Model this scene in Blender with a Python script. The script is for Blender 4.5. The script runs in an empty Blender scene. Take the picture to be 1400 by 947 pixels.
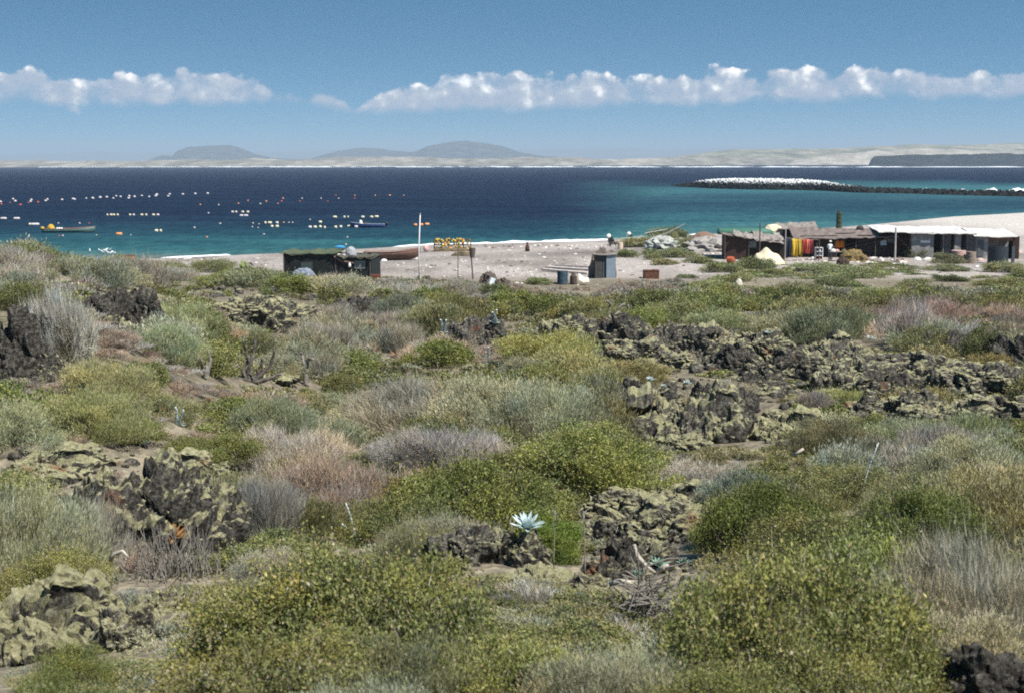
import bpy, bmesh, math, random
import numpy as np
from mathutils import Vector, Matrix

R = math.radians
rng = np.random.default_rng(11)
random.seed(11)
SC = bpy.context.scene
COL = SC.collection
FPX = 1944.0                      # focal length in photograph pixels (50 mm on 36 mm film)
CAMZ = 10.0
PITCH = math.atan(250.5 / FPX)
CAM_M = Matrix.Rotation(R(90) - PITCH, 3, 'X') @ Matrix.Rotation(R(-0.17), 3, 'Z')


# ------------------------------------------------------------------ noise
_perm = np.random.default_rng(3).permutation(256)
_val = np.random.default_rng(4).random(256) * 2 - 1


def vnoise(P, seed=0):
    P = np.asarray(P, float)
    i = np.floor(P).astype(np.int64)
    f = P - i
    f = f * f * f * (f * (f * 6 - 15) + 10)
    out = np.zeros(P.shape[0])
    for dx in (0, 1):
        wx = f[:, 0] if dx else 1 - f[:, 0]
        for dy in (0, 1):
            wy = f[:, 1] if dy else 1 - f[:, 1]
            for dz in (0, 1):
                wz = f[:, 2] if dz else 1 - f[:, 2]
                h = _perm[(i[:, 0] + dx + seed * 17) & 255]
                h = _perm[(h + i[:, 1] + dy) & 255]
                h = _perm[(h + i[:, 2] + dz) & 255]
                out += wx * wy * wz * _val[h]
    return out


def fbm(P, octv=4, seed=0, gain=.5):
    a, s, o = 1.0, 0.0, 0.0
    P = np.asarray(P, float)
    for k in range(octv):
        s = s + a * vnoise(P * 2.03 ** k + 7.3 * k, seed + k)
        o += a
        a *= gain
    return s / o


def ridged(P, octv=4, seed=0, gain=.55):
    a, s, o = 1.0, 0.0, 0.0
    for k in range(octv):
        s = s + a * (1 - 2 * np.abs(vnoise(P * 2.1 ** k + 3.1 * k, seed + k)))
        o += a
        a *= gain
    return s / o


def sstep(a, b, x):
    t = np.clip((np.asarray(x, float) - a) / (b - a), 0, 1)
    return t * t * (3 - 2 * t)


# ------------------------------------------------------------------ terrain
def pix_dir(px, py):
    v = CAM_M @ Vector(((px - 700) / FPX, -(py - 473.5) / FPX, -1))
    return v


def at_z(px, py, z=0.0):
    d = pix_dir(px, py)
    t = (z - CAMZ) / d.z
    return Vector((d.x * t, d.y * t, z))


_shore = [(-600, 388), (-300, 372), (-100, 362), (100, 355), (240, 354), (380, 348), (600, 336), (830, 330), (960, 322), (1080, 316),
          (1180, 309), (1290, 298), (1400, 292), (1700, 287), (2200, 283)]
_sh = sorted([(at_z(a, b).x, at_z(a, b).y) for a, b in _shore])
_shx = np.array([p[0] for p in _sh])
_shy = np.array([p[1] for p in _sh])


def yshore(x):
    return np.interp(x, _shx, _shy)


def ground(x, y):
    x = np.asarray(x, float)
    y = np.asarray(y, float)
    depth = np.interp(y, [-40, -6, 0, 6, 12, 20, 40, 70, 100, 112, 400],
                      [2.2, 1.65, 1.75, 3.0, 4.05, 4.95, 6.3, 7.6, 8.45, 8.75, 8.75])
    u = x / np.maximum(y, 5)
    z = CAMZ - depth
    z = z + 2.9 * sstep(-.10, -.34, u) * sstep(16, 32, y) * (1 - sstep(52, 92, y))
    P = np.stack([x.ravel(), y.ravel(), np.zeros(x.size)], 1)
    hum = fbm(P * .16, 4, 5).reshape(x.shape) * .55 + fbm(P * .7, 3, 9).reshape(x.shape) * .14
    z = z + hum * (1 - sstep(88, 112, y) * .9)
    s = yshore(x) - y
    zb = np.interp(s, [-400, -60, -15, 0, 6, 18, 40, 48, 60, 120], [-12, -5, -1.0, 0, .45, .9, 1.25, 1.6, 3, 40])
    zb = zb + hum * .16 * sstep(2, 12, s)
    return np.minimum(z, zb)


def gz(x, y):
    return float(ground(np.array([x]), np.array([y]))[0])


def G(px, py):
    """Ground point seen at a photograph pixel."""
    d = pix_dir(px, py)
    ys = np.concatenate([np.arange(3, 130, .12), np.arange(130, 420, .4)])
    xs = d.x / d.y * ys
    zs = CAMZ + d.z / d.y * ys
    g = ground(xs, ys)
    k = np.argmax(zs < g)
    if zs[k] >= g[k]:
        k = len(ys) - 1
    return Vector((xs[k], ys[k], g[k]))


def MPP(p):
    """Metres per photograph pixel at a point."""
    return math.hypot(p.x, p.y) / FPX


CAM_INV = CAM_M.inverted()


def project(p):
    v = CAM_INV @ (Vector(p) - Vector((0, 0, CAMZ)))
    return 700 + v.x / -v.z * FPX, 473.5 - v.y / -v.z * FPX


# ------------------------------------------------------------------ objects
def link(o, parent=None):
    COL.objects.link(o)
    if parent is not None:
        o.parent = parent
    return o


def tag(o, label=None, cat=None, group=None, kind=None):
    if label:
        o['label'] = label
    if cat:
        o['category'] = cat
    if group:
        o['group'] = group
    if kind:
        o['kind'] = kind
    return o


def thing(name, label, cat, loc=(0, 0, 0), rz=0.0, group=None):
    o = bpy.data.objects.new(name, None)
    o.empty_display_size = .2
    o.location = loc
    o.rotation_euler = (0, 0, rz)
    link(o)
    return tag(o, label, cat, group)


def npmesh(name, V, F, mats=(), col=None, fmat=None, smooth=False):
    """V (n,3); F list of int arrays, each (m,k)."""
    V = np.asarray(V, np.float32)
    me = bpy.data.meshes.new(name)
    me.vertices.add(len(V))
    me.vertices.foreach_set('co', V.ravel())
    if not isinstance(F, (list, tuple)):
        F = [F]
    F = [np.asarray(f, np.int32) for f in F if len(f)]
    tot = np.concatenate([np.full(len(f), f.shape[1], np.int32) for f in F])
    idx = np.concatenate([f.ravel() for f in F])
    me.loops.add(len(idx))
    me.loops.foreach_set('vertex_index', idx)
    me.polygons.add(len(tot))
    start = np.concatenate([[0], np.cumsum(tot)[:-1]]).astype(np.int32)
    me.polygons.foreach_set('loop_start', start)
    me.polygons.foreach_set('loop_total', tot)
    if fmat is not None:
        me.polygons.foreach_set('material_index', np.asarray(fmat, np.int32))
    me.polygons.foreach_set('use_smooth', np.full(len(tot), bool(smooth)))
    for m in mats if isinstance(mats, (list, tuple)) else (mats,):
        me.materials.append(m)
    if col is not None:
        a = me.color_attributes.new('tone', 'FLOAT_COLOR', 'POINT')
        c = np.ones((len(V), 4), np.float32)
        c[:, :3] = col
        a.data.foreach_set('color', c.ravel())
    me.update(calc_edges=True)
    return me


def npobj(name, V, F, mats=(), parent=None, **k):
    return link(bpy.data.objects.new(name, npmesh(name, V, F, mats, **k)), parent)


class MB:
    """Collects solid pieces that make up ONE part."""

    def __init__(self):
        self.V, self.F = [], {}
        self.n = 0

    def add(self, V, faces):
        V = np.asarray(V, float).reshape(-1, 3)
        for f in faces:
            self.F.setdefault(len(f), []).append([i + self.n for i in f])
        self.V.append(V)
        self.n += len(V)
        return self

    def box(self, c, s, rz=0, rx=0, ry=0, j=0):
        x, y, z = [k / 2 for k in s]
        v = np.array([[-x, -y, -z], [x, -y, -z], [x, y, -z], [-x, y, -z], [-x, -y, z], [x, -y, z], [x, y, z], [-x, y, z]])
        if j:
            v = v + rng.uniform(-j, j, v.shape)
        m = np.array(Matrix.Rotation(rz, 3, 'Z') @ Matrix.Rotation(ry, 3, 'Y') @ Matrix.Rotation(rx, 3, 'X'))
        v = v @ m.T + np.array(c)
        return self.add(v, [(0, 3, 2, 1), (4, 5, 6, 7), (0, 1, 5, 4), (1, 2, 6, 5), (2, 3, 7, 6), (3, 0, 4, 7)])

    def tube(self, pts, r, n=8, cap=True):
        pts = [Vector(p) for p in pts]
        rs = r if isinstance(r, (list, tuple, np.ndarray)) else [r] * len(pts)
        V = []
        for i, p in enumerate(pts):
            t = (pts[min(i + 1, len(pts) - 1)] - pts[max(i - 1, 0)]).normalized()
            a = t.orthogonal().normalized() if abs(t.z) > .9 else t.cross(Vector((0, 0, 1))).normalized()
            if abs(t.z) > .9:
                a = (Vector((1, 0, 0)) - t * t.x).normalized()
            b = t.cross(a)
            for k in range(n):
                w = 2 * math.pi * k / n
                V.append(p + (a * math.cos(w) + b * math.sin(w)) * rs[i])
        F = []
        for i in range(len(pts) - 1):
            for k in range(n):
                F.append((i * n + k, i * n + (k + 1) % n, (i + 1) * n + (k + 1) % n, (i + 1) * n + k))
        if cap:
            F.append(tuple(range(n - 1, -1, -1)))
            F.append(tuple((len(pts) - 1) * n + k for k in range(n)))
        return self.add([tuple(v) for v in V], F)

    def lathe(self, prof, c=(0, 0, 0), n=16, axis='z', rz=0, sx=1):
        V, F = [], []
        for r, z in prof:
            for k in range(n):
                w = 2 * math.pi * k / n
                p = (r * math.cos(w) * sx, r * math.sin(w), z)
                if axis == 'x':
                    p = (p[2], p[0], p[1])
                V.append(p)
        for i in range(len(prof) - 1):
            for k in range(n):
                F.append((i * n + k, i * n + (k + 1) % n, (i + 1) * n + (k + 1) % n, (i + 1) * n + k))
        F.append(tuple(range(n - 1, -1, -1)))
        F.append(tuple((len(prof) - 1) * n + k for k in range(n)))
        V = np.array(V) @ np.array(Matrix.Rotation(rz, 3, 'Z')).T + np.array(c)
        return self.add(V, F)

    def prism(self, poly, y0, y1):
        """poly of (x,z), extruded in y."""
        n = len(poly)
        V = [(x, y0, z) for x, z in poly] + [(x, y1, z) for x, z in poly]
        F = [tuple(range(n)), tuple(range(2 * n - 1, n - 1, -1))]
        F += [(i + n, (i + 1) % n + n, (i + 1) % n, i) for i in range(n)]
        return self.add(V, F)

    def build(self, name, mat, parent=None, smooth=False, loc=None, rz=None):
        V = np.concatenate(self.V)
        o = npobj(name, V, [np.array(f) for f in self.F.values()], mat, parent, smooth=smooth)
        if loc is not None:
            o.location = loc
        if rz is not None:
            o.rotation_euler = (0, 0, rz)
        return o


def sheet(nx, ny, f, thick=.04):
    """A warped sheet with thickness: f(u,v)->point, u,v in 0..1. Returns V,F."""
    uu, vv = np.meshgrid(np.linspace(0, 1, nx), np.linspace(0, 1, ny))
    top = np.array([f(a, b) for a, b in zip(uu.ravel(), vv.ravel())], float)
    bot = top - np.array([0, 0, thick])
    n = nx * ny
    F = []
    for j in range(ny - 1):
        for i in range(nx - 1):
            a = j * nx + i
            F.append((a, a + 1, a + nx + 1, a + nx))
            F.append((a + n, a + nx + n, a + nx + 1 + n, a + 1 + n))
    edge = [i for i in range(nx)] + [j * nx + nx - 1 for j in range(1, ny)] + [(ny - 1) * nx + i for i in range(nx - 2, -1, -1)] + [j * nx for j in range(ny - 2, 0, -1)]
    for k in range(len(edge)):
        a, b = edge[k], edge[(k + 1) % len(edge)]
        F.append((b, a, a + n, b + n))
    return np.concatenate([top, bot]), F


def evaluated(o):
    dg = bpy.context.evaluated_depsgraph_get()
    me = bpy.data.meshes.new_from_object(o.evaluated_get(dg))
    old = o.data
    bpy.data.objects.remove(o)
    bpy.data.meshes.remove(old)
    return me


def skin_mesh(pts, edges, radii, sub=1):
    me = bpy.data.meshes.new('skin')
    me.from_pydata([tuple(p) for p in pts], edges, [])
    o = bpy.data.objects.new('skin', me)
    COL.objects.link(o)
    o.modifiers.new('s', 'SKIN')
    sv = me.skin_vertices[0].data
    for i, r in enumerate(radii):
        sv[i].radius = (r, r) if not isinstance(r, tuple) else r
        sv[i].use_root = (i == 0)
    if sub:
        m = o.modifiers.new('u', 'SUBSURF')
        m.levels = m.render_levels = sub
    bpy.context.view_layer.update()
    r = evaluated(o)
    r.polygons.foreach_set('use_smooth', np.ones(len(r.polygons), bool))
    return r


def copy_thing(root, loc=None, rz=None, scale=None, label=None, group=None):
    r = root.copy()
    COL.objects.link(r)
    for ch in root.children:
        c = ch.copy()
        COL.objects.link(c)
        c.parent = r
        for g in ch.children:
            d = g.copy()
            COL.objects.link(d)
            d.parent = c
    if loc is not None:
        r.location = loc
    if rz is not None:
        r.rotation_euler = (0, 0, rz)
    if scale is not None:
        r.scale = scale
    if label:
        r['label'] = label
    if group:
        r['group'] = group
    return r


# ------------------------------------------------------------------ materials
def newmat(name):
    m = bpy.data.materials.new(name)
    m.use_nodes = True
    nt = m.node_tree
    nt.nodes.clear()
    out = nt.nodes.new('ShaderNodeOutputMaterial')
    return m, nt, out


def N(nt, t, **k):
    n = nt.nodes.new(t)
    for a, b in k.items():
        if a == 'ins':
            for q, v in b.items():
                n.inputs[q].default_value = v
        else:
            setattr(n, a, b)
    return n


def ramp(nt, stops, interp='LINEAR'):
    n = nt.nodes.new('ShaderNodeValToRGB')
    n.color_ramp.interpolation = interp
    e = n.color_ramp.elements
    while len(e) < len(stops):
        e.new(.5)
    for i, (p, c) in enumerate(stops):
        e[i].position = p
        e[i].color = (c, c, c, 1) if isinstance(c, (int, float)) else (*c, 1)
    return n


def pmat(name, c1, c2=None, scale=4, rough=.85, bump=.15, stripes=None, metal=0, spec=.3, c3=None, mscale=None):
    """Weathered surface: blotches between two or three own colours, fine grain, optional board/corrugation stripes."""
    m, nt, out = newmat(name)
    L = nt.links.new
    c2 = c2 or tuple(k * .75 for k in c1)
    tc = N(nt, 'ShaderNodeTexCoord')
    no = N(nt, 'ShaderNodeTexNoise', ins={'Scale': scale, 'Detail': 8, 'Roughness': .65})
    L(tc.outputs['Object'], no.inputs['Vector'])
    stops = [(.35, c1), (.65, c2)] if c3 is None else [(.32, c1), (.5, c2), (.68, c3)]
    cr = ramp(nt, stops)
    L(no.outputs['Fac'], cr.inputs['Fac'])
    src = cr.outputs['Color']
    h = no.outputs['Fac']
    if stripes:
        ax, sc, dark = stripes
        wv = N(nt, 'ShaderNodeTexWave', wave_type='BANDS', bands_direction=ax, wave_profile='SAW', ins={'Scale': sc, 'Distortion': .4, 'Detail': 1})
        L(tc.outputs['Object'], wv.inputs['Vector'])
        rp = ramp(nt, [(0, dark), (.12, 1.0), (1, .9)])
        L(wv.outputs['Fac'], rp.inputs['Fac'])
        mx = N(nt, 'ShaderNodeMix', data_type='RGBA', blend_type='MULTIPLY', ins={'Factor': 1.0})
        L(src, mx.inputs['A'])
        L(rp.outputs['Color'], mx.inputs['B'])
        src = mx.outputs['Result']
        h = wv.outputs['Fac']
    b = N(nt, 'ShaderNodeBsdfPrincipled', ins={'Roughness': rough, 'Metallic': metal, 'Specular IOR Level': spec})
    L(src, b.inputs['Base Color'])
    bp = N(nt, 'ShaderNodeBump', ins={'Strength': bump, 'Distance': .05})
    L(h, bp.inputs['Height'])
    L(bp.outputs['Normal'], b.inputs['Normal'])
    L(b.outputs['BSDF'], out.inputs['Surface'])
    return m


def foliage_mat(name, transl=.25, rough=.6, spec=.25):
    m, nt, out = newmat(name)
    L = nt.links.new
    at = N(nt, 'ShaderNodeAttribute', attribute_name='tone')
    oi = N(nt, 'ShaderNodeObjectInfo')
    mx = N(nt, 'ShaderNodeMix', data_type='RGBA', blend_type='MULTIPLY', ins={'Factor': 1.0})
    L(at.outputs['Color'], mx.inputs['A'])
    L(oi.outputs['Color'], mx.inputs['B'])
    b = N(nt, 'ShaderNodeBsdfPrincipled', ins={'Roughness': rough, 'Specular IOR Level': spec})
    L(mx.outputs['Result'], b.inputs['Base Color'])
    if transl:
        t = N(nt, 'ShaderNodeBsdfTranslucent')
        L(mx.outputs['Result'], t.inputs['Color'])
        ms = N(nt, 'ShaderNodeMixShader', ins={'Fac': transl})
        L(b.outputs['BSDF'], ms.inputs[1])
        L(t.outputs['BSDF'], ms.inputs[2])
        L(ms.outputs['Shader'], out.inputs['Surface'])
    else:
        L(b.outputs['BSDF'], out.inputs['Surface'])
    return m
# ================================================================== THE SETTING
SUN_EL, SUN_AZ = R(55), R(128)      # azimuth clockwise from the view direction (+y): the sun stands to the right


def setup_light():
    w = bpy.data.worlds.new('World')
    SC.world = w
    w.use_nodes = True
    w.cycles.sampling_method = 'MANUAL'
    w.cycles.sample_map_resolution = 128
    nt = w.node_tree
    nt.nodes.clear()
    L = nt.links.new
    out = N(nt, 'ShaderNodeOutputWorld')
    bg = N(nt, 'ShaderNodeBackground', ins={'Strength': .064})
    sky = N(nt, 'ShaderNodeTexSky', sky_type='NISHITA', sun_disc=False, sun_elevation=SUN_EL, sun_rotation=SUN_AZ, altitude=0,
            air_density=1.1, dust_density=.3, ozone_density=3.0)
    tc = N(nt, 'ShaderNodeTexCoord')
    sep = N(nt, 'ShaderNodeSeparateXYZ')
    L(tc.outputs['Generated'], sep.inputs[0])

    def M(op, a, b=None, c=None, clamp=False):
        n = N(nt, 'ShaderNodeMath', operation=op, use_clamp=clamp)
        for i, q in enumerate((a, b, c)):
            if q is None:
                continue
            if isinstance(q, (int, float)):
                n.inputs[i].default_value = q
            else:
                L(q, n.inputs[i])
        return n.outputs[0]
    # the clear marine air above the haze is deep blue: look the sky up a little higher than it stands
    zz = M('MULTIPLY_ADD', sep.outputs['Z'], 4.6, .08)
    cb = N(nt, 'ShaderNodeCombineXYZ')
    L(sep.outputs['X'], cb.inputs[0]); L(sep.outputs['Y'], cb.inputs[1]); L(zz, cb.inputs[2])
    nm = N(nt, 'ShaderNodeVectorMath', operation='NORMALIZE')
    L(cb.outputs[0], nm.inputs[0])
    L(nm.outputs[0], sky.inputs['Vector'])
    # ---- clouds: a far bank of fair weather cumulus, by compass bearing and height above the horizon
    az = M('ARCTAN2', sep.outputs['X'], sep.outputs['Y'])
    el = M('ARCSINE', sep.outputs['Z'])
    U = M('MULTIPLY_ADD', az, FPX / 1400, .5)            # 0..1 over the width of the bay
    V = M('MULTIPLY', el, FPX)                           # about 1944 units per radian
    # top of the bank over the bearing
    top = ramp(nt, [(0, .58), (.06, .68), (.11, .50), (.155, .74), (.21, .64), (.25, .52), (.285, .20), (.305, .10), (.32, .32), (.335, .20), (.35, .0),
                    (.375, .38), (.42, .62), (.445, .86), (.48, .87), (.515, .72), (.56, .62), (.62, .60), (.66, .62), (.72, .70), (.74, .62),
                    (.79, .66), (.84, .66), (.865, .58), (.91, .46), (.945, .50), (.97, .54), (1, .48)])
    L(U, top.inputs['Fac'])
    base = ramp(nt, [(0, .80), (.1, .77), (.25, .80), (.30, .82), (.36, .70), (.5, .74), (.75, .80), (1, .86)])
    L(U, base.inputs['Fac'])
    cv = N(nt, 'ShaderNodeCombineXYZ')
    L(M('MULTIPLY', U, 1400 / 56), cv.inputs[0]); L(M('MULTIPLY', V, 1 / 50), cv.inputs[1])
    n1 = N(nt, 'ShaderNodeTexNoise', ins={'Scale': 1.0, 'Detail': 7, 'Roughness': .62})
    L(cv.outputs[0], n1.inputs['Vector'])
    vo = N(nt, 'ShaderNodeTexVoronoi', feature='SMOOTH_F1', ins={'Scale': 1.9, 'Smoothness': .6, 'Detail': 1, 'Roughness': .5})
    L(cv.outputs[0], vo.inputs['Vector'])
    cv2 = N(nt, 'ShaderNodeVectorMath', operation='ADD')
    cv2.inputs[1].default_value = (.16, .20, 0)
    L(cv.outputs[0], cv2.inputs[0])
    n2 = N(nt, 'ShaderNodeTexNoise', ins={'Scale': 1.0, 'Detail': 3, 'Roughness': .58})
    L(cv2.outputs[0], n2.inputs['Vector'])
    # height inside the bank 0..1
    hV = M('SUBTRACT', V, M('MULTIPLY', base.outputs['Color'], 100))
    puff = M('ADD', M('MULTIPLY', M('SUBTRACT', n1.outputs['Fac'], .5), 2.0), M('MULTIPLY', M('SUBTRACT', .42, vo.outputs['Distance']), .62))
    topV = M('MULTIPLY', top.outputs['Color'], 80)
    dens = M('SUBTRACT', M('ADD', M('MULTIPLY', topV, .92), M('MULTIPLY', puff, M('MULTIPLY_ADD', topV, .56, 2))), hV)
    cap = N(nt, 'ShaderNodeMapRange', interpolation_type='SMOOTHSTEP', ins={'From Min': .94, 'From Max': 1.12, 'To Min': 1.0, 'To Max': 0.0})
    L(M('DIVIDE', hV, M('MAXIMUM', topV, 4)), cap.inputs['Value'])
    mt = N(nt, 'ShaderNodeMapRange', interpolation_type='SMOOTHSTEP', ins={'From Min': 0, 'From Max': 8})
    L(dens, mt.inputs['Value'])
    mb = N(nt, 'ShaderNodeMapRange', interpolation_type='SMOOTHSTEP', ins={'From Min': -7, 'From Max': 9})
    L(M('ADD', hV, M('MULTIPLY', M('SUBTRACT', n1.outputs['Fac'], .5), 26)), mb.inputs['Value'])
    body = M('MULTIPLY', M('MULTIPLY', mt.outputs[0], cap.outputs[0]), mb.outputs[0])
    ob_ = N(nt, 'ShaderNodeMapRange', interpolation_type='SMOOTHSTEP', ins={'From Min': .34, 'From Max': .56, 'To Min': .42, 'To Max': 1.0})
    L(n1.outputs['Fac'], ob_.inputs['Value'])
    body = M('MULTIPLY', body, ob_.outputs[0])
    # a few shreds under the left bank
    sh = N(nt, 'ShaderNodeMapRange', interpolation_type='SMOOTHSTEP', ins={'From Min': .57, 'From Max': .68})
    L(n1.outputs['Fac'], sh.inputs['Value'])
    s2 = ramp(nt, [(0, .8), (.2, .7), (.24, 0), (1, 0)]); L(U, s2.inputs['Fac'])
    s3 = ramp(nt, [(0, 0), (.56, 0), (.66, 1), (.76, 1), (.84, 0)]); L(M('DIVIDE', V, 100), s3.inputs['Fac'])
    shred = M('MULTIPLY', sh.outputs[0], M('MULTIPLY', s2.outputs['Color'], s3.outputs['Color']))
    mask = M('MULTIPLY', M('MAXIMUM', body, shred), .93, clamp=True)
    front = ramp(nt, [(0, 0), (.001, 1), (.999, 1), (1, 1)])
    # light: tops and edges toward the sun are white, hollows and base grey-blue
    relief = M('MULTIPLY', M('SUBTRACT', n1.outputs['Fac'], n2.outputs['Fac']), 3.0)
    hh = M('DIVIDE', hV, M('MAXIMUM', topV, 8))
    lit = M('ADD', M('ADD', M('MULTIPLY', hh, .55), relief), M('ADD', .25, M('MULTIPLY', M('SUBTRACT', .38, vo.outputs['Distance']), 1.1)), clamp=True)
    cc = ramp(nt, [(0, (4.6, 5.2, 6.4)), (.42, (6.5, 6.8, 7.5)), (.70, (11.4, 11.2, 11.1)), (1, (16.6, 16.2, 15.6))])
    L(lit, cc.inputs['Fac'])
    mx = N(nt, 'ShaderNodeMix', data_type='RGBA')
    L(mask, mx.inputs['Factor'])
    tint = N(nt, 'ShaderNodeMix', data_type='RGBA', blend_type='MULTIPLY', ins={'Factor': 1.0})
    tint.inputs['B'].default_value = (.36, 1.0, 1.1, 1)
    L(sky.outputs['Color'], tint.inputs['A'])
    L(tint.outputs['Result'], mx.inputs['A'])
    L(cc.outputs['Color'], mx.inputs['B'])
    L(mx.outputs['Result'], bg.inputs['Color'])
    L(bg.outputs[0], out.inputs['Surface'])
    # sun
    ld = bpy.data.lights.new('sun', 'SUN')
    ld.energy = 5.0
    ld.angle = R(.53)
    ld.color = (1, .955, .88)
    so = link(bpy.data.objects.new('sun', ld))
    d = Vector((math.sin(SUN_AZ) * math.cos(SUN_EL), math.cos(SUN_AZ) * math.cos(SUN_EL), math.sin(SUN_EL)))
    so.rotation_euler = d.to_track_quat('Z', 'Y').to_euler()
    so.location = (0, 0, 60)


def setup_camera():
    cd = bpy.data.cameras.new('camera')
    cd.sensor_width = 36
    cd.lens = 50
    cd.clip_start = .1
    cd.clip_end = 60000
    cd.dof.use_dof = True
    cd.dof.focus_distance = 70
    cd.dof.aperture_fstop = 5.0
    co = link(bpy.data.objects.new('camera', cd))
    co.matrix_world = Matrix.Translation((0, 0, CAMZ)) @ CAM_M.to_4x4()
    SC.camera = co
    SC.view_settings.view_transform = 'Standard'
    SC.view_settings.look = 'None'
    SC.view_settings.gamma = 1
    SC.view_settings.exposure = EXPOSURE
    SC.view_settings.use_curve_mapping = False
    c = SC.cycles
    c.max_bounces = 6
    c.diffuse_bounces = 2
    c.glossy_bounces = 2
    c.transmission_bounces = 3
    c.transparent_max_bounces = 6
    c.volume_bounces = 0
    c.caustics_reflective = c.caustics_refractive = False
    c.use_denoising = False
    c.pixel_filter_type = 'BLACKMAN_HARRIS'
    c.filter_width = 1.9
    c.sample_clamp_indirect = 4


EXPOSURE = .76


# ------------------------------------------------------------------ ground
def mat_ground():
    m, nt, out = newmat('ground_soil_and_sand')
    L = nt.links.new
    at = N(nt, 'ShaderNodeAttribute', attribute_name='tone')
    geo = N(nt, 'ShaderNodeNewGeometry')
    no = N(nt, 'ShaderNodeTexNoise', ins={'Scale': 1.7, 'Detail': 6, 'Roughness': .72})
    L(geo.outputs['Position'], no.inputs['Vector'])
    cr = ramp(nt, [(.3, (.55, .55, .56)), (.5, (1, 1, 1)), (.72, (1.3, 1.27, 1.22))])
    L(no.outputs['Fac'], cr.inputs['Fac'])
    mx = N(nt, 'ShaderNodeMix', data_type='RGBA', blend_type='MULTIPLY', ins={'Factor': 1.0})
    L(at.outputs['Color'], mx.inputs['A']); L(cr.outputs['Color'], mx.inputs['B'])
    # pebbles
    vo = N(nt, 'ShaderNodeTexVoronoi', ins={'Scale': 7, 'Randomness': 1})
    L(geo.outputs['Position'], vo.inputs['Vector'])
    hs = N(nt, 'ShaderNodeMix', data_type='RGBA', blend_type='MULTIPLY', ins={'Factor': .55})
    rr = ramp(nt, [(0, (.45, .45, .47)), (.5, (1, .98, .95)), (1, (1.5, 1.45, 1.4))])
    sp = N(nt, 'ShaderNodeSeparateColor'); L(vo.outputs['Color'], sp.inputs[0])
    L(sp.outputs[0], rr.inputs['Fac'])
    L(mx.outputs['Result'], hs.inputs['A']); L(rr.outputs['Color'], hs.inputs['B'])
    b = N(nt, 'ShaderNodeBsdfPrincipled', ins={'Roughness': .95, 'Specular IOR Level': .1})
    L(hs.outputs['Result'], b.inputs['Base Color'])
    bp = N(nt, 'ShaderNodeBump', ins={'Strength': .6, 'Distance': .08})
    ad = N(nt, 'ShaderNodeMath', operation='ADD')
    L(no.outputs['Fac'], ad.inputs[0]); L(vo.outputs['Distance'], ad.inputs[1])
    L(ad.outputs[0], bp.inputs['Height'])
    L(bp.outputs['Normal'], b.inputs['Normal'])
    L(b.outputs[0], out.inputs['Surface'])
    return m


def lerp3(a, b, t):
    return np.asarray(a)[None, :] * (1 - t[:, None]) + np.asarray(b)[None, :] * t[:, None]


def build_ground():
    ys = np.concatenate([np.linspace(-14, 2.5, 12), np.geomspace(3, 330, 330), np.geomspace(345, 15000, 26)])
    us = np.concatenate([np.linspace(-1.25, -.5, 14), np.linspace(-.48, .48, 190), np.linspace(.5, 1.25, 14)])
    X = (ys[:, None] + 16) * us[None, :]
    Y = np.repeat(ys[:, None], len(us), 1)
    Z = ground(X, Y)
    V = np.stack([X.ravel(), Y.ravel(), Z.ravel()], 1)
    nx, ny = len(us), len(ys)
    a = (np.arange(ny - 1)[:, None] * nx + np.arange(nx - 1)[None, :]).ravel()
    F = np.stack([a, a + 1, a + nx + 1, a + nx], 1)
    # own colours: reddish volcanic soil under the scrub, grey pebbly sand on the beach, darker wet sand at the water
    s = yshore(V[:, 0]) - V[:, 1]
    P = np.stack([V[:, 0] * .06, V[:, 1] * .06, V[:, 2] * 0], 1)
    n = fbm(P, 4, 21)
    n2 = fbm(np.stack([V[:, 0] * .25, V[:, 1] * .12, V[:, 2] * 0], 1), 4, 31)
    soil = lerp3((.125, .108, .078), (.20, .175, .13), np.clip(n * 1.2 + .5, 0, 1))
    sand = lerp3((.215, .190, .176), (.345, .312, .290), np.clip(n2 * 1.5 + .55, 0, 1))
    edge = 101 + n * 14
    t = sstep(-4, 9, V[:, 1] - edge)
    c = soil * (1 - t[:, None]) + sand * t[:, None]
    # darker gravel band behind the beach crest
    g = np.exp(-((s - 44 - n * 10) / 7.) ** 2) * .42 * sstep(-12, 0, V[:, 0] + 20)
    c = c * (1 - g[:, None] * .8)
    wet = 1 - sstep(3.5, 7, s + n2 * 2)
    c = c * (1 - .60 * wet[:, None])
    # pale dune sand of the spit on the right
    sp = sstep(52, 70, V[:, 0]) * sstep(150, 172, V[:, 1])
    c = c * (1 - sp[:, None]) + np.array([.46, .43, .40]) * sp[:, None]
    o = npobj('ground', V, F, mat_ground(), col=c, smooth=True)
    tag(o, kind='structure')


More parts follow.
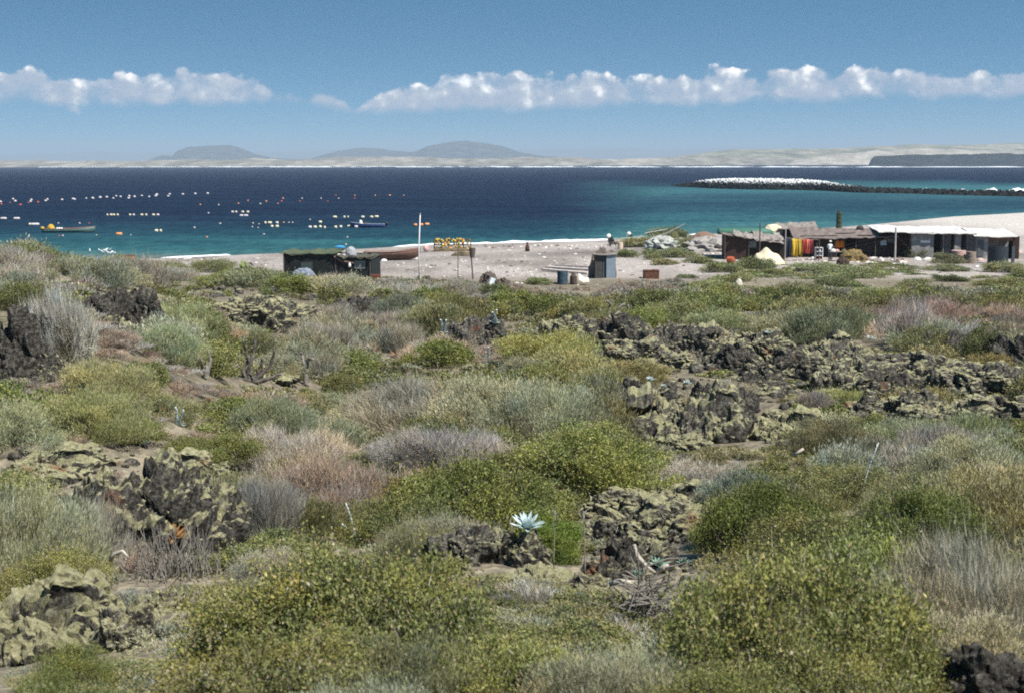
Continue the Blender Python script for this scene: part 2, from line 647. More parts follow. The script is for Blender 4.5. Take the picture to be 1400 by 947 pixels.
# ------------------------------------------------------------------ sea
def build_sea():
    m, nt, out = newmat('sea_water')
    L = nt.links.new
    at = N(nt, 'ShaderNodeAttribute', attribute_name='tone')
    geo = N(nt, 'ShaderNodeNewGeometry')

    def noise(sx, sy, detail, rough=.6):
        mp = N(nt, 'ShaderNodeMapping'); mp.inputs['Scale'].default_value = (sx, sy, 1)
        L(geo.outputs['Position'], mp.inputs['Vector'])
        n = N(nt, 'ShaderNodeTexNoise', ins={'Scale': 1, 'Detail': detail, 'Roughness': rough})
        L(mp.outputs[0], n.inputs['Vector'])
        return n.outputs['Fac']
    chop = noise(.55, .16, 5, .7)
    swell = noise(.022, .05, 5, .65)
    cr = ramp(nt, [(.3, (.62, .66, .72)), (.5, (1, 1, 1)), (.7, (1.5, 1.44, 1.34))])
    L(chop, cr.inputs['Fac'])
    cr2 = ramp(nt, [(.3, (.70, .73, .78)), (.5, (1, 1, 1)), (.7, (1.38, 1.33, 1.25))])
    L(swell, cr2.inputs['Fac'])
    mx = N(nt, 'ShaderNodeMix', data_type='RGBA', blend_type='MULTIPLY', ins={'Factor': 1.0})
    L(at.outputs['Color'], mx.inputs['A']); L(cr.outputs['Color'], mx.inputs['B'])
    mx2 = N(nt, 'ShaderNodeMix', data_type='RGBA', blend_type='MULTIPLY', ins={'Factor': 1.0})
    L(mx.outputs['Result'], mx2.inputs['A']); L(cr2.outputs['Color'], mx2.inputs['B'])
    # scattered whitecaps
    wc = noise(.16, .035, 3, .75)
    wr = ramp(nt, [(.755, 0), (.78, 1)])
    L(wc, wr.inputs['Fac'])
    mw = N(nt, 'ShaderNodeMix', data_type='RGBA')
    L(wr.outputs['Color'], mw.inputs['Factor']); L(mx2.outputs['Result'], mw.inputs['A'])
    mw.inputs['B'].default_value = (.5, .55, .58, 1)
    d = N(nt, 'ShaderNodeBsdfDiffuse')
    L(mw.outputs['Result'], d.inputs['Color'])
    g = N(nt, 'ShaderNodeBsdfGlossy', ins={'Roughness': .35})
    bp = N(nt, 'ShaderNodeBump', ins={'Strength': .9, 'Distance': .6})
    L(chop, bp.inputs['Height'])
    L(bp.outputs[0], g.inputs['Normal']); L(bp.outputs[0], d.inputs['Normal'])
    ms = N(nt, 'ShaderNodeMixShader', ins={'Fac': .03})
    L(d.outputs[0], ms.inputs[1]); L(g.outputs[0], ms.inputs[2])
    L(ms.outputs[0], out.inputs['Surface'])
    vs = np.concatenate([np.linspace(210, 20, 191), np.linspace(19, 1.33, 40)])
    pxs = np.linspace(-1000, 2400, 171)
    Y = np.repeat((CAMZ * FPX / vs)[:, None], len(pxs), 1)
    X = Y * ((pxs - 700) / FPX)[None, :]
    V = np.stack([X.ravel(), Y.ravel(), np.zeros(X.size)], 1)
    v = np.repeat(vs[:, None], len(pxs), 1).ravel()
    u = np.repeat(pxs[None, :], len(vs), 0).ravel()
    wob = fbm(np.stack([u / 140, v / 9, u * 0], 1), 4, 44)
    vv = v + wob * 7 - 18 * (1 - sstep(740, 930, u)) * sstep(40, 70, v) * (1 - sstep(112, 126, v)) - 2

    def tab(k, rows):
        xs = [r[0] for r in rows]
        return np.stack([np.interp(k, xs, [r[1][i] for r in rows]) for i in range(3)], 1)
    main = tab(vv, [(2, (.0085, .0180, .040)), (20, (.0060, .0140, .0350)), (45, (.0060, .0155, .0360)), (62, (.0078, .0240, .0450)), (75, (.0110, .0430, .0640)), (88, (.0180, .0720, .0870)),
                    (102, (.0260, .0920, .1050)), (116, (.045, .110, .115)), (126, (.09, .12, .12)), (134, (.10, .11, .105))])
    lag = tab(vv, [(2, (.0085, .0180, .040)), (23, (.0062, .0150, .0360)), (29, (.0180, .0560, .0770)), (36, (.0340, .1100, .1250)), (44, (.0220, .0660, .0880)), (56, (.0130, .0430, .0660)), (66, (.0165, .0570, .0800)),
                   (78, (.0260, .0880, .1050)), (92, (.040, .11, .118)), (120, (.05, .12, .118))])
    w = sstep(740, 930, u + wob * 60)[:, None]
    c = main * (1 - w) + lag * w
    ny, nx = len(vs), len(pxs)
    a = (np.arange(ny - 1)[:, None] * nx + np.arange(nx - 1)[None, :]).ravel()
    F = np.stack([a, a + 1, a + nx + 1, a + nx], 1)
    tag(npobj('sea', V, F, m, col=c, smooth=True), kind='structure')


def build_foam():
    m = pmat('sea_foam', (.80, .82, .83), (.66, .70, .72), scale=1.2, rough=.9, bump=.4)

    def strip(name, px0, px1, off, width, h, n=160, ends=.12):
        x0, x1 = at_z(px0, 349).x, at_z(px1, 330).x
        xs = np.linspace(x0, x1, n)
        t = np.linspace(0, 1, n)
        taper = np.minimum(1, np.minimum(t, 1 - t) / ends)
        j1 = fbm(np.stack([xs * .5, xs * 0, xs * 0], 1), 3, 60)
        j2 = fbm(np.stack([xs * .9, xs * 0 + 5, xs * 0], 1), 3, 61)
        y0 = yshore(xs) + off + j1 * 1.2
        ww = width * taper * (1 + j2 * .9)
        rows = []
        for k, hh in ((0, -.05), (.2, .35), (.45, 1), (.7, .8), (1, -.05)):
            rows.append(np.stack([xs, y0 + ww * k, np.maximum(h * hh * taper * (1 + j2 * .6), -.05) + .02], 1))
        V = np.concatenate(rows)
        a = (np.arange(4)[:, None] * n + np.arange(n - 1)[None, :]).ravel()
        F = np.stack([a, a + 1, a + n + 1, a + n], 1)
        tag(npobj(name, V, F, m, smooth=True), kind='structure')
    strip('surf', 234, 376, 1.8, 1.3, .10)
    strip('surf', 505, 842, .2, 2.6, .16)
    strip('surf', 760, 1010, .0, 2.6, .17)
    # breakers on the bar beyond the reef and along the far shore
    def breaker(px0, px1, py, h, n, seed, depth):
        pa, pb = at_z(px0, py), at_z(px1, py)
        t = np.linspace(0, 1, n)
        xs = pa.x + (pb.x - pa.x) * t
        ys = pa.y + (pb.y - pa.y) * t
        j = fbm(np.stack([t * n * .22, t * 0, t * 0 + seed], 1), 3, seed)
        hh = np.clip(h * (.55 + 1.5 * j), .02, None) * np.minimum(1, np.minimum(t, 1 - t) / .04)
        V = np.concatenate([np.stack([xs, ys, hh * 0 - .05], 1), np.stack([xs, ys + depth * .4, hh], 1), np.stack([xs, ys + depth, hh * 0 - .05], 1)])
        a = (np.arange(2)[:, None] * n + np.arange(n - 1)[None, :]).ravel()
        tag(npobj('surf', V, np.stack([a, a + 1, a + n + 1, a + n], 1), m, smooth=True), kind='structure')
    breaker(1338, 1480, 263.5, 1.3, 90, 71, 14)
    breaker(1160, 1330, 262.8, .8, 90, 72, 10)
    breaker(-500, 1900, 229.0, 1.2, 900, 73, 60)
    breaker(200, 1100, 228.3, 1.1, 500, 74, 60)


# ------------------------------------------------------------------ far land
def far_mat(name, c1, c2, c3, scale, sy=1.0):
    m, nt, out = newmat(name)
    L = nt.links.new
    geo = N(nt, 'ShaderNodeNewGeometry')
    mp = N(nt, 'ShaderNodeMapping'); mp.inputs['Scale'].default_value = (scale, scale * sy, scale * 4)
    L(geo.outputs['Position'], mp.inputs['Vector'])
    no = N(nt, 'ShaderNodeTexNoise', ins={'Scale': 1, 'Detail': 8, 'Roughness': .7})
    L(mp.outputs[0], no.inputs['Vector'])
    cr = ramp(nt, [(.34, c1), (.5, c2), (.64, c3)])
    L(no.outputs['Fac'], cr.inputs['Fac'])
    b = N(nt, 'ShaderNodeBsdfDiffuse')
    L(cr.outputs['Color'], b.inputs['Color'])
    L(b.outputs[0], out.inputs['Surface'])
    return m


def ridge_land(name, prof, D0, D1, depth, mat, rough=.12, seed=0, n=500, foot=0.0, rows=9, crest=.45):
    """Land seen across the water. prof: (pixel column, pixels above the waterline). D0/D1 distance of its shore at the left/right end."""
    xs = np.array([p[0] for p in prof], float)
    hs = np.array([p[1] for p in prof], float)
    u = np.linspace(xs[0], xs[-1], n)
    h = np.interp(u, xs, hs)
    D = np.interp(u, [xs[0], xs[-1]], [D0, D1])
    k = np.linspace(0, 1, rows)
    shape = np.interp(k, [0, .04, crest, 1], [-.05, foot, 1, .1])
    V = []
    for kk, s in zip(k, shape):
        y = D + depth * kk
        z = h * (D + depth * crest) / FPX
        nn = fbm(np.stack([u / 45, kk * 9 + u * 0, u * 0], 1), 5, seed)
        zz = z * s * (1 + rough * 2 * nn) if s > 0 else z * 0 - 3
        V.append(np.stack([y * (u - 700) / FPX, y, zz], 1))
    V = np.concatenate(V)
    a = (np.arange(rows - 1)[:, None] * n + np.arange(n - 1)[None, :]).ravel()
    F = np.stack([a, a + 1, a + n + 1, a + n], 1)
    o = npobj(name, V, F, mat, smooth=True)
    tag(o, kind='structure')
    return o


def build_far():
    dunes = far_mat('far_dunes_and_scrub', (.11, .105, .075), (.22, .195, .155), (.37, .325, .265), .012, .25)
    scrub = far_mat('far_scrub_hills', (.09, .09, .06), (.19, .18, .12), (.34, .30, .22), .009, .35)
    lava = far_mat('far_cinder_cone', (.022, .028, .028), (.05, .055, .048), (.10, .10, .08), .012)
    cliff = far_mat('far_pale_cliff', (.20, .175, .14), (.32, .285, .235), (.46, .42, .36), .012, .4)
    dark = far_mat('dark_lava_headland', (.006, .008, .010), (.014, .016, .018), (.030, .031, .030), .02)  # near-black tones over the whole headland
    ridge_land('far_coast', [(-700, 7), (-200, 7), (0, 7), (60, 8.5), (110, 7), (200, 8.5), (270, 9), (320, 10), (380, 9), (440, 9), (480, 12), (560, 11.5), (640, 12), (720, 11), (800, 10), (850, 8),
                             (930, 11), (1000, 10), (1080, 9), (1200, 10), (1500, 9), (2100, 8)], 4800, 4900, 900, dunes, .25, 81, 900, foot=.16)
    ridge_land('hills', [(860, 4), (905, 9), (950, 16), (1000, 22), (1040, 21.5), (1100, 22.5), (1180, 25), (1240, 28), (1300, 27), (1350, 29), (1400, 30.5), (1500, 31), (1700, 33), (2000, 25), (2300, 12)],
               5400, 5300, 2200, scrub, .05, 83, 500, foot=.25)
    ridge_land('cliff', [(1070, 1), (1085, 5), (1110, 10), (1140, 14.5), (1180, 19), (1230, 21), (1300, 20), (1380, 17), (1500, 12)], 4750, 4700, 420, cliff, .2, 84, 300, foot=.5, crest=.6)
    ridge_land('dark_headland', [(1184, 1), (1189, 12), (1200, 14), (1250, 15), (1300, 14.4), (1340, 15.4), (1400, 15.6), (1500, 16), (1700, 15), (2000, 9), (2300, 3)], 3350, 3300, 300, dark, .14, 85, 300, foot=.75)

    def cone(prof, D, dep, seed):
        ridge_land('volcano_hill', prof, D, D, dep, lava, .07, seed, 200, foot=.05, rows=15, crest=.5)
    cone([(203, 4), (213, 9), (228, 13.5), (240, 12), (247, 19), (262, 24.5), (285, 25.5), (318, 25), (335, 21), (352, 14), (375, 9), (410, 7), (440, 6)], 9600, 1500, 90)
    cone([(425, 7), (447, 14), (470, 19), (495, 21), (520, 21), (545, 17.5), (570, 16), (590, 12)], 10500, 1500, 91)
    cone([(540, 9), (570, 17), (588, 24.5), (610, 28.5), (640, 30), (665, 29.5), (690, 24.5), (712, 16), (745, 10.5), (800, 8)], 9600, 1700, 92)
    far = far_mat('far_mountain', (.09, .09, .08), (.12, .12, .10), (.16, .15, .13), .001)
    ridge_land('mountains', [(-500, 14), (0, 15), (150, 18), (300, 16), (480, 20), (640, 20), (700, 21), (760, 22), (800, 22.5), (840, 22), (900, 20), (1000, 22), (1100, 20), (1300, 18), (1500, 12)],
               21000, 21000, 2500, far, .10, 93, 300, foot=.1)


def build_haze():
    mb = MB()
    x0, x1, y0, y1, z0, z1 = -32000, 32000, -60, 26000, -40, 300
    mb.box(((x0 + x1) / 2, (y0 + y1) / 2, (z0 + z1) / 2), (x1 - x0, y1 - y0, z1 - z0))
    m, nt, out = newmat('haze_air')
    pv = N(nt, 'ShaderNodeVolumePrincipled')
    pv.inputs['Color'].default_value = (.56, .69, .83, 1)
    pv.inputs['Density'].default_value = HAZE
    pv.inputs['Anisotropy'].default_value = 0
    nt.links.new(pv.outputs[0], out.inputs['Volume'])
    o = mb.build('haze', m)
    tag(o, kind='stuff')


HAZE = 1.15e-4
# ================================================================== PLANTS
def unit(v):
    return v / np.maximum(np.linalg.norm(v, axis=-1, keepdims=True), 1e-9)


def rdirs(n, g):
    return unit(g.normal(size=(n, 3)))


PAL = {  # own colours of leaves and twigs (linear), with weights
    'leafy': [((.176, .190, .055), 4), ((.222, .230, .080), 4), ((.132, .142, .043), 3), ((.29, .285, .125), .8), ((.26, .19, .10), .5), ((.33, .30, .22), .6)],
    'dry': [((.42, .385, .335), 4), ((.34, .31, .265), 4), ((.52, .485, .43), 2.2), ((.26, .22, .175), 2), ((.32, .32, .21), 1)],
    'sage': [((.305, .31, .195), 4), ((.37, .37, .25), 3), ((.24, .248, .145), 3), ((.42, .395, .31), 1.4), ((.45, .425, .36), 1.4)],
    'olive': [((.27, .25, .12), 4), ((.33, .305, .165), 3), ((.215, .198, .09), 3), ((.38, .335, .23), 1.8), ((.24, .25, .10), 1.5)],
    'rust': [((.36, .275, .215), 4), ((.43, .35, .29), 3.5), ((.30, .21, .155), 3), ((.38, .21, .12), 1), ((.36, .34, .25), 1.6)],
    'mat': [((.155, .190, .080), 4), ((.205, .240, .105), 4), ((.115, .142, .058), 3), ((.28, .29, .15), 1.8), ((.33, .28, .18), .8)],
}


def pick(kind, n, g):
    c = np.array([p[0] for p in PAL[kind]])
    w = np.array([p[1] for p in PAL[kind]])
    i = g.choice(len(c), n, p=w / w.sum())
    return c[i] * g.uniform(.88, 1.14, (n, 1))


def leaf_quads(P, T, L, W, g):
    """Diamond leaves with a slight fold."""
    n = len(P)
    B = unit(np.cross(T, rdirs(n, g)))
    L = np.broadcast_to(L, (n,))[:, None]
    W = np.broadcast_to(W, (n,))[:, None]
    up = np.cross(B, T)
    V = np.stack([P, P + T * L * .5 + B * W * .5 + up * W * .12, P + T * L, P + T * L * .5 - B * W * .5 + up * W * .12], 1)
    return V.reshape(-1, 3), np.arange(n * 4).reshape(n, 4)


def blades(P, T, L, W, g):
    """Thin tapering twigs, each a narrow triangle."""
    n = len(P)
    B = unit(np.cross(T, rdirs(n, g)))
    L = np.broadcast_to(L, (n,))[:, None]
    W = np.broadcast_to(W, (n,))[:, None]
    V = np.stack([P + B * W * .5, P + T * L + rdirs(n, g) * L * .12, P - B * W * .5], 1)
    return V.reshape(-1, 3), np.arange(n * 3).reshape(n, 3)


def crown_points(n, g, nl=24, spread=.62, gap=.30, lo=.17, hi=.36, flat=1.0):
    """Leaf positions on an uneven bush: many overlapping branch heads of different heights over an irregular footprint."""
    a = g.uniform(0, 6.28, nl)
    q = np.sqrt(g.random(nl)) * .80
    wob = 1 + .22 * np.sin(a * 2 + g.uniform(0, 6)) + .14 * np.sin(a * 3 + g.uniform(0, 6))
    q = q * wob
    top = np.sqrt(np.maximum(.05, 1 - np.minimum(q, .97) ** 2)) * g.uniform(.50, 1.08, nl) * .80
    r = g.uniform(lo, hi, nl)
    c = np.stack([np.cos(a) * q, np.sin(a) * q, np.maximum(top - r * .5, .10)], 1)
    w = r ** 2
    m = int(n * 2.1)
    i = g.choice(nl, m, p=w / w.sum())
    u = rdirs(m, g)
    u[:, 2] = np.where(g.random(m) < .6, np.abs(u[:, 2]), u[:, 2])
    P = c[i] + u * np.array([1, 1, .9]) * (r[i] * g.random(m) ** .42)[:, None]
    # some foliage down the sides
    dn = g.random(m) < .22
    P[:, 2] = np.where(dn, P[:, 2] * g.random(m), P[:, 2])
    seed = int(g.integers(0, 90))
    keep = (P[:, 2] > .02) & (vnoise(P * 6.5 + seed, 3) + .6 * vnoise(P * 14 + seed, 5) > -gap)
    P, i = P[keep][:n], i[keep][:n]
    out = unit(P - c[i] * np.array([.75, .75, .35]) + np.array([0, 0, .05]))
    spray = np.where(g.random(len(P)) < .34, g.exponential(.055, len(P)), 0)
    # whole shoots stand out, not single leaves
    spray = spray * (vnoise(P * 9 + seed, 8) > -.1)
    P = P + out * np.minimum(spray, .26)[:, None] + np.array([0, 0, .35]) * np.minimum(spray, .26)[:, None]
    P = P * np.array([1, 1, flat])
    return P, out, c, r, i


def stems_mb(c, g, flat, thick=.016, twig=2):
    mb = MB()
    for k, cc in enumerate(c):
        base = Vector((g.normal(0, .09), g.normal(0, .09), -.12))
        end = Vector(cc) * 1.0
        end.z *= flat
        mid = (base + end) * .5 + Vector((g.normal(0, .05), g.normal(0, .05), -.02))
        mb.tube([base, mid, end], [thick, thick * .7, thick * .35], n=4, cap=False)
        for q in range(twig):
            s = mid.lerp(end, g.uniform(.0, .9))
            e = s + Vector(unit(np.array(end) + g.normal(0, .5, 3))) * g.uniform(.18, .34)
            e.z = max(e.z, .02)
            mb.tube([s, e], [thick * .4, thick * .15], n=3, cap=False)
    return mb


LOD = {  # leaves: count, length, width
    'tuft': {}, 'leafy': {0: (40000, .030, .0165), 1: (12000, .050, .029), 2: (3400, .088, .052), 3: (500, .20, .10), 4: (1500, .10, .05), 5: (2200, .075, .04)},
    'dry': {0: (22000, .15, .0050), 1: (9500, .19, .0085), 2: (3400, .24, .016), 3: (500, .36, .045), 4: (1500, .26, .017), 5: (2000, .24, .013)},
    'sage': {0: (40000, .058, .0072), 1: (13000, .088, .013), 2: (3800, .125, .029), 3: (500, .27, .085), 4: (1500, .15, .034), 5: (2200, .13, .025)},
    'olive': {0: (38000, .052, .0080), 1: (12500, .080, .0145), 2: (3800, .115, .032), 3: (500, .25, .09), 4: (1500, .14, .037), 5: (2200, .12, .026)},
    'rust': {0: (22000, .12, .0055), 1: (9500, .16, .009), 2: (3400, .22, .017), 3: (500, .34, .045), 4: (1500, .24, .017), 5: (2000, .22, .013)},
    'mat': {0: (9000, .06, .034), 1: (9000, .06, .034), 2: (3400, .095, .05), 3: (500, .22, .11), 4: (1500, .12, .06), 5: (1500, .12, .06)},
}


def foliage_arrays(kind, lod, seed):
    g = np.random.default_rng(seed * 101 + lod * 7 + 5)
    n, L, W = LOD[kind][lod]
    flat = {'leafy': .86, 'dry': .9, 'sage': .88, 'olive': .86, 'rust': .8, 'mat': .62}[kind]
    gap = {'leafy': .02, 'dry': .30, 'sage': .10, 'olive': .06, 'rust': .30, 'mat': .2}[kind]
    nl = 44 if lod < 2 else 26
    nl = 14 if lod > 2 else nl
    P, out, c, r, i = crown_points(n, g, nl=nl, gap=gap, flat=flat)
    n = len(P)
    col = pick(kind, n, g)
    lobe = g.uniform(.80, 1.2, nl)[i][:, None]          # each branch has its own vigour and hue
    hue = g.normal(0, .07, (nl, 1))[i]
    col = col * lobe * np.concatenate([1 + hue, 1 + hue * .2, 1 - hue], 1)
    Lr = L * g.uniform(.6, 1.4, n)
    if kind in ('leafy', 'mat'):
        T = unit(out * .55 + np.array([0, 0, .35]) + rdirs(n, g) * .85)
        V, F = leaf_quads(P, T, Lr, W * g.uniform(.7, 1.3, n), g)
        k = 4
    elif kind in ('dry', 'rust'):
        T = unit(out * .8 + np.array([0, 0, .45]) + rdirs(n, g) * .65)
        V, F = blades(P - T * Lr[:, None] * .5, T, Lr, W * g.uniform(.6, 1.5, n), g)
        k = 3
    else:
        T = unit(out * .75 + np.array([0, 0, .5]) + rdirs(n, g) * .6)
        V, F = leaf_quads(P - T * Lr[:, None] * .3, T, Lr, W * g.uniform(.7, 1.3, n), g)
        k = 4
    col = np.repeat(col, k, 0)
    if lod < 3 and kind in ('leafy', 'olive', 'sage', 'mat'):
        # bare shoots poking out among the leaves
        ns = {0: 1500, 1: 500, 2: 130}[lod]
        j = g.integers(0, n, ns)
        Ts = unit(out[j] * .5 + np.array([0, 0, .7]) + rdirs(ns, g) * .5)
        Ls = g.uniform(.10, .26, ns)
        Vs, Fs = blades(P[j] - Ts * Ls[:, None] * .45, Ts, Ls, W * {0: .45, 1: .35, 2: .3}[lod] * g.uniform(.6, 1.2, ns), g)
        # as degenerate-free quads so that one mesh keeps one face kind
        Vs = Vs.reshape(-1, 3, 3)
        Vq = np.stack([Vs[:, 0], (Vs[:, 0] * .35 + Vs[:, 1] * .65), Vs[:, 1], Vs[:, 2]], 1).reshape(-1, 3)
        F = np.concatenate([F, np.arange(ns * 4).reshape(ns, 4) + len(V)])
        V = np.concatenate([V, Vq])
        sc = np.array([.36, .315, .25]) * g.uniform(.6, 1.2, (ns, 1))
        col = np.concatenate([col, np.repeat(sc, 4, 0)])
    V[:, 2] = np.maximum(V[:, 2], -.05)
    return V, F, col, c, flat


PROTO = {}
MATS = {}


def foliage_proto(kind, lod, var):
    key = (kind, lod, var)
    if key not in PROTO:
        V, F, col, c, flat = foliage_arrays(kind, lod, 11 + var * 13 + sum(map(ord, kind)))
        if 'leaf ' + kind not in MATS:
            MATS['leaf ' + kind] = foliage_mat(kind + '_foliage', transl=.22 if kind in ('leafy', 'mat') else .14)
            MATS['bark'] = pmat('shrub_bark', (.20, .17, .14), (.12, .10, .085), scale=9, bump=.2)
        me = npmesh(kind + '_foliage', V, F, MATS['leaf ' + kind], col=col)
        g = np.random.default_rng(var + 77)
        sm = stems_mb(c[: (26 if lod == 0 else 14)], g, flat, .013 if kind in ('dry', 'rust') else .015, 3 if lod == 0 else 1)
        Vs = np.concatenate(sm.V)
        st = npmesh('shrub_stems', Vs, [np.array(f) for f in sm.F.values()], MATS['bark'])
        PROTO[key] = (me, st)
    return PROTO[key]


KIND_WORDS = {'leafy': ('leafy_shrub', 'leafy green shrub', 'shrub'), 'dry': ('dry_shrub', 'dry grey twiggy bush', 'bush'), 'sage': ('sage_shrub', 'grey-green sage shrub', 'shrub'),
              'olive': ('broom_shrub', 'olive brown shrub', 'shrub'), 'rust': ('buckwheat_shrub', 'reddish brown dry bush', 'bush'), 'mat': ('succulent_mat', 'low green mat', 'plant')}
SHRUBS = []          # (root, kind, word, px, py)


def add_shrub(kind, x, y, r, h, tint=(1, 1, 1), word='', z=None, lod=None):
    D = math.hypot(x, y)
    pxw = 2 * r * FPX / D
    if lod is None:
        lod = 0 if pxw > 165 else (1 if pxw > 78 else 2)
    var = int(rng.integers(0, 4 if lod == 0 else 5))
    me, st = foliage_proto(kind, lod, var)
    name, words, cat = KIND_WORDS[kind]
    v_ = rng.uniform(.80, 1.14)
    tint = (tint[0] * v_ * rng.uniform(.95, 1.05), tint[1] * v_, tint[2] * v_ * rng.uniform(.92, 1.06))
    z = gz(x, y) if z is None else z
    root = thing(name, None, cat, (x, y, z - .05), rng.uniform(0, 6.28))
    root.scale = (r * rng.uniform(.82, 1.15), r * rng.uniform(.82, 1.15), h / .98)
    root.rotation_euler = (rng.normal(0, .07), rng.normal(0, .07), root.rotation_euler.z)
    f = link(bpy.data.objects.new('foliage', me), root)
    f.color = (*tint, 1)
    link(bpy.data.objects.new('stems', st), root)
    px, py = project((x, y, z + h * .55))
    SHRUBS.append((root, kind, word, px, py))
    return root


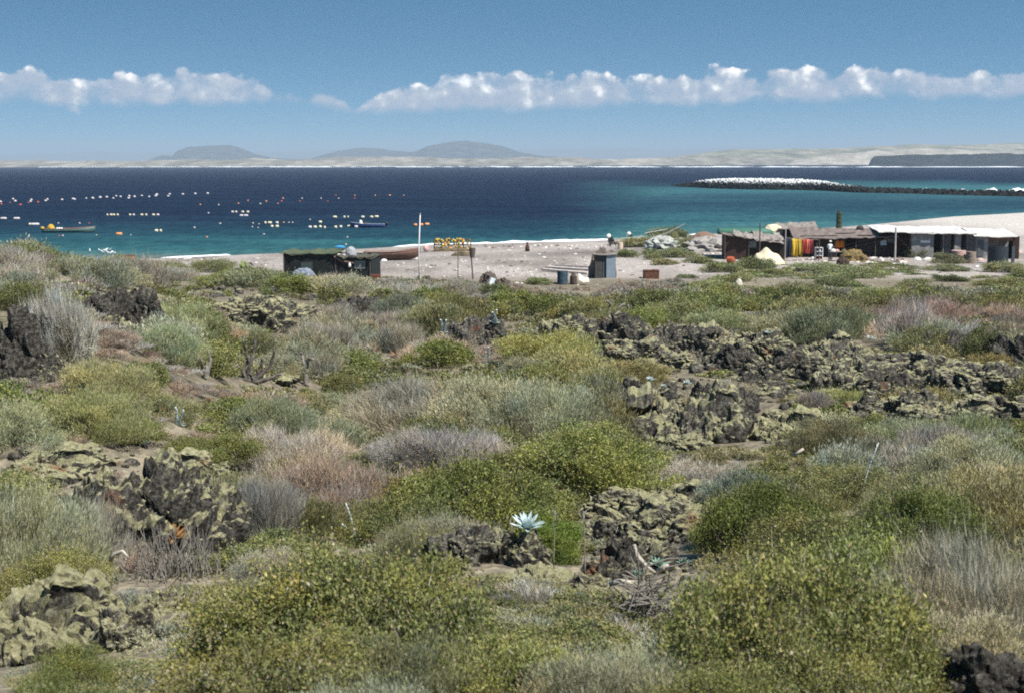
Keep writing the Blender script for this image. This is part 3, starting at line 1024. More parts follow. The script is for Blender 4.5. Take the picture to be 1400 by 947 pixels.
# prominent shrubs of the photograph: centre column, row of the base, width, height (photograph pixels), kind, tint, word
G1, G2, GY = (1, 1, 1), (.82, .88, .8), (1.06, 1.02, .88)
HERO = [
    (430, 905, 300, 175, 'leafy', GY, 'yellowish'), (650, 930, 360, 195, 'leafy', G1, 'wide'), (280, 1010, 360, 165, 'leafy', G1, ''), (820, 1010, 240, 140, 'sage', (1.1, 1.08, 1.05), 'pale'),
    (520, 1040, 260, 140, 'sage', (1, 1, 1), ''), (90, 1030, 220, 120, 'leafy', G2, 'darker'), (1090, 935, 330, 225, 'leafy', G1, 'big'), (1085, 765, 210, 165, 'leafy', (.82, .95, .7), 'fresh'),
    (1235, 770, 170, 120, 'leafy', (.78, .88, .7), 'dark'), (1325, 905, 240, 200, 'dry', (.95, .95, .80), 'tan'), (1320, 745, 230, 140, 'olive', (1.08, 1.08, 1.0), 'tall'), (1180, 1010, 240, 150, 'leafy', G1, ''),
    (980, 1030, 210, 140, 'leafy', (1, .98, .9), ''), (55, 800, 190, 165, 'sage', (1.15, 1.15, 1.1), 'pale'), (135, 770, 90, 100, 'dry', (1.1, 1.1, 1.05), 'pale'), (650, 725, 260, 120, 'leafy', (.95, 1, .8), 'dense'),
    (800, 665, 190, 95, 'leafy', (1.05, 1.12, .9), 'bright'), (565, 715, 110, 90, 'leafy', (1.1, .9, .7), 'brownish'), (455, 705, 200, 105, 'rust', (1, 1, 1), 'wide'), (560, 690, 130, 70, 'rust', (1.15, 1.1, 1.05), ''),
    (345, 735, 150, 110, 'dry', (.92, .92, .88), ''), (500, 760, 200, 70, 'rust', (.88, .84, .82), 'dark'), (400, 650, 130, 80, 'dry', (1.1, 1.08, 1.0), ''), (300, 690, 100, 60, 'olive', (1, 1, 1), ''),
    (740, 600, 160, 100, 'sage', (.95, 1, .98), 'grey'), (655, 590, 150, 90, 'sage', (1.12, 1.1, 1.08), 'pale'), (565, 585, 160, 80, 'dry', (1.05, 1.05, 1.02), ''), (615, 640, 170, 70, 'dry', (1.05, 1, .96), ''),
    (825, 600, 80, 75, 'olive', (.85, .85, .75), 'dark'), (375, 605, 130, 75, 'sage', (.88, .96, .9), ''), (240, 640, 180, 80, 'leafy', (.95, .95, .8), ''), (150, 610, 130, 90, 'olive', (1.05, 1.1, .9), ''),
    (60, 625, 170, 100, 'sage', (1, 1.05, .9), ''), (10, 590, 120, 80, 'leafy', (1, 1.08, .9), ''), (175, 555, 140, 80, 'olive', (1.15, 1.18, 1), ''), (255, 520, 190, 105, 'sage', (.92, 1.02, .82), 'big'),
    (330, 510, 130, 90, 'sage', (.9, 1, .78), 'green'), (200, 480, 90, 70, 'sage', (1, 1.08, .9), ''), (118, 505, 90, 115, 'dry', (1.1, 1.08, 1.05), 'big pale'), (80, 408, 100, 52, 'dry', (1.08, 1.05, 1.02), ''),
    (135, 500, 80, 90, 'dry', (1.05, 1.05, 1.02), ''), (150, 380, 80, 18, 'olive', (.95, .95, .85), ''), (205, 380, 80, 26, 'sage', (.92, .92, .8), ''), (255, 384, 70, 24, 'dry', (.95, .92, .85), ''), (305, 388, 80, 26, 'leafy', (.95, 1, .8), ''),
    (350, 392, 80, 28, 'sage', (1, 1.05, .8), ''), (400, 398, 70, 26, 'olive', (1.05, 1.05, .85), ''), (450, 398, 70, 24, 'dry', (1, .97, .9), ''), (120, 374, 70, 14, 'leafy', (.9, .92, .8), ''), (0, 372, 90, 34, 'sage', (.9, .92, .8), ''),
    (215, 562, 90, 44, 'olive', (1, 1.05, .9), ''), (290, 564, 100, 38, 'leafy', (.9, .95, .8), ''), (352, 558, 90, 32, 'rust', (1, 1, 1), ''), (405, 556, 80, 24, 'olive', (.9, .92, .8), ''), (325, 594, 120, 38, 'leafy', (1, 1.05, .9), ''),
    (440, 566, 90, 36, 'sage', (.95, 1, .9), ''), (175, 600, 80, 40, 'leafy', (.95, 1, .8), ''), (700, 985, 260, 150, 'leafy', (1, 1.03, .9), ''), (420, 985, 260, 150, 'leafy', (1.05, 1.05, .95), ''), (1000, 900, 180, 150, 'leafy', (1, 1, .85), ''),
    (1180, 860, 200, 160, 'leafy', (1.02, 1.06, .85), ''), (900, 960, 170, 110, 'sage', (1, 1, .95), ''), (1240, 960, 200, 130, 'leafy', (.9, .95, .8), ''), (170, 960, 200, 120, 'leafy', (.95, 1, .85), ''),
    (30, 368, 90, 36, 'leafy', (.85, .9, .8), ''), (88, 366, 76, 20, 'sage', (.9, .95, .8), ''), (65, 388, 70, 30, 'sage', (1, 1, .9), ''),
    (525, 462, 105, 66, 'olive', (.9, .9, .82), 'dark'), (445, 482, 90, 50, 'dry', (1, .96, .9), ''), (485, 512, 70, 42, 'leafy', (1, 1.05, .85), 'bright'), (433, 512, 60, 46, 'olive', (1, 1, .9), ''),
    (600, 502, 75, 46, 'leafy', (1, 1.1, .85), 'bright'), (725, 505, 130, 58, 'olive', (1.25, 1.25, .85), 'yellowish'), (780, 520, 110, 52, 'olive', (1.2, 1.2, .9), ''), (860, 520, 100, 40, 'olive', (1.05, 1.0, .85), ''),
    (580, 452, 60, 45, 'sage', (.8, .85, .7), 'dark'), (620, 440, 70, 50, 'olive', (.95, 1, .8), ''), (555, 492, 100, 46, 'rust', (.95, 1, .98), ''), (985, 545, 80, 30, 'dry', (.95, .9, .75), ''),
    (1105, 468, 90, 55, 'sage', (.75, .8, .68), 'dark'), (1160, 462, 80, 62, 'sage', (.8, .84, .72), ''), (1210, 474, 80, 62, 'dry', (1.08, 1.0, .96), 'pale'), (1075, 560, 120, 52, 'olive', (1.2, 1.25, 1), ''),
    (1145, 572, 90, 60, 'dry', (1.05, 1.02, 1), ''), (1245, 620, 130, 56, 'sage', (.95, 1.05, .85), ''), (1315, 618, 90, 62, 'sage', (.78, .9, .66), 'green'), (1378, 612, 80, 62, 'sage', (.7, .8, .68), 'dark'),
    (1250, 560, 100, 45, 'olive', (1, .95, .85), ''), (1365, 512, 80, 36, 'olive', (.95, .8, .6), 'brown'), (1320, 480, 80, 38, 'dry', (1, 1, 1), ''), (1130, 600, 110, 40, 'sage', (1, 1.05, .9), ''),
    (960, 660, 110, 36, 'dry', (1, .97, .95), ''), (1235, 660, 120, 60, 'dry', (1.05, 1.05, 1), ''), (755, 735, 80, 40, 'leafy', (.7, .95, .5), ''), (760, 770, 70, 55, 'leafy', (.75, .98, .5), ''),
    (700, 425, 70, 36, 'leafy', (1, 1.1, .85), ''), (760, 430, 70, 36, 'leafy', (.95, 1.05, .8), ''), (815, 440, 80, 40, 'olive', (.9, .95, .75), ''), (925, 440, 90, 36, 'olive', (.85, .95, .7), ''),
    (985, 450, 70, 36, 'sage', (1, 1.05, .85), ''), (645, 405, 70, 30, 'dry', (1, 1, .96), ''), (570, 410, 80, 32, 'dry', (1.05, 1.05, 1), ''), (470, 400, 90, 30, 'sage', (1, 1, .9), ''),
    (350, 390, 70, 30, 'leafy', (1, 1.08, .85), ''), (395, 400, 60, 30, 'leafy', (1, 1.08, .85), ''), (290, 372, 60, 22, 'olive', (.9, .95, .8), ''), (225, 378, 60, 26, 'olive', (.85, .88, .75), ''),
    (170, 370, 60, 24, 'sage', (.85, .9, .78), ''), (880, 450, 60, 34, 'leafy', (.85, .95, .7), ''),
]
# places kept open: rock outcrops and rosettes (photograph pixels x0, y0, x1, y1)
OPEN = [(-40, 405, 50, 545), (130, 385, 225, 455), (285, 395, 440, 455), (10, 605, 300, 770), (-40, 800, 160, 900), (620, 425, 692, 480), (745, 430, 1020, 505), (1010, 465, 1170, 545),
        (835, 505, 1050, 612), (1180, 480, 1400, 580), (1030, 550, 1130, 600), (600, 690, 850, 800), (830, 640, 1000, 735), (850, 700, 960, 860), (1270, 880, 1420, 960)]


KEEP = [(235, 735, 790, 45), (225, 800, 842, 30), (165, 815, 885, 50), (40, 785, 905, 75), (1350, 885, 950, 70), (935, 510, 600, 90), (22, 400, 500, 26), (828, 340, 380, 20), (890, 364, 380, 16), (785, 362, 384, 50), (785, 370, 388, 32), (445, 345, 370, 66), (575, 294, 374, 8), (640, 335, 378, 16), (1095, 320, 354, 44), (1030, 310, 354, 46), (1140, 320, 356, 30), (1275, 305, 350, 60), (540, 340, 358, 36)]            # pixel spots of rosettes and bare plants that must stay in view


def hides(qx, qtop, qbase, hw):
    return any(abs(qx - a) < hw + b and qtop < y1 and qbase > y0 for a, y0, y1, b in KEEP if qbase > y1 - 6)


def is_open(px, py):
    return any(a < px < c and b < py < d for a, b, c, d in OPEN)


def build_shrubs():
    for px, py, w, h, kind, tint, word in HERO:
        if py > 985:
            d = pix_dir(px, py)
        p = G(px, py)
        s = MPP(p)
        add_shrub(kind, p.x, p.y, w * s / 2 * (1.36 if py < 700 else 1.24), h * s * 1.08, tint, word, p.z)
    # the rest of the scrub that shows: rows from near to far
    taken = [(r.location.x, r.location.y, r.scale.x) for r, *_ in SHRUBS]
    cand = []
    for y in np.geomspace(6.5, 104, 1900):
        px = rng.uniform(-40, 1440)
        x = y * (px - 700) / FPX
        cand.append((x, y * rng.uniform(.98, 1.02), px))
    extra = 0
    rest = []
    for x, y, px in cand:
        z = gz(x, y)
        qx, qy = project((x, y, z + .3))
        if is_open(qx, qy) or qy > 1000:
            continue
        if y > 100 - 6 * math.sin(px * .02) or (px > 930 and qy < 402):
            continue
        r = rng.uniform(.55, 1.05) * (0.78 + y / 80)
        if hides(qx, qy - r * .9 * FPX / y, qy, r * FPX / y):
            continue
        if any((x - a) ** 2 + ((y - b) * .55) ** 2 < ((r + c) * .38) ** 2 for a, b, c in taken):
            continue
        nz = vnoise(np.array([[x * .09, y * .05, 3.3]]), 7)[0] + rng.normal(0, .25)
        kind = 'rust' if nz < -.52 else 'dry' if nz < -.20 else 'sage' if nz < .14 else 'olive' if nz < .32 else 'leafy'
        if px > 950 and y > 60 and kind in ('dry', 'sage'):
            kind = 'olive' if rng.random() < .5 else 'leafy'
        if y < 15 and kind in ('dry', 'sage') and rng.random() < .3:
            kind = 'leafy' if rng.random() < .7 else 'olive'
        t = rng.uniform(.66, 1.16)
        add_shrub(kind, x, y, r, r * rng.uniform(.75, 1.1), (t * rng.uniform(.93, 1.07), t, t * rng.uniform(.9, 1.05)), '', z)
        taken.append((x, y, r))
        extra += 1
    # low succulent mats on the sand before the huts
    for px, py, w, h in [(870, 338, 46, 20), (890, 348, 30, 12), (858, 352, 34, 16), (893, 355, 30, 12), (935, 340, 44, 22), (925, 352, 50, 20), (910, 362, 40, 12), (955, 360, 40, 12), (985, 372, 60, 20), (1020, 368, 70, 24),
                         (1000, 386, 60, 20), (975, 395, 60, 16), (1060, 375, 44, 12), (1130, 372, 80, 18), (1180, 380, 70, 22), (1150, 392, 70, 18), (1255, 352, 44, 22), (1290, 360, 60, 20), (1330, 372, 60, 16),
                         (1370, 372, 50, 20), (1250, 390, 50, 14), (1360, 392, 70, 16), (1210, 405, 80, 14), (1300, 385, 50, 12), (1400, 380, 40, 16), (735, 388, 44, 14), 
                         (905, 330, 46, 26), (925, 325, 40, 18), (940, 380, 30, 8)]:
        p = G(px, py)
        s = MPP(p)
        t = rng.uniform(.85, 1.25)
        kind = 'mat'
        add_shrub(kind, p.x, p.y, w * s / 2 * 1.1, h * s * 1.15, (t * rng.uniform(.95, 1.15), t, t * rng.uniform(.85, 1.1)), '', p.z, lod=1 if w > 40 else 2)
    print('shrubs', len(SHRUBS), 'extra', extra)


TRACK_CATS = ('plant', 'rock', 'branch', 'sack', 'stone', 'drum', 'cactus', 'agave', 'stick', 'brush', 'box', 'heap')


def clear_views():
    """Where a shrub grew right in front of a rock or rosette that the photograph shows, move it aside."""
    eye = Vector((0, 0, CAMZ))
    owner = {}
    for root, *_ in SHRUBS:
        for ch in root.children:
            owner[ch.name] = root
    moved = set()
    for rnd in range(7):
        bpy.context.view_layer.update()
        dg = bpy.context.evaluated_depsgraph_get()
        push = {}
        for o in list(SC.objects):
            if o.parent is not None or o.get('category') not in TRACK_CATS or o.name.startswith('succulent'):
                continue
            ms = [o] if o.type == 'MESH' else [c for c in o.children if c.type == 'MESH']
            own = {m.name for m in ms} | {g.name for m in ms for g in m.children}
            vis = tot = 0
            occ = {}
            for m_ in ms[:3]:
                vs = m_.data.vertices
                for i in range(0, len(vs), max(1, len(vs) // 14)):
                    w = m_.matrix_world @ vs[i].co
                    d = w - eye
                    tot += 1
                    ok, loc, nn, ix, ob, mm = SC.ray_cast(dg, eye, d.normalized())
                    if not ok or (loc - eye).length > d.length - .06 or ob.name in own:
                        vis += 1
                    elif ob.name in owner:
                        r = owner[ob.name]
                        occ[r.name] = occ.get(r.name, 0) + 1
            if tot and vis / tot < (.8 if o['category'] == 'cactus' or o.name == 'dead_stick' else .34) and occ:
                k = max(occ, key=occ.get)
                if occ[k] >= .2 * tot:
                    push.setdefault(k, []).append(o.matrix_world.translation.copy())
        for k, targets in push.items():
            r = bpy.data.objects[k]
            a = r.location.x / r.location.y
            t = min(targets, key=lambda q: abs(q.x / q.y - a))
            sgn = 1 if a > t.x / t.y else -1
            r.location.x += sgn * .30 * r.scale.x
            r.location.y += .12 * r.scale.x
            r.location.z = gz(r.location.x, r.location.y) - .05
            if rnd >= 2:
                r.scale *= .88
        if not push:
            break
    for i, (r, kind, word, px, py) in enumerate(SHRUBS):
        q = project(r.matrix_world.translation)
        SHRUBS[i] = (r, kind, word, q[0], q[1] - r.scale.z * .5 * FPX / r.location.y)


def build_undergrowth():
    """Grass, dead twigs and small growth nobody could count between the shrubs: one object."""
    Vs, Fq, cols = [], [], []
    nv = 0
    protos = {k: foliage_arrays(k, 3, 5) for k in ('leafy', 'dry', 'sage', 'olive', 'rust', 'mat')}
    near = {k: foliage_arrays(k, 4, 6) for k in protos}
    close = {k: foliage_arrays(k, 5, 6) for k in protos}
    tri, quad = [], []
    foot = np.array([(r.location.x, r.location.y, r.scale.x) for r, *_ in SHRUBS])
    # between the shrubs: mostly small; off to the sides: the same scrub going on
    for it in range(13900):
        side = 10500 < it < 11500
        y = float(np.exp(rng.uniform(math.log(5.5), math.log(118))))
        if it >= 11500:
            a_ = G(rng.uniform(825, 1420), rng.uniform(348, 408)) if not 12900 < it < 13300 else G(rng.uniform(170, 460), rng.uniform(520, 615))
            y = a_.y
        px = project((a_.x, y, a_.z))[0] if it >= 11500 else rng.uniform(-30, 1430) if not side else (rng.uniform(-700, -40) if rng.random() < .5 else rng.uniform(1440, 2100))
        x = y * (px - 700) / FPX
        z = gz(x, y)
        qx, qy = project((x, y, z))
        if is_open(qx, qy) and rng.random() < .86:
            continue
        beach = y > 99 - 6 * math.sin(px * .02) or (px > 930 and qy < 400)
        if np.min(np.hypot(foot[:, 0] - x, foot[:, 1] - y) / foot[:, 2]) < .86 or (y < 15 and rng.random() < .45):
            continue
        nz = vnoise(np.array([[x * .12, y * .08, 8.1]]), 4)[0] + rng.normal(0, .3)
        kind = 'rust' if nz < -.36 else 'dry' if nz < -.08 else 'sage' if nz < .10 else 'olive' if nz < .46 else 'leafy'
        r = rng.uniform(.22, .54) * (.62 + y / 75)
        hz = rng.uniform(.38, .74)
        if hides(qx, qy - r * hz * FPX / y, qy, r * .8 * FPX / y):
            continue
        if beach:
            if px < 820 and rng.random() < .93:
                continue
            if rng.random() < .15 or vnoise(np.array([[x * .13, y * .07, 2.2]]), 6)[0] < -.05 or (y > 128 and rng.random() < .9):
                continue
            kind, r, hz = ('mat' if rng.random() < .6 else 'leafy' if rng.random() < .6 else 'olive'), rng.uniform(.25, 1.0), rng.uniform(.18, .36)
        if side:
            r *= 2.2
            if y < 9:
                continue
        V, F, c, *_ = (close if y < 15 else near if y < 30 else protos)[kind]
        a = rng.uniform(0, 6.28)
        ca, sa = math.cos(a), math.sin(a)
        W = np.stack([(V[:, 0] * ca - V[:, 1] * sa) * r + x, (V[:, 0] * sa + V[:, 1] * ca) * r + y, V[:, 2] * r * hz + z - .03], 1)
        (quad if F.shape[1] == 4 else tri).append(F + nv)
        nv += len(W)
        Vs.append(W)
        cols.append(c * (rng.uniform(.8, 1.15) if beach else rng.uniform(.55, 1.0)))  # tufts off the beach darkened: shrub shade put into their colour
    m = foliage_mat('undergrowth_growth', .15)
    o = npobj('undergrowth', np.concatenate(Vs), [np.concatenate(quad), np.concatenate(tri)], m, col=np.concatenate(cols))
    tag(o, kind='stuff')


# ------------------------------------------------------------------ rosettes, stalks, cactus
def leaf_blade(base, d, up, L, W, curl, n=5):
    """A fleshy pointed leaf as a folded strip. Returns V,F."""
    d = Vector(d).normalized()
    s = d.cross(Vector(up)).normalized()
    u = s.cross(d).normalized()
    V, F = [], []
    for k in range(n + 1):
        t = k / n
        w = W * (math.sin(math.pi * min(.96, .18 + .82 * t) ** .8) ** .8) if t < 1 else .001
        p = Vector(base) + d * L * t + u * (curl * L * t * t)
        V += [p - s * w / 2 + u * w * .16, p - u * w * .02, p + s * w / 2 + u * w * .16, p - u * w * .16]
    for k in range(n):
        for j in range(4):
            a, b = k * 4 + j, k * 4 + (j + 1) % 4
            F.append((a, b, b + 4, a + 4))
    F.append((3, 2, 1, 0))
    return [tuple(v) for v in V], F


def rosette_mesh(name, R_, nl, mat, tilt0=.2, seed=0, wid=.24, curl=.12):
    g = np.random.default_rng(seed)
    mb = MB()
    mb.lathe([(R_ * .10, -.06 * R_), (R_ * .13, .02 * R_), (R_ * .06, .12 * R_)], n=8)
    for k in range(nl):
        t = k / nl
        a = k * 2.39996 + g.normal(0, .08)
        el = tilt0 + t ** 1.2 * 1.15 + g.normal(0, .06)
        L = R_ * (1.0 - .55 * t) * g.uniform(.9, 1.08)
        d = (math.cos(a) * math.cos(el), math.sin(a) * math.cos(el), math.sin(el))
        b = (math.cos(a) * R_ * .05, math.sin(a) * R_ * .05, R_ * .02 * (1 + t))
        V, F = leaf_blade(b, d, (0, 0, 1), L, L * wid, curl)
        mb.add(V, F)
    return mb


def stalk_mb(h, lean, seed, r=.012, bracts=26):
    g = np.random.default_rng(seed)
    pts = [Vector((lean[0] * (t ** 1.6), lean[1] * (t ** 1.6), h * t)) for t in np.linspace(0, 1, 7)]
    mb = MB()
    mb.tube(pts, [r * (1 - .35 * k / 6) for k in range(7)], n=6)
    return mb, pts


def bracts_mb(pts, n, L, seed):
    g = np.random.default_rng(seed)
    mb = MB()
    for k in range(n):
        t = .12 + .86 * k / n
        q = t * (len(pts) - 1)
        i = min(int(q), len(pts) - 2)
        p = pts[i].lerp(pts[i + 1], q - i)
        a = k * 2.4
        el = .75 + g.normal(0, .1)
        V, F = leaf_blade(p, (math.cos(a) * math.cos(el), math.sin(a) * math.cos(el), math.sin(el)), (0, 0, 1), L * (1.1 - .5 * t), L * .55, .15, n=3)
        mb.add(V, F)
    return mb


def hit(px, py):
    """First rock or ground surface seen through a photograph pixel."""
    dg = bpy.context.evaluated_depsgraph_get()
    ok, loc, *_ = SC.ray_cast(dg, Vector((0, 0, CAMZ)), pix_dir(px, py).normalized())
    g = G(px, py)
    return loc if ok and loc.length < g.length + 1 else g


def build_rosettes():
    blue = pmat('chalky_blue_leaf', (.45, .52, .50), (.34, .42, .41), scale=6, rough=.6, bump=.05)
    white = pmat('white_chalky_leaf', (.47, .56, .55), (.35, .45, .45), scale=6, rough=.6, bump=.05)
    pale = pmat('chalky_stalk', (.56, .60, .58), (.40, .45, .44), scale=9, rough=.7, bump=.05)
    brown = pmat('dead_leaf', (.30, .17, .08), (.20, .10, .05), scale=8, rough=.9, bump=.1, c3=(.36, .23, .13))
    green = pmat('red_edged_leaf', (.22, .34, .26), (.16, .26, .20), scale=7, rough=.6, bump=.05)

    def ros(px, py, wpx, mat, label, seed, name='rosette_plant', stalks=(), lift=0.0, nl=26, wid=.26, leafname='rosette', tilt0=.2):
        p = hit(px, py)
        s = MPP(p)
        Rr = wpx * s / 2
        if lift:            # sits on the crown of the rock under it
            dg = bpy.context.evaluated_depsgraph_get()
            tops = []
            for dx in (-.5, -.25, 0, .25, .5):
                for dy in (0, .08, .16, .24):
                    ok, loc, *_ = SC.ray_cast(dg, Vector((p.x + dx * Rr, p.y + dy, p.z + 4)), Vector((0, 0, -1)))
                    if ok and loc.z < p.z + .5:
                        tops.append(loc)
            if tops:
                p = max(tops, key=lambda q: q.z)
            if wpx >= 40:
                # the rock that carries it: its highest point under this column
                bpy.context.view_layer.update()
                ro = next(o for o in SC.objects if o.get('label') == 'dark rock carrying the largest rosette plant')
                vs = [ro.matrix_world @ v.co for v in ro.data.vertices]
                p = max((v for v in vs if abs(project(v)[0] - px) < 14), key=lambda q: q.z)
                py = project(p)[1]
        KEEP.append((px, py - wpx * .7 - max([q[0] for q in stalks] + [0]), py, wpx * .45))
        t = thing(name, label, 'plant', (p.x, p.y, p.z + Rr * .02), rng.uniform(0, 6))
        rosette_mesh(leafname, Rr, nl, mat, seed=seed, wid=wid, tilt0=tilt0).build(leafname, mat, t, smooth=False)
        t.rotation_euler = (R(18), 0, t.rotation_euler.z * 0)
        for k, (hpx, lx, ly) in enumerate(stalks):
            mb, pts = stalk_mb(hpx * s, (lx * s, ly * s), seed + k, r=max(.010, 1.1 * s * .55))
            off = Vector((rng.normal(0, .25) * Rr, -.1 * Rr + rng.normal(0, .1) * Rr, 0))
            st = mb.build('flower_stalk', pale, t, loc=off, smooth=True)
            st.rotation_euler = (R(-18), 0, 0)
            bracts_mb(pts, 28, max(.035, 4.2 * s), seed + k).build('bracts', blue, st)
        return t
    L = 'chalky blue rosette plant '
    ros(712, 716, 40, white, L + 'on the mossy rock, largest and whitest of its kind', 1, lift=14, nl=34)
    ros(900, 772, 34, green, 'dark green rosette plant with reddish tips in the shaded rock hollow', 2)
    ros(935, 770, 26, green, 'small green rosette plant beside the shaded hollow in the rocks', 3)
    ros(872, 785, 24, green, 'small dull green rosette plant at the foot of the rock hollow', 12)
    ros(607, 455, 12, blue, L + 'with two upright stalks left of the mossy boulder', 4, stalks=((18, -2, 0), (18, 3, 0)))
    ros(676, 442, 18, blue, L + 'with two upright stalks just right of the mossy boulder', 5, stalks=((16, -6, 0), (18, 7, 0)))
    ros(688, 458, 9, blue, 'small bluish rosette plant in the brown grass by the mossy boulder', 6)
    ros(668, 488, 7, blue, 'thin pale stalked rosette plant before the mossy boulder', 7, stalks=((14, 0, 0),))
    ros(246, 582, 20, blue, L + 'bearing three short whitish flower stalks', 8, stalks=((26, -2, 0), (24, 1, 0), (22, 7, 0)))
    ros(490, 745, 34, blue, L + 'with one tall leaning flower stalk in front of the reddish bush', 9, stalks=((62, -14, 0), (30, -24, 0)))
    ros(1172, 690, 30, blue, L + 'with a long leaning flower stalk at the green shrubs', 10, stalks=((88, 22, 0),))
    ros(1190, 464, 20, blue, 'round bluish agave nestled against the pale dry bush', 11, name='agave', nl=34, wid=.16, tilt0=.05)
    ros(944, 530, 14, blue, L + 'on top of the slab rocks beside the dark pinnacle', 13, lift=4)
    ros(886, 530, 16, blue, L + 'on the rear edge of the slab rocks', 14, lift=3)
    ros(906, 528, 10, blue, 'small pale rosette plant between two larger ones on the slab rocks', 15, lift=3)
    ros(1050, 470, 13, blue, 'pale blue rosette plant among the lichen rocks by a dark green bush', 16, lift=3)
    ros(198, 618, 18, blue, 'pale turquoise rosette plant on top of the big black outcrop', 17, lift=3)
    ros(325, 640, 10, blue, 'small rosette plant with one whitish stalk right of the big black outcrop', 18, stalks=((26, 0, 0),))
    ros(85, 374, 17, blue, 'pale bluish rosette plant on the scrub crest near the beach', 19, lift=3)
    ros(256, 384, 10, blue, 'bluish rosette plant in dark shade before the beach scrub', 20, lift=3)
    # dead brown rosettes
    ros(543, 488, 26, brown, 'dead brown rosette plant with curled leaves in mid scrub', 21, name='dead_rosette', nl=18, wid=.2, tilt0=.35)
    ros(212, 560, 44, brown, 'dead brown clump of curled leaves beside the three white stalks', 22, name='dead_rosette', nl=30, wid=.22)
    ros(286, 548, 16, brown, 'small dead brown plant under the black bare branches', 23, name='dead_rosette', nl=16, wid=.22)
    ros(238, 735, 52, pmat('rusty_dead_leaf', (.36, .17, .04), (.22, .10, .03), scale=8, rough=.9), 'rust orange dead plant at the foot of the big black outcrop', 24, name='dead_rosette', nl=30, wid=.2)
    # dried thin stalks around the middle rocks
    grey = pmat('dried_stalk', (.26, .24, .21), (.16, .145, .12), scale=10)
    for k, (px, py, h, lx, lab) in enumerate([(757, 778, 78, 2, 'thin upright dried stalk beside the small green bush'), (702, 765, 54, -4, 'thin dried stalk just below the largest rosette plant'),
                                              (800, 790, 96, -3, 'tallest thin dried stalk among the middle rocks'), (828, 775, 62, 14, 'leaning thin dried stalk left of the rock hollow'),
                                              (716, 772, 44, 6, 'short dried stalk under the largest rosette plant')]):
        p = G(px, py)
        s = MPP(p)
        KEEP.append((px, py - h, py, 8))
        t = thing('dried_stalk', lab, 'plant', p)
        mb, pts = stalk_mb(h * s, (lx * s, 0), 60 + k, r=.0065)
        g = np.random.default_rng(k)
        mb.build('stem', grey, t, smooth=True)
        hd = MB()
        for q in range(9):
            a = pts[-1] - Vector((0, 0, h * s * .3 * g.random()))
            e = a + Vector((g.normal(0, .05), g.normal(0, .05), .05))
            hd.tube([a, e], [.003, .005], n=4)
        hd.build('seed_head', grey, t)


def branchy(loc, s, arms, mat, name, label, cat, seed):
    """Bare candelabra of thick crooked branches as one continuous skin. arms: lists of (x, z) pixel offsets from the base."""
    g = np.random.default_rng(seed)
    pts, edges, rad = [(0, 0, -4 * s)], [], [4.2 * s]
    for arm in arms:
        prev = 0
        for k, (x, z) in enumerate(arm):
            pts.append((x * s, g.normal(0, 3) * s * (k + 1) * .6, z * s))
            rad.append(max(1.5, 3.4 - .5 * k) * s * .8)
            edges.append((prev, len(pts) - 1))
            prev = len(pts) - 1
    me = skin_mesh(pts, edges, rad, 1)
    v = np.empty(len(me.vertices) * 3)
    me.vertices.foreach_get('co', v)
    v = v.reshape(-1, 3)
    v += np.stack([fbm(v / s * .16 + q * 9, 3, q) for q in range(3)], 1) * 1.6 * s
    me.vertices.foreach_set('co', v.ravel())
    me.materials.append(mat)
    o = bpy.data.objects.new(name, me)
    o.location = loc
    link(o)
    return tag(o, label, cat)


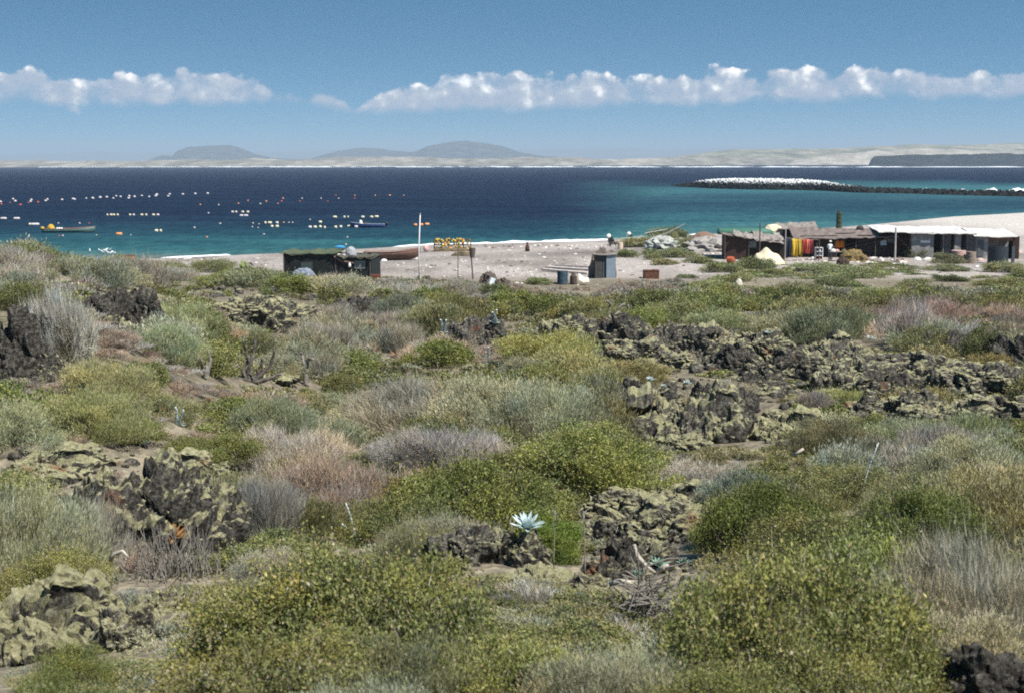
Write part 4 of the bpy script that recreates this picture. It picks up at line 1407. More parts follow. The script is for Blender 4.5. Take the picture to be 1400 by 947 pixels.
def build_bare():
    dk = pmat('charred_bark', (.07, .062, .055), (.14, .125, .11), scale=14, bump=.5)
    gr = pmat('weathered_branch', (.22, .20, .17), (.13, .115, .10), scale=14, bump=.4)
    KEEP.extend([(340, 455, 520, 42), (278, 475, 515, 16), (420, 480, 526, 16), (838, 415, 440, 40), (335, 352, 364, 14)])
    p = G(340, 522)
    s = MPP(p)
    branchy(p, s, [[(-8, 14), (-2, 26), (-3, 44), (-6, 56), (-2, 62)], [(0, 14), (4, 26), (7, 40), (10, 50), (9, 56)], [(16, 8), (30, 22), (37, 44)], [(-18, 6), (-24, 18), (-20, 34)], [(10, 6), (18, 20), (20, 34)], [(4, 16), (0, 36)], [(30, 4), (44, 10)]],
            dk, 'bare_cactus', 'black bare many-armed dead cactus standing in grey-green scrub', 'cactus', 1)
    p = G(280, 518)
    s = MPP(p)
    branchy(p, s, [[(2, 10), (-4, 26), (-12, 40)], [(3, 12), (6, 24), (4, 38)], [(6, 14), (8, 28)]], gr, 'bare_cactus', 'smaller grey bare dead cactus left of the black many-armed one', 'cactus', 2)
    p = G(418, 528)
    s = MPP(p)
    branchy(p, s, [[(0, 14), (-1, 32), (-4, 42), (-6, 47)], [(0, 20), (4, 37), (13, 38)]], gr, 'dead_stick', 'grey dead stick forked at its top beside a round tan mound', 'stick', 3)
    p = G(838, 442)
    s = MPP(p)
    branchy(p, s, [[(-14, 8), (-20, 22)], [(-6, 10), (-4, 26), (-10, 32)], [(4, 8), (8, 22), (16, 27)], [(12, 6), (22, 16), (20, 26)], [(-22, 4), (-34, 14)]], gr, 'bare_branches', 'grey tangle of bare crooked branches behind the lichen rock field', 'branch', 4)
    p = G(900, 462)
    s = MPP(p)
    branchy(p, s, [[(-8, 8), (-14, 18)], [(-2, 8), (2, 20)], [(6, 6), (14, 16), (12, 24)]], gr, 'bare_branches', 'short grey bare branches on the crest of the lichen rock field', 'branch', 5)
    # prickly pear by the beach
    pear = pmat('cactus_pad', (.20, .24, .08), (.14, .18, .06), scale=8)
    p = G(335, 368)
    s = MPP(p)
    t = thing('prickly_pear', 'yellow-green prickly pear cactus at the edge of the beach', 'cactus', p)
    g = np.random.default_rng(8)
    for k in range(11):
        x, z = g.uniform(-9, 10) * s, g.uniform(1, 9) * s
        mb = MB()
        mb.lathe([(.02, -1), (.55, -.8), (.9, -.2), (1, .25), (.8, .75), (.35, 1)], n=10)
        V = mb.V[0] * np.array([2.1 * s, .6 * s, 3.2 * s])
        a = g.normal(0, .5)
        V = V @ np.array(Matrix.Rotation(a, 3, 'Y') @ Matrix.Rotation(g.uniform(-1, 1), 3, 'Z')).T + np.array([x, g.uniform(-3, 3) * s, z])
        mb.V[0] = V
        mb.build('cactus_pad', pear, t, smooth=True)
    # driftwood and dead branches before the rock hollow
    bone = pmat('bleached_wood', (.46, .42, .36), (.32, .28, .23), scale=10, bump=.3)
    for k, (px, py, pts, lab) in enumerate([
            (862, 800, [(0, 0), (6, -18), (18, -36), (30, -46)], 'bleached bent branch lying in front of the rock hollow'),
            (840, 832, [(-10, 0), (4, 6), (22, 4)], 'short bleached stick lying at the left of the dead brush pile'),
            (895, 812, [(0, 0), (8, 10), (14, 12)], 'bleached forked stick lying at the right of the dead brush pile'),
            (180, 792, [(-20, -8), (-12, 8), (0, 14), (8, 4)], 'curved bleached branch arching below the big black outcrop'),
            (235, 655, [(-6, -8), (4, 4), (10, 14)], 'thin bleached twig leaning on the big black outcrop'),
            (1085, 648, [(-6, -5), (8, 8)], 'short pale broken branch sticking out of the fresh green shrub')]):
        p = G(px, py)
        s = MPP(p)
        mb = MB()
        mb.tube([Vector((x * s, -.25 - .02 * i, .22 + (z + (46 if k == 0 else 12)) * s * .8)) for i, (x, z) in enumerate(pts)], [.026, .023, .018, .012][:len(pts)], n=7)
        o = mb.build('dead_branch', bone, None, smooth=True)
        o.location = p
        tag(o, lab, 'branch')
    # a heap of dead brush
    for px, py, n, w, lab, nm in [(880, 848, 150, 62, 'pile of grey dead brush in front of the rock hollow', 'brush_pile'), (235, 790, 120, 90, 'stand of bare grey twigs below the big black outcrop', 'bare_twigs')]:
        p = G(px, py)
        s = MPP(p)
        mb = MB()
        g = np.random.default_rng(px)
        for k in range(n):
            a = Vector((g.normal(0, w * .33) * s, g.normal(0, .2), g.uniform(.02, .30)))
            if nm == 'bare_twigs':
                d = Vector((g.normal(0, .25), g.normal(0, .25), 1)) * g.uniform(.25, .55)
                a.z = 0
            else:
                d = Vector((g.normal(.4, .7), g.normal(0, .5), g.normal(-.1, .5))).normalized() * g.uniform(.12, .38)
            e = a + d
            e.z = max(e.z, .02)
            mb.tube([a, a.lerp(e, .5) + Vector((g.normal(0, .03), g.normal(0, .03), g.normal(0, .03))), e], [.0075, .006, .003], n=4, cap=False)
        o = mb.build(nm, gr, None)
        o.location = p
        tag(o, lab, 'brush')
# ================================================================== LAVA ROCKS
def mat_lava():
    m, nt, out = newmat('lava_rock_with_lichen')
    L = nt.links.new
    geo = N(nt, 'ShaderNodeNewGeometry')
    oi = N(nt, 'ShaderNodeObjectInfo')
    n1 = N(nt, 'ShaderNodeTexNoise', ins={'Scale': 2.3, 'Detail': 7, 'Roughness': .7})
    n2 = N(nt, 'ShaderNodeTexNoise', ins={'Scale': 15, 'Detail': 7, 'Roughness': .8})
    L(geo.outputs['Position'], n1.inputs['Vector']); L(geo.outputs['Position'], n2.inputs['Vector'])
    base = ramp(nt, [(.36, (.020, .017, .015)), (.46, (.060, .052, .044)), (.54, (.16, .148, .127)), (.64, (.33, .315, .27))])
    L(n2.outputs['Fac'], base.inputs['Fac'])
    lich = ramp(nt, [(.32, (.085, .077, .042)), (.46, (.235, .222, .118)), (.64, (.40, .38, .25))])
    L(n2.outputs['Fac'], lich.inputs['Fac'])
    sp = N(nt, 'ShaderNodeSeparateXYZ'); L(geo.outputs['Normal'], sp.inputs[0])
    oc = N(nt, 'ShaderNodeSeparateColor'); L(oi.outputs['Color'], oc.inputs[0])

    def M(op, a, b=None, c=None, clamp=False):
        n = N(nt, 'ShaderNodeMath', operation=op, use_clamp=clamp)
        for i, q in enumerate((a, b, c)):
            if q is None:
                continue
            if isinstance(q, (int, float)):
                n.inputs[i].default_value = q
            else:
                L(q, n.inputs[i])
        return n.outputs[0]
    k = M('ADD', M('MULTIPLY', sp.outputs['Z'], .75), M('MULTIPLY', n1.outputs['Fac'], 1.7))
    k = M('ADD', k, oc.outputs[0])
    mk = N(nt, 'ShaderNodeMapRange', interpolation_type='SMOOTHSTEP', ins={'From Min': 2.02, 'From Max': 2.32})
    L(k, mk.inputs['Value'])
    mx = N(nt, 'ShaderNodeMix', data_type='RGBA'); L(mk.outputs[0], mx.inputs['Factor'])
    bd = N(nt, 'ShaderNodeMix', data_type='RGBA', blend_type='MULTIPLY', ins={'Factor': 1.0})
    gg = N(nt, 'ShaderNodeCombineColor')
    for q in (0, 1, 2):
        L(oc.outputs[1], gg.inputs[q])
    L(base.outputs['Color'], bd.inputs['A']); L(gg.outputs[0], bd.inputs['B'])
    L(bd.outputs['Result'], mx.inputs['A']); L(lich.outputs['Color'], mx.inputs['B'])
    # iron-red patches
    n3 = N(nt, 'ShaderNodeTexNoise', ins={'Scale': 1.1, 'Detail': 3})
    L(geo.outputs['Position'], n3.inputs['Vector'])
    rd = ramp(nt, [(.66, 0), (.72, .7)]); L(n3.outputs['Fac'], rd.inputs['Fac'])
    m2 = N(nt, 'ShaderNodeMix', data_type='RGBA'); L(rd.outputs['Color'], m2.inputs['Factor']); L(mx.outputs['Result'], m2.inputs['A'])
    m2.inputs['B'].default_value = (.17, .075, .04, 1)
    b = N(nt, 'ShaderNodeBsdfPrincipled', ins={'Roughness': .95, 'Specular IOR Level': .15})
    L(m2.outputs['Result'], b.inputs['Base Color'])
    bp = N(nt, 'ShaderNodeBump', ins={'Strength': .9, 'Distance': .05})
    L(n2.outputs['Fac'], bp.inputs['Height']); L(bp.outputs[0], b.inputs['Normal'])
    L(b.outputs[0], out.inputs['Surface'])
    return m


def rock_mesh(seed, lumps=9, slab=False, voxel=.045):
    """Unit craggy outcrop (about 2 wide, 1 high) fused from several broken lumps."""
    g = np.random.default_rng(seed)
    bm = bmesh.new()
    for k in range(lumps):
        r = g.uniform(.28, .62) if not slab else g.uniform(.4, .7)
        a, q = g.uniform(0, 6.28), g.random() ** .6 * .72
        c = Vector((math.cos(a) * q, math.sin(a) * q * .9, g.uniform(-.05, .42) * (1 - q * .6)))
        m = Matrix.Translation(c) @ Matrix.Rotation(g.uniform(0, 6.28), 4, 'Z') @ Matrix.Rotation(g.normal(0, .35), 4, 'X') @ Matrix.Diagonal((r * g.uniform(.8, 1.3), r * g.uniform(.7, 1.1), r * (g.uniform(.55, .95) if not slab else g.uniform(.28, .4)), 1))
        bmesh.ops.create_icosphere(bm, subdivisions=3, radius=1, matrix=m)
    me = bpy.data.meshes.new('lump')
    bm.to_mesh(me)
    bm.free()
    o = bpy.data.objects.new('lump', me)
    COL.objects.link(o)
    rm = o.modifiers.new('r', 'REMESH')
    rm.mode = 'VOXEL'
    rm.voxel_size = voxel
    bpy.context.view_layer.update()
    me = evaluated(o)
    n = len(me.vertices)
    v = np.empty(n * 3)
    me.vertices.foreach_get('co', v)
    v = v.reshape(-1, 3)
    nn = np.empty(n * 3)
    me.vertices.foreach_get('normal', nn)
    nn = nn.reshape(-1, 3)
    off = seed * 3.7
    d = (np.abs(vnoise(v * 2.3 + off, seed % 40)) - .25) * .26 + (np.abs(vnoise(v * 5.1 + off, seed % 30 + 2)) - .25) * .20 + (np.abs(vnoise(v * 10.7 + off, seed % 30 + 5)) - .25) * .12 + np.round(vnoise(v * 3.1 + off, 11) * 3.2) / 3.2 * .13 + np.round(vnoise(v * 7.3 + off, 13) * 2.5) / 2.5 * .05 + fbm(v * 1.3 + off, 2, 3) * .10
    v = v + nn * d[:, None]
    # stepped breaks
    st = vnoise(v * 2.6 + off + 5, 9)
    v[:, 2] += np.round(st * 3) / 3 * .10
    me.vertices.foreach_set('co', v.ravel())
    me.update()
    return me


LAND = []     # landmarks for the shrub labels: (phrase, px, py)


def build_rocks():
    lava = mat_lava()
    P = [rock_mesh(s, 10, False, .038) for s in (1, 2, 3, 4)] + [rock_mesh(s, 9, True, .038) for s in (11, 12)] + [rock_mesh(s, 7, False, .075) for s in (21, 22, 23)]
    for me in P:
        me.materials.append(lava)
    # centre column, row of the base, width, height in photograph pixels, mesh, lichen (0..1), label, landmark phrase
    Rk = [
        (10, 522, 110, 118, 0, -.25, 'tall black lava rock with a dark hollow at the edge of the scrub', 'the tall hollow black rock'),
        (66, 522, 44, 46, 6, .25, 'lichen spotted boulder at the foot of the tall hollow black rock', None),
        (172, 445, 84, 62, 1, -.22, 'black craggy lava rock under the scrub crest near the beach', 'the black craggy rock'),
        (158, 452, 50, 26, 6, .25, 'pale lichen boulder in front of the black craggy rock', None),
        (325, 448, 110, 52, 2, .35, 'broad yellow lichen rock heap left of the dark olive shrub', 'the yellow lichen heap'),
        (395, 450, 90, 52, 3, .35, 'knobbly yellow lichen rocks at the right end of the lichen heap', None),
        (205, 768, 220, 165, 5, .30, 'biggest black lava outcrop with a lichen cap in the left scrub', 'the big black outcrop'),
        (60, 655, 170, 50, 4, .4, 'flat lichen covered ledge running into the big black outcrop', 'the lichen ledge'),
        (235, 655, 130, 44, 4, .4, 'yellow lichen slab crowning the big black outcrop', None),
        (40, 905, 250, 135, 4, .52, 'pale lichen boulder with a black undercut in the nearest corner', 'the pale lichen boulder'),
        (165, 885, 110, 80, 3, .45, 'lichen rock stepping down beside the nearest pale boulder', None),
        (225, 842, 60, 42, 6, .5, 'small round lichen boulder above the nearest green shrub', 'the small round lichen boulder'),
        (655, 478, 74, 56, 1, .1, 'mossy two-humped boulder alone in mid scrub', 'the mossy two-humped boulder'),
        (780, 468, 80, 40, 2, .3, 'lichen rocks at the left end of the long rock field', 'the long rock field'),
        (845, 480, 110, 54, 0, .15, 'dark jagged lava rocks in the long rock field', None),
        (870, 500, 120, 40, 3, .25, 'lichen rocks along the front of the long rock field', None),
        (930, 490, 90, 48, 1, .2, 'rounded lava rock with a tan mound in the long rock field', None),
        (985, 478, 90, 40, 4, .35, 'tilted lichen slab at the rear of the long rock field', None),
        (1000, 508, 70, 38, 0, -.2, 'dark overhanging lava rock at the right of the long rock field', 'the dark overhanging rock'),
        (1045, 500, 110, 50, 2, .3, 'broad lichen rocks between the dark overhang and the pale dry bush', None),
        (1095, 520, 100, 44, 3, .1, 'black and yellow rubble rocks under the dark overhang', None),
        (1150, 500, 90, 46, 4, .38, 'smooth yellow lichen rock left of the round bluish agave', 'the smooth yellow lichen rock'),
        (1050, 540, 90, 34, 6, .15, 'low black lava rocks before the long rock field', None),
        (1160, 535, 110, 40, 1, .25, 'lichen rocks in front of the round bluish agave', None),
        (1225, 545, 110, 42, 0, .1, 'grey and black lava rubble right of the round bluish agave', 'the grey lava rubble'),
        (1290, 530, 110, 48, 3, .25, 'lichen rubble rocks at the middle of the right rubble slope', None),
        (1350, 545, 120, 50, 2, .25, 'lichen rubble rocks low on the right rubble slope', 'the right rubble slope'),
        (1390, 500, 70, 40, 1, -.2, 'black lava rock on the crest of the right rubble slope', None),
        (1300, 488, 60, 36, 7, -.15, 'small black lava rock on the crest left of the largest crest rock', None),
        (1270, 570, 90, 36, 6, .2, 'low lichen rocks at the foot of the right rubble slope', None),
        (1330, 575, 100, 34, 4, .3, 'flat lichen slab at the foot of the right rubble slope', None),
        (1400, 575, 90, 36, 3, .2, 'lichen rocks at the far end of the right rubble slope', None),
        (1195, 570, 70, 30, 8, .2, 'small lichen rocks before the grey lava rubble', None),
        (900, 600, 130, 80, 4, .46, 'big yellow lichen slab at the left of the slab rocks', 'the slab rocks'),
        (975, 605, 130, 84, 4, .40, 'great tilted grey slab of the slab rocks', None),
        (880, 565, 90, 50, 2, .1, 'dark jagged rock overgrown with brown leaves behind the slabs', None),
        (962, 560, 40, 40, 6, .1, 'dark pointed pinnacle on top of the slab rocks', None),
        (1010, 568, 50, 40, 7, .0, 'dark wedge of rock at the right end of the slab rocks', None),
        (935, 615, 80, 26, 6, .45, 'rounded lichen rock at the front foot of the slab rocks', None),
        (1085, 600, 120, 44, 4, .4, 'long lichen ledge right of the slab rocks', 'the long lichen ledge'),
        (640, 775, 110, 70, 2, .25, 'broken lichen rocks left of the largest rosette plant', 'the broken lichen rocks'),
        (713, 774, 80, 68, 6, .40, 'dark rock carrying the largest rosette plant', None),
        (735, 812, 120, 40, 5, .55, 'soft yellow lichen mound below the largest rosette plant', 'the yellow lichen mound'),
        (805, 815, 70, 36, 6, .5, 'round lichen boulder at the right of the yellow lichen mound', None),
        (870, 790, 120, 76, 3, .12, 'dark overhanging rock with the shaded hollow', 'the shaded rock hollow'),
        (925, 740, 150, 70, 3, .35, 'lichen rubble slope above the shaded rock hollow', 'the lichen rubble slope'),
        (860, 700, 100, 40, 2, .35, 'lichen rocks at the left of the lichen rubble slope', None),
        (940, 690, 110, 40, 4, .4, 'flat yellow lichen rocks at the top of the lichen rubble slope', None),
        (830, 740, 60, 34, 7, .3, 'small lichen rock by the dried stalks', None),
        (1345, 975, 170, 110, 0, -.4, 'black lava rock in the shaded nearest corner at the right', 'the black corner rock'),
        (435, 522, 44, 22, 8, .5, 'round tan mound beside the forked dead stick', None),
        (380, 522, 50, 16, 7, .5, 'pale lichen stones right of the black dead cactus', None),
        (490, 430, 60, 30, 7, .0, 'dark rock half hidden left of the dark olive shrub', None),
    ]
    for px, py, w, h, k, lich, lab, land in Rk:
        p = G(px, py)
        s = MPP(p)
        me = P[k]
        o = bpy.data.objects.new('lava_rock', me)
        o.location = (p.x, p.y + w * s * .25, p.z - .04)
        hh = max(v.co.z for v in me.vertices)
        o.scale = (w * s / 2 * 1.05, w * s / 2 * rng.uniform(.75, 1.0), h * s * (1.02 if px > 740 and py < 620 else .86) / hh)
        o.rotation_euler = (0, 0, rng.choice([0, .6, -.5, 3.0, 2.4]))
        o.color = (.60 + max(lich, -.12), .5 if 'black' in lab or 'dark' in lab else .72, 1, 1)
        link(o)
        tag(o, lab, 'rock')
        if land:
            LAND.append((land, px, py - h * .5))
    # countless small rubble stones around the outcrops
    base = []
    for sd in range(6):
        bm = bmesh.new()
        bmesh.ops.create_icosphere(bm, subdivisions=2, radius=1)
        v = np.array([q.co[:] for q in bm.verts])
        F = np.array([[q.index for q in f.verts] for f in bm.faces])
        bm.free()
        v = v * (1 + .32 * ridged(v * 1.3 + sd * 7, 3, sd)[:, None]) * np.array([1, .85, .7])
        base.append((v, F))
    zones = [(290, 395, 440, 452, 120), (745, 430, 1020, 508, 420), (1010, 470, 1180, 545, 320), (1180, 480, 1420, 585, 560), (840, 510, 1130, 612, 170), (600, 700, 860, 805, 120), (830, 640, 1000, 745, 190), (850, 740, 950, 800, 60),
             (20, 605, 300, 680, 90), (130, 690, 290, 775, 70), (130, 385, 225, 455, 60), (0, 500, 70, 545, 30)]
    Vs, Fs, nv = [], [], 0
    for x0, y0, x1, y1, n in zones:
        for _ in range(n):
            p = G(rng.uniform(x0, x1), rng.uniform(y0, y1))
            v, F = base[rng.integers(0, 6)]
            r = MPP(p) * rng.uniform(1.5, 9) ** 1.0 * rng.uniform(.6, 1.25)
            a = rng.uniform(0, 6.28)
            M = np.array(Matrix.Rotation(a, 3, 'Z') @ Matrix.Rotation(rng.normal(0, .4), 3, 'X')) * r
            Vs.append(v @ M.T + np.array([p.x, p.y, p.z + r * .2]))
            Fs.append(F + nv)
            nv += len(v)
    o = npobj('lava_rubble', np.concatenate(Vs), np.concatenate(Fs), lava)
    o.color = (.60, .6, 1, 1)
    tag(o, kind='stuff')


def build_reef():
    m, nt, out = newmat('reef_rock_with_guano')
    L = nt.links.new
    geo = N(nt, 'ShaderNodeNewGeometry')
    sp = N(nt, 'ShaderNodeSeparateXYZ'); L(geo.outputs['Position'], sp.inputs[0])
    n1 = N(nt, 'ShaderNodeTexNoise', ins={'Scale': .9, 'Detail': 5, 'Roughness': .7}); L(geo.outputs['Position'], n1.inputs['Vector'])
    mm = N(nt, 'ShaderNodeMath', operation='MULTIPLY_ADD'); mm.inputs[1].default_value = 5.0; L(n1.outputs['Fac'], mm.inputs[0]); L(sp.outputs['Z'], mm.inputs[2])
    mr = N(nt, 'ShaderNodeMapRange', ins={'From Min': 4.75, 'From Max': 5.3}); L(mm.outputs[0], mr.inputs['Value'])
    mx = N(nt, 'ShaderNodeMix', data_type='RGBA'); L(mr.outputs[0], mx.inputs['Factor'])
    mx.inputs['A'].default_value = (.022, .024, .024, 1); mx.inputs['B'].default_value = (.66, .66, .64, 1)
    b = N(nt, 'ShaderNodeBsdfDiffuse'); L(mx.outputs['Result'], b.inputs['Color']); L(b.outputs[0], out.inputs['Surface'])
    # the shoal the boulders lie on
    cl = [(934, 255.5, .3), (950, 256.5, 1.2), (975, 258, 2.9), (1005, 259, 3.6), (1050, 259.8, 3.7), (1100, 260.5, 3.5), (1135, 261.5, 3.0), (1158, 263, 2.1), (1190, 264.2, 1.5), (1250, 265.5, 1.3), (1320, 267.5, 1.2), (1400, 269.5, 1.3), (1520, 271, 1.5), (1700, 273, 1.6)]
    n = 220
    us = np.linspace(934, 1700, n)
    py = np.interp(us, [c[0] for c in cl], [c[1] for c in cl])
    hh = np.interp(us, [c[0] for c in cl], [c[2] for c in cl])
    fr = np.array([list(at_z(a, c)) for a, c in zip(us, py)])
    rows = []
    ks = np.linspace(0, 1, 9)
    dep = 26
    for k in ks:
        z = hh * math.sin(math.pi * min(1, k * 1.0)) ** .7 if 0 < k < 1 else hh * 0 - .4
        P = np.stack([fr[:, 0] * .12, fr[:, 1] * 0 + k * 4, fr[:, 0] * 0], 1)
        rows.append(np.stack([fr[:, 0], fr[:, 1] + dep * k, np.maximum(z * (.85 + .5 * fbm(P, 3, 7)), -.4)], 1))
    V = np.concatenate(rows)
    a = (np.arange(8)[:, None] * n + np.arange(n - 1)[None, :]).ravel()
    tag(npobj('reef', V, np.stack([a, a + 1, a + n + 1, a + n], 1), m), kind='structure')
    base = []
    for sd in range(4):
        bm = bmesh.new()
        bmesh.ops.create_icosphere(bm, subdivisions=1, radius=1)
        v = np.array([q.co[:] for q in bm.verts]); F = np.array([[q.index for q in f.verts] for f in bm.faces]); bm.free()
        base.append((v * (1 + .4 * vnoise(v * 1.7 + sd * 5, sd)[:, None]), F))
    Vs, Fs, nv = [], [], 0
    for _ in range(3600):
        i = rng.integers(0, n) if rng.random() < .4 else int(rng.uniform(0, .33) * n)
        k = rng.random()
        r = rng.uniform(.22, .62)
        zz = hh[i] * math.sin(math.pi * k) ** .7
        v, F = base[rng.integers(0, 4)]
        M = np.array(Matrix.Rotation(rng.uniform(0, 6), 3, 'Z') @ Matrix.Rotation(rng.uniform(-1, 1), 3, 'X')) * r
        Vs.append(v @ M.T + np.array([fr[i, 0] + rng.uniform(-1.5, 1.5), fr[i, 1] + dep * k, zz * .95 + r * .1]))
        Fs.append(F + nv)
        nv += len(v)
    tag(npobj('boulders', np.concatenate(Vs), np.concatenate(Fs), m), kind='stuff')
# ================================================================== HUTS, BOATS, BUOYS AND THE THINGS ON THE BEACH
def axis(A, B):
    d = B - A
    return math.hypot(d.x, d.y), math.atan2(d.y, d.x)


def roof_part(root, x0, x1, y0, y1, z00, z10, z01, z11, mat, nx=14, ny=6, wob=.035, thick=.05, name='roof', sag=.06, seed=0):
    """Warped roofing over a hut; z at front-left, front-right, rear-left, rear-right."""
    g = np.random.default_rng(seed)
    J = g.normal(0, wob, (ny + 1, nx + 1))
    steps = np.repeat(g.normal(0, wob * .8, (nx // 2) + 2), 2)

    def f(u, v):
        i, j = int(round(u * (nx - 1))), int(round(v * (ny - 1)))
        z = (z00 * (1 - u) + z10 * u) * (1 - v) + (z01 * (1 - u) + z11 * u) * v
        return (x0 + (x1 - x0) * u + J[j, i] * .6, y0 + (y1 - y0) * v + J[j, i] * (1.5 if j in (0, ny - 1) else 0), z + J[j, i] + steps[i] - sag * math.sin(math.pi * u))
    V, F = sheet(nx, ny, f, thick)
    mb = MB().add(V, F)
    return mb.build(name, mat, root)


def wall_part(root, x0, x1, y, z0, za, zb, mat, name='wall', t=.06, side=False):
    """A wall panel from x0 to x1 at depth y whose top runs from za to zb. side=True: x and y swap."""
    mb = MB()
    poly = [(x0, z0), (x1, z0), (x1, zb), (x0, za)]
    mb.prism(poly, y - t / 2, y + t / 2)
    if side:
        for i, v in enumerate(mb.V):
            mb.V[i] = v[:, [1, 0, 2]]
        mb.F = {k: [f[::-1] for f in fs] for k, fs in mb.F.items()}
    return mb.build(name, mat, root)


def post_part(root, x, y, z0, z1, mat, r=.05, name='post', lean=(0, 0)):
    return MB().tube([(x, y, z0), (x + lean[0], y + lean[1], z1)], [r, r * .85], n=7).build(name, mat, root)


def window_part(root, x, y, z, w, h, fm, pm, bars=True):
    fr = MB()
    t = .05
    for c, s in (((x, y, z - h / 2), (w + t, .05, t)), ((x, y, z + h / 2), (w + t, .05, t)), ((x - w / 2, y, z), (t, .048, h - t)), ((x + w / 2, y, z), (t, .048, h - t))):
        fr.box(c, s)
    if bars:
        fr.box((x, y, z), (.035, .046, h - t))
    f = fr.build('window', fm, root)
    MB().box((x, y + .012, z), (w - t, .012, h - t)).build('pane', pm, f)
    return f


def build_village():
    tar = pmat('tar_paper', (.0035, .005, .005), (.006, .009, .0085), scale=2.2, bump=.3, c3=(.016, .020, .019), rough=.8)
    tarroof = pmat('moss_green_roofing', (.085, .10, .055), (.06, .075, .042), scale=1.2, bump=.3, stripes=('X', .9, .7))
    tarroof2 = pmat('old_felt_roof', (.05, .048, .036), (.085, .08, .06), scale=1.5, bump=.3)
    darkwood = pmat('stained_boards', (.040, .022, .018), (.058, .030, .024), scale=3, bump=.3, stripes=('X', 3.2, .45))
    blackwood = pmat('soot_boards', (.022, .018, .016), (.034, .027, .022), scale=3, bump=.3, stripes=('Z', 3.0, .5))  # near-black boards for hut walls and recessed bays
    greywood = pmat('weathered_boards', (.25, .23, .215), (.19, .175, .16), scale=2.5, bump=.35, stripes=('X', 2.6, .55))
    greyroof = pmat('weathered_roof_boards', (.30, .255, .225), (.22, .19, .17), scale=1.6, bump=.35, stripes=('X', 1.7, .55), c3=(.36, .31, .28))
    brownroof = pmat('brown_roof_boards', (.21, .165, .145), (.155, .12, .105), scale=1.6, bump=.35, stripes=('X', 1.4, .6), c3=(.25, .21, .19))
    white = pmat('whitewashed_roofing', (.62, .60, .57), (.44, .42, .40), scale=1.3, bump=.15, stripes=('X', .7, .82))
    panel = pmat('grey_panel', (.28, .27, .265), (.17, .165, .165), scale=1.6, bump=.2, c3=(.38, .365, .35))
    silver = pmat('bare_pole_wood', (.40, .38, .35), (.28, .26, .24), scale=8)
    pole = pmat('dark_pole_wood', (.09, .075, .065), (.055, .046, .04), scale=8)
    bluegrey = pmat('blue_grey_tin', (.28, .34, .40), (.22, .27, .32), scale=2.5, metal=.1, rough=.55, stripes=('X', 2.2, .75))
    rust = pmat('rust_iron', (.13, .052, .028), (.075, .032, .02), scale=5, c3=(.20, .085, .04), bump=.4)
    redrust = pmat('red_oxide', (.15, .042, .022), (.10, .032, .018), scale=5, bump=.2)
    cream = pmat('cream_canvas', (.66, .57, .39), (.56, .48, .32), scale=1.5, bump=.25)
    paper = pmat('white_cloth', (.72, .71, .68), (.6, .59, .57), scale=3)
    yellow = pmat('yellow_cloth', (.55, .36, .035), (.44, .29, .03), scale=3)
    ochre = pmat('ochre_cloth', (.40, .27, .04), (.33, .22, .03), scale=3)
    orange = pmat('orange_oilskin', (.72, .22, .01), (.62, .17, .01), scale=3, rough=.5)
    redst = pmat('red_striped_cloth', (.50, .07, .045), (.40, .05, .035), scale=3, stripes=('X', 3.2, .30))
    navy = pmat('navy_cloth', (.018, .022, .05), (.012, .015, .03), scale=3)
    glass = pmat('dull_glass', (.10, .13, .15), (.06, .08, .09), scale=2, rough=.2, spec=.5)
    teal = pmat('green_hull_paint', (.045, .14, .10), (.035, .11, .08), scale=3, rough=.6)
    MATS.update(white=white, cream=cream, paper=paper, yellow=yellow, orange=orange, silver=silver, pole=pole, darkwood=darkwood)

    def at_y(px, y):
        return Vector((y * (px - 700) / FPX, y, 0))

    pk0 = pmat('cream_sack', (.56, .50, .42), (.46, .41, .35))

    def hut(name, label, pa, pb, depth, turn=-.10):
        A, B = G(*pa), G(*pb)
        B = at_y(pb[0], A.y)
        B.y = A.y + turn * (B.x - A.x)
        w, rz = axis(A, B)
        t = thing(name, label, 'hut', A, rz)
        return t, w, MPP(A)

    # ---------------- tar paper shack on the left
    t, w, s = hut('tarpaper_shack', 'long black tar paper shack with a mossy green roof behind the scrub', (388, 379), (508, 383), 4)
    H1, H2 = 31 * s, 27.5 * s
    d = 3.8
    wm = w * .60
    wall_part(t, 0, wm, 0, -.3, H1, H1 * 1.02, tar)
    wall_part(t, wm + .003, w, .0, -.3, H2 * .98, H2 * .98, darkwood if False else tar)
    wall_part(t, .06, d, 0, -.3, H1, H1 * 1.07, tar, side=True)
    wall_part(t, .06, d, w, -.3, H2 * .98, H2 * 1.0, tar, side=True)
    wall_part(t, 0, w, d, -.3, H1 * 1.05, H2 * 1.0, tar)
    roof_part(t, -.25, wm + .1, -.22, d + .2, H1 + .06, H1 + .10, H1 * 1.10, H1 * 1.15, tarroof, seed=1, wob=.045)
    roof_part(t, wm + .14, w + .15, -.3, d + .2, H2 * .99 + .06, H2 * .98, H2 * 1.05, H2 * 1.03, tarroof2, seed=2, wob=.045)
    window_part(t, wm + (w - wm) * .70, -.06, H2 * .62, .75, .55, pmat('pale_window_frame', (.22, .25, .25)), glass)
    MB().box((wm + (w - wm) * .10, -.06, H2 * .42), (.72, .05, H2 * .84)).build('door', pmat('black_door', (.012, .012, .012), (.02, .018, .017), stripes=('X', 3, .5)), t)
    for x in (.05, wm, w - .03):
        post_part(t, x, -.08, -.3, (H1 if x <= wm else H2), pole, .045)
    pr = MB().box((wm * .45, -.045, H1 * .45), (.9, .03, .7)).build('patch', pmat('torn_felt', (.035, .05, .05), (.05, .07, .06)), t)
    LAND.append(('the tar paper shack', 445, 362))
    base = t.location.copy()

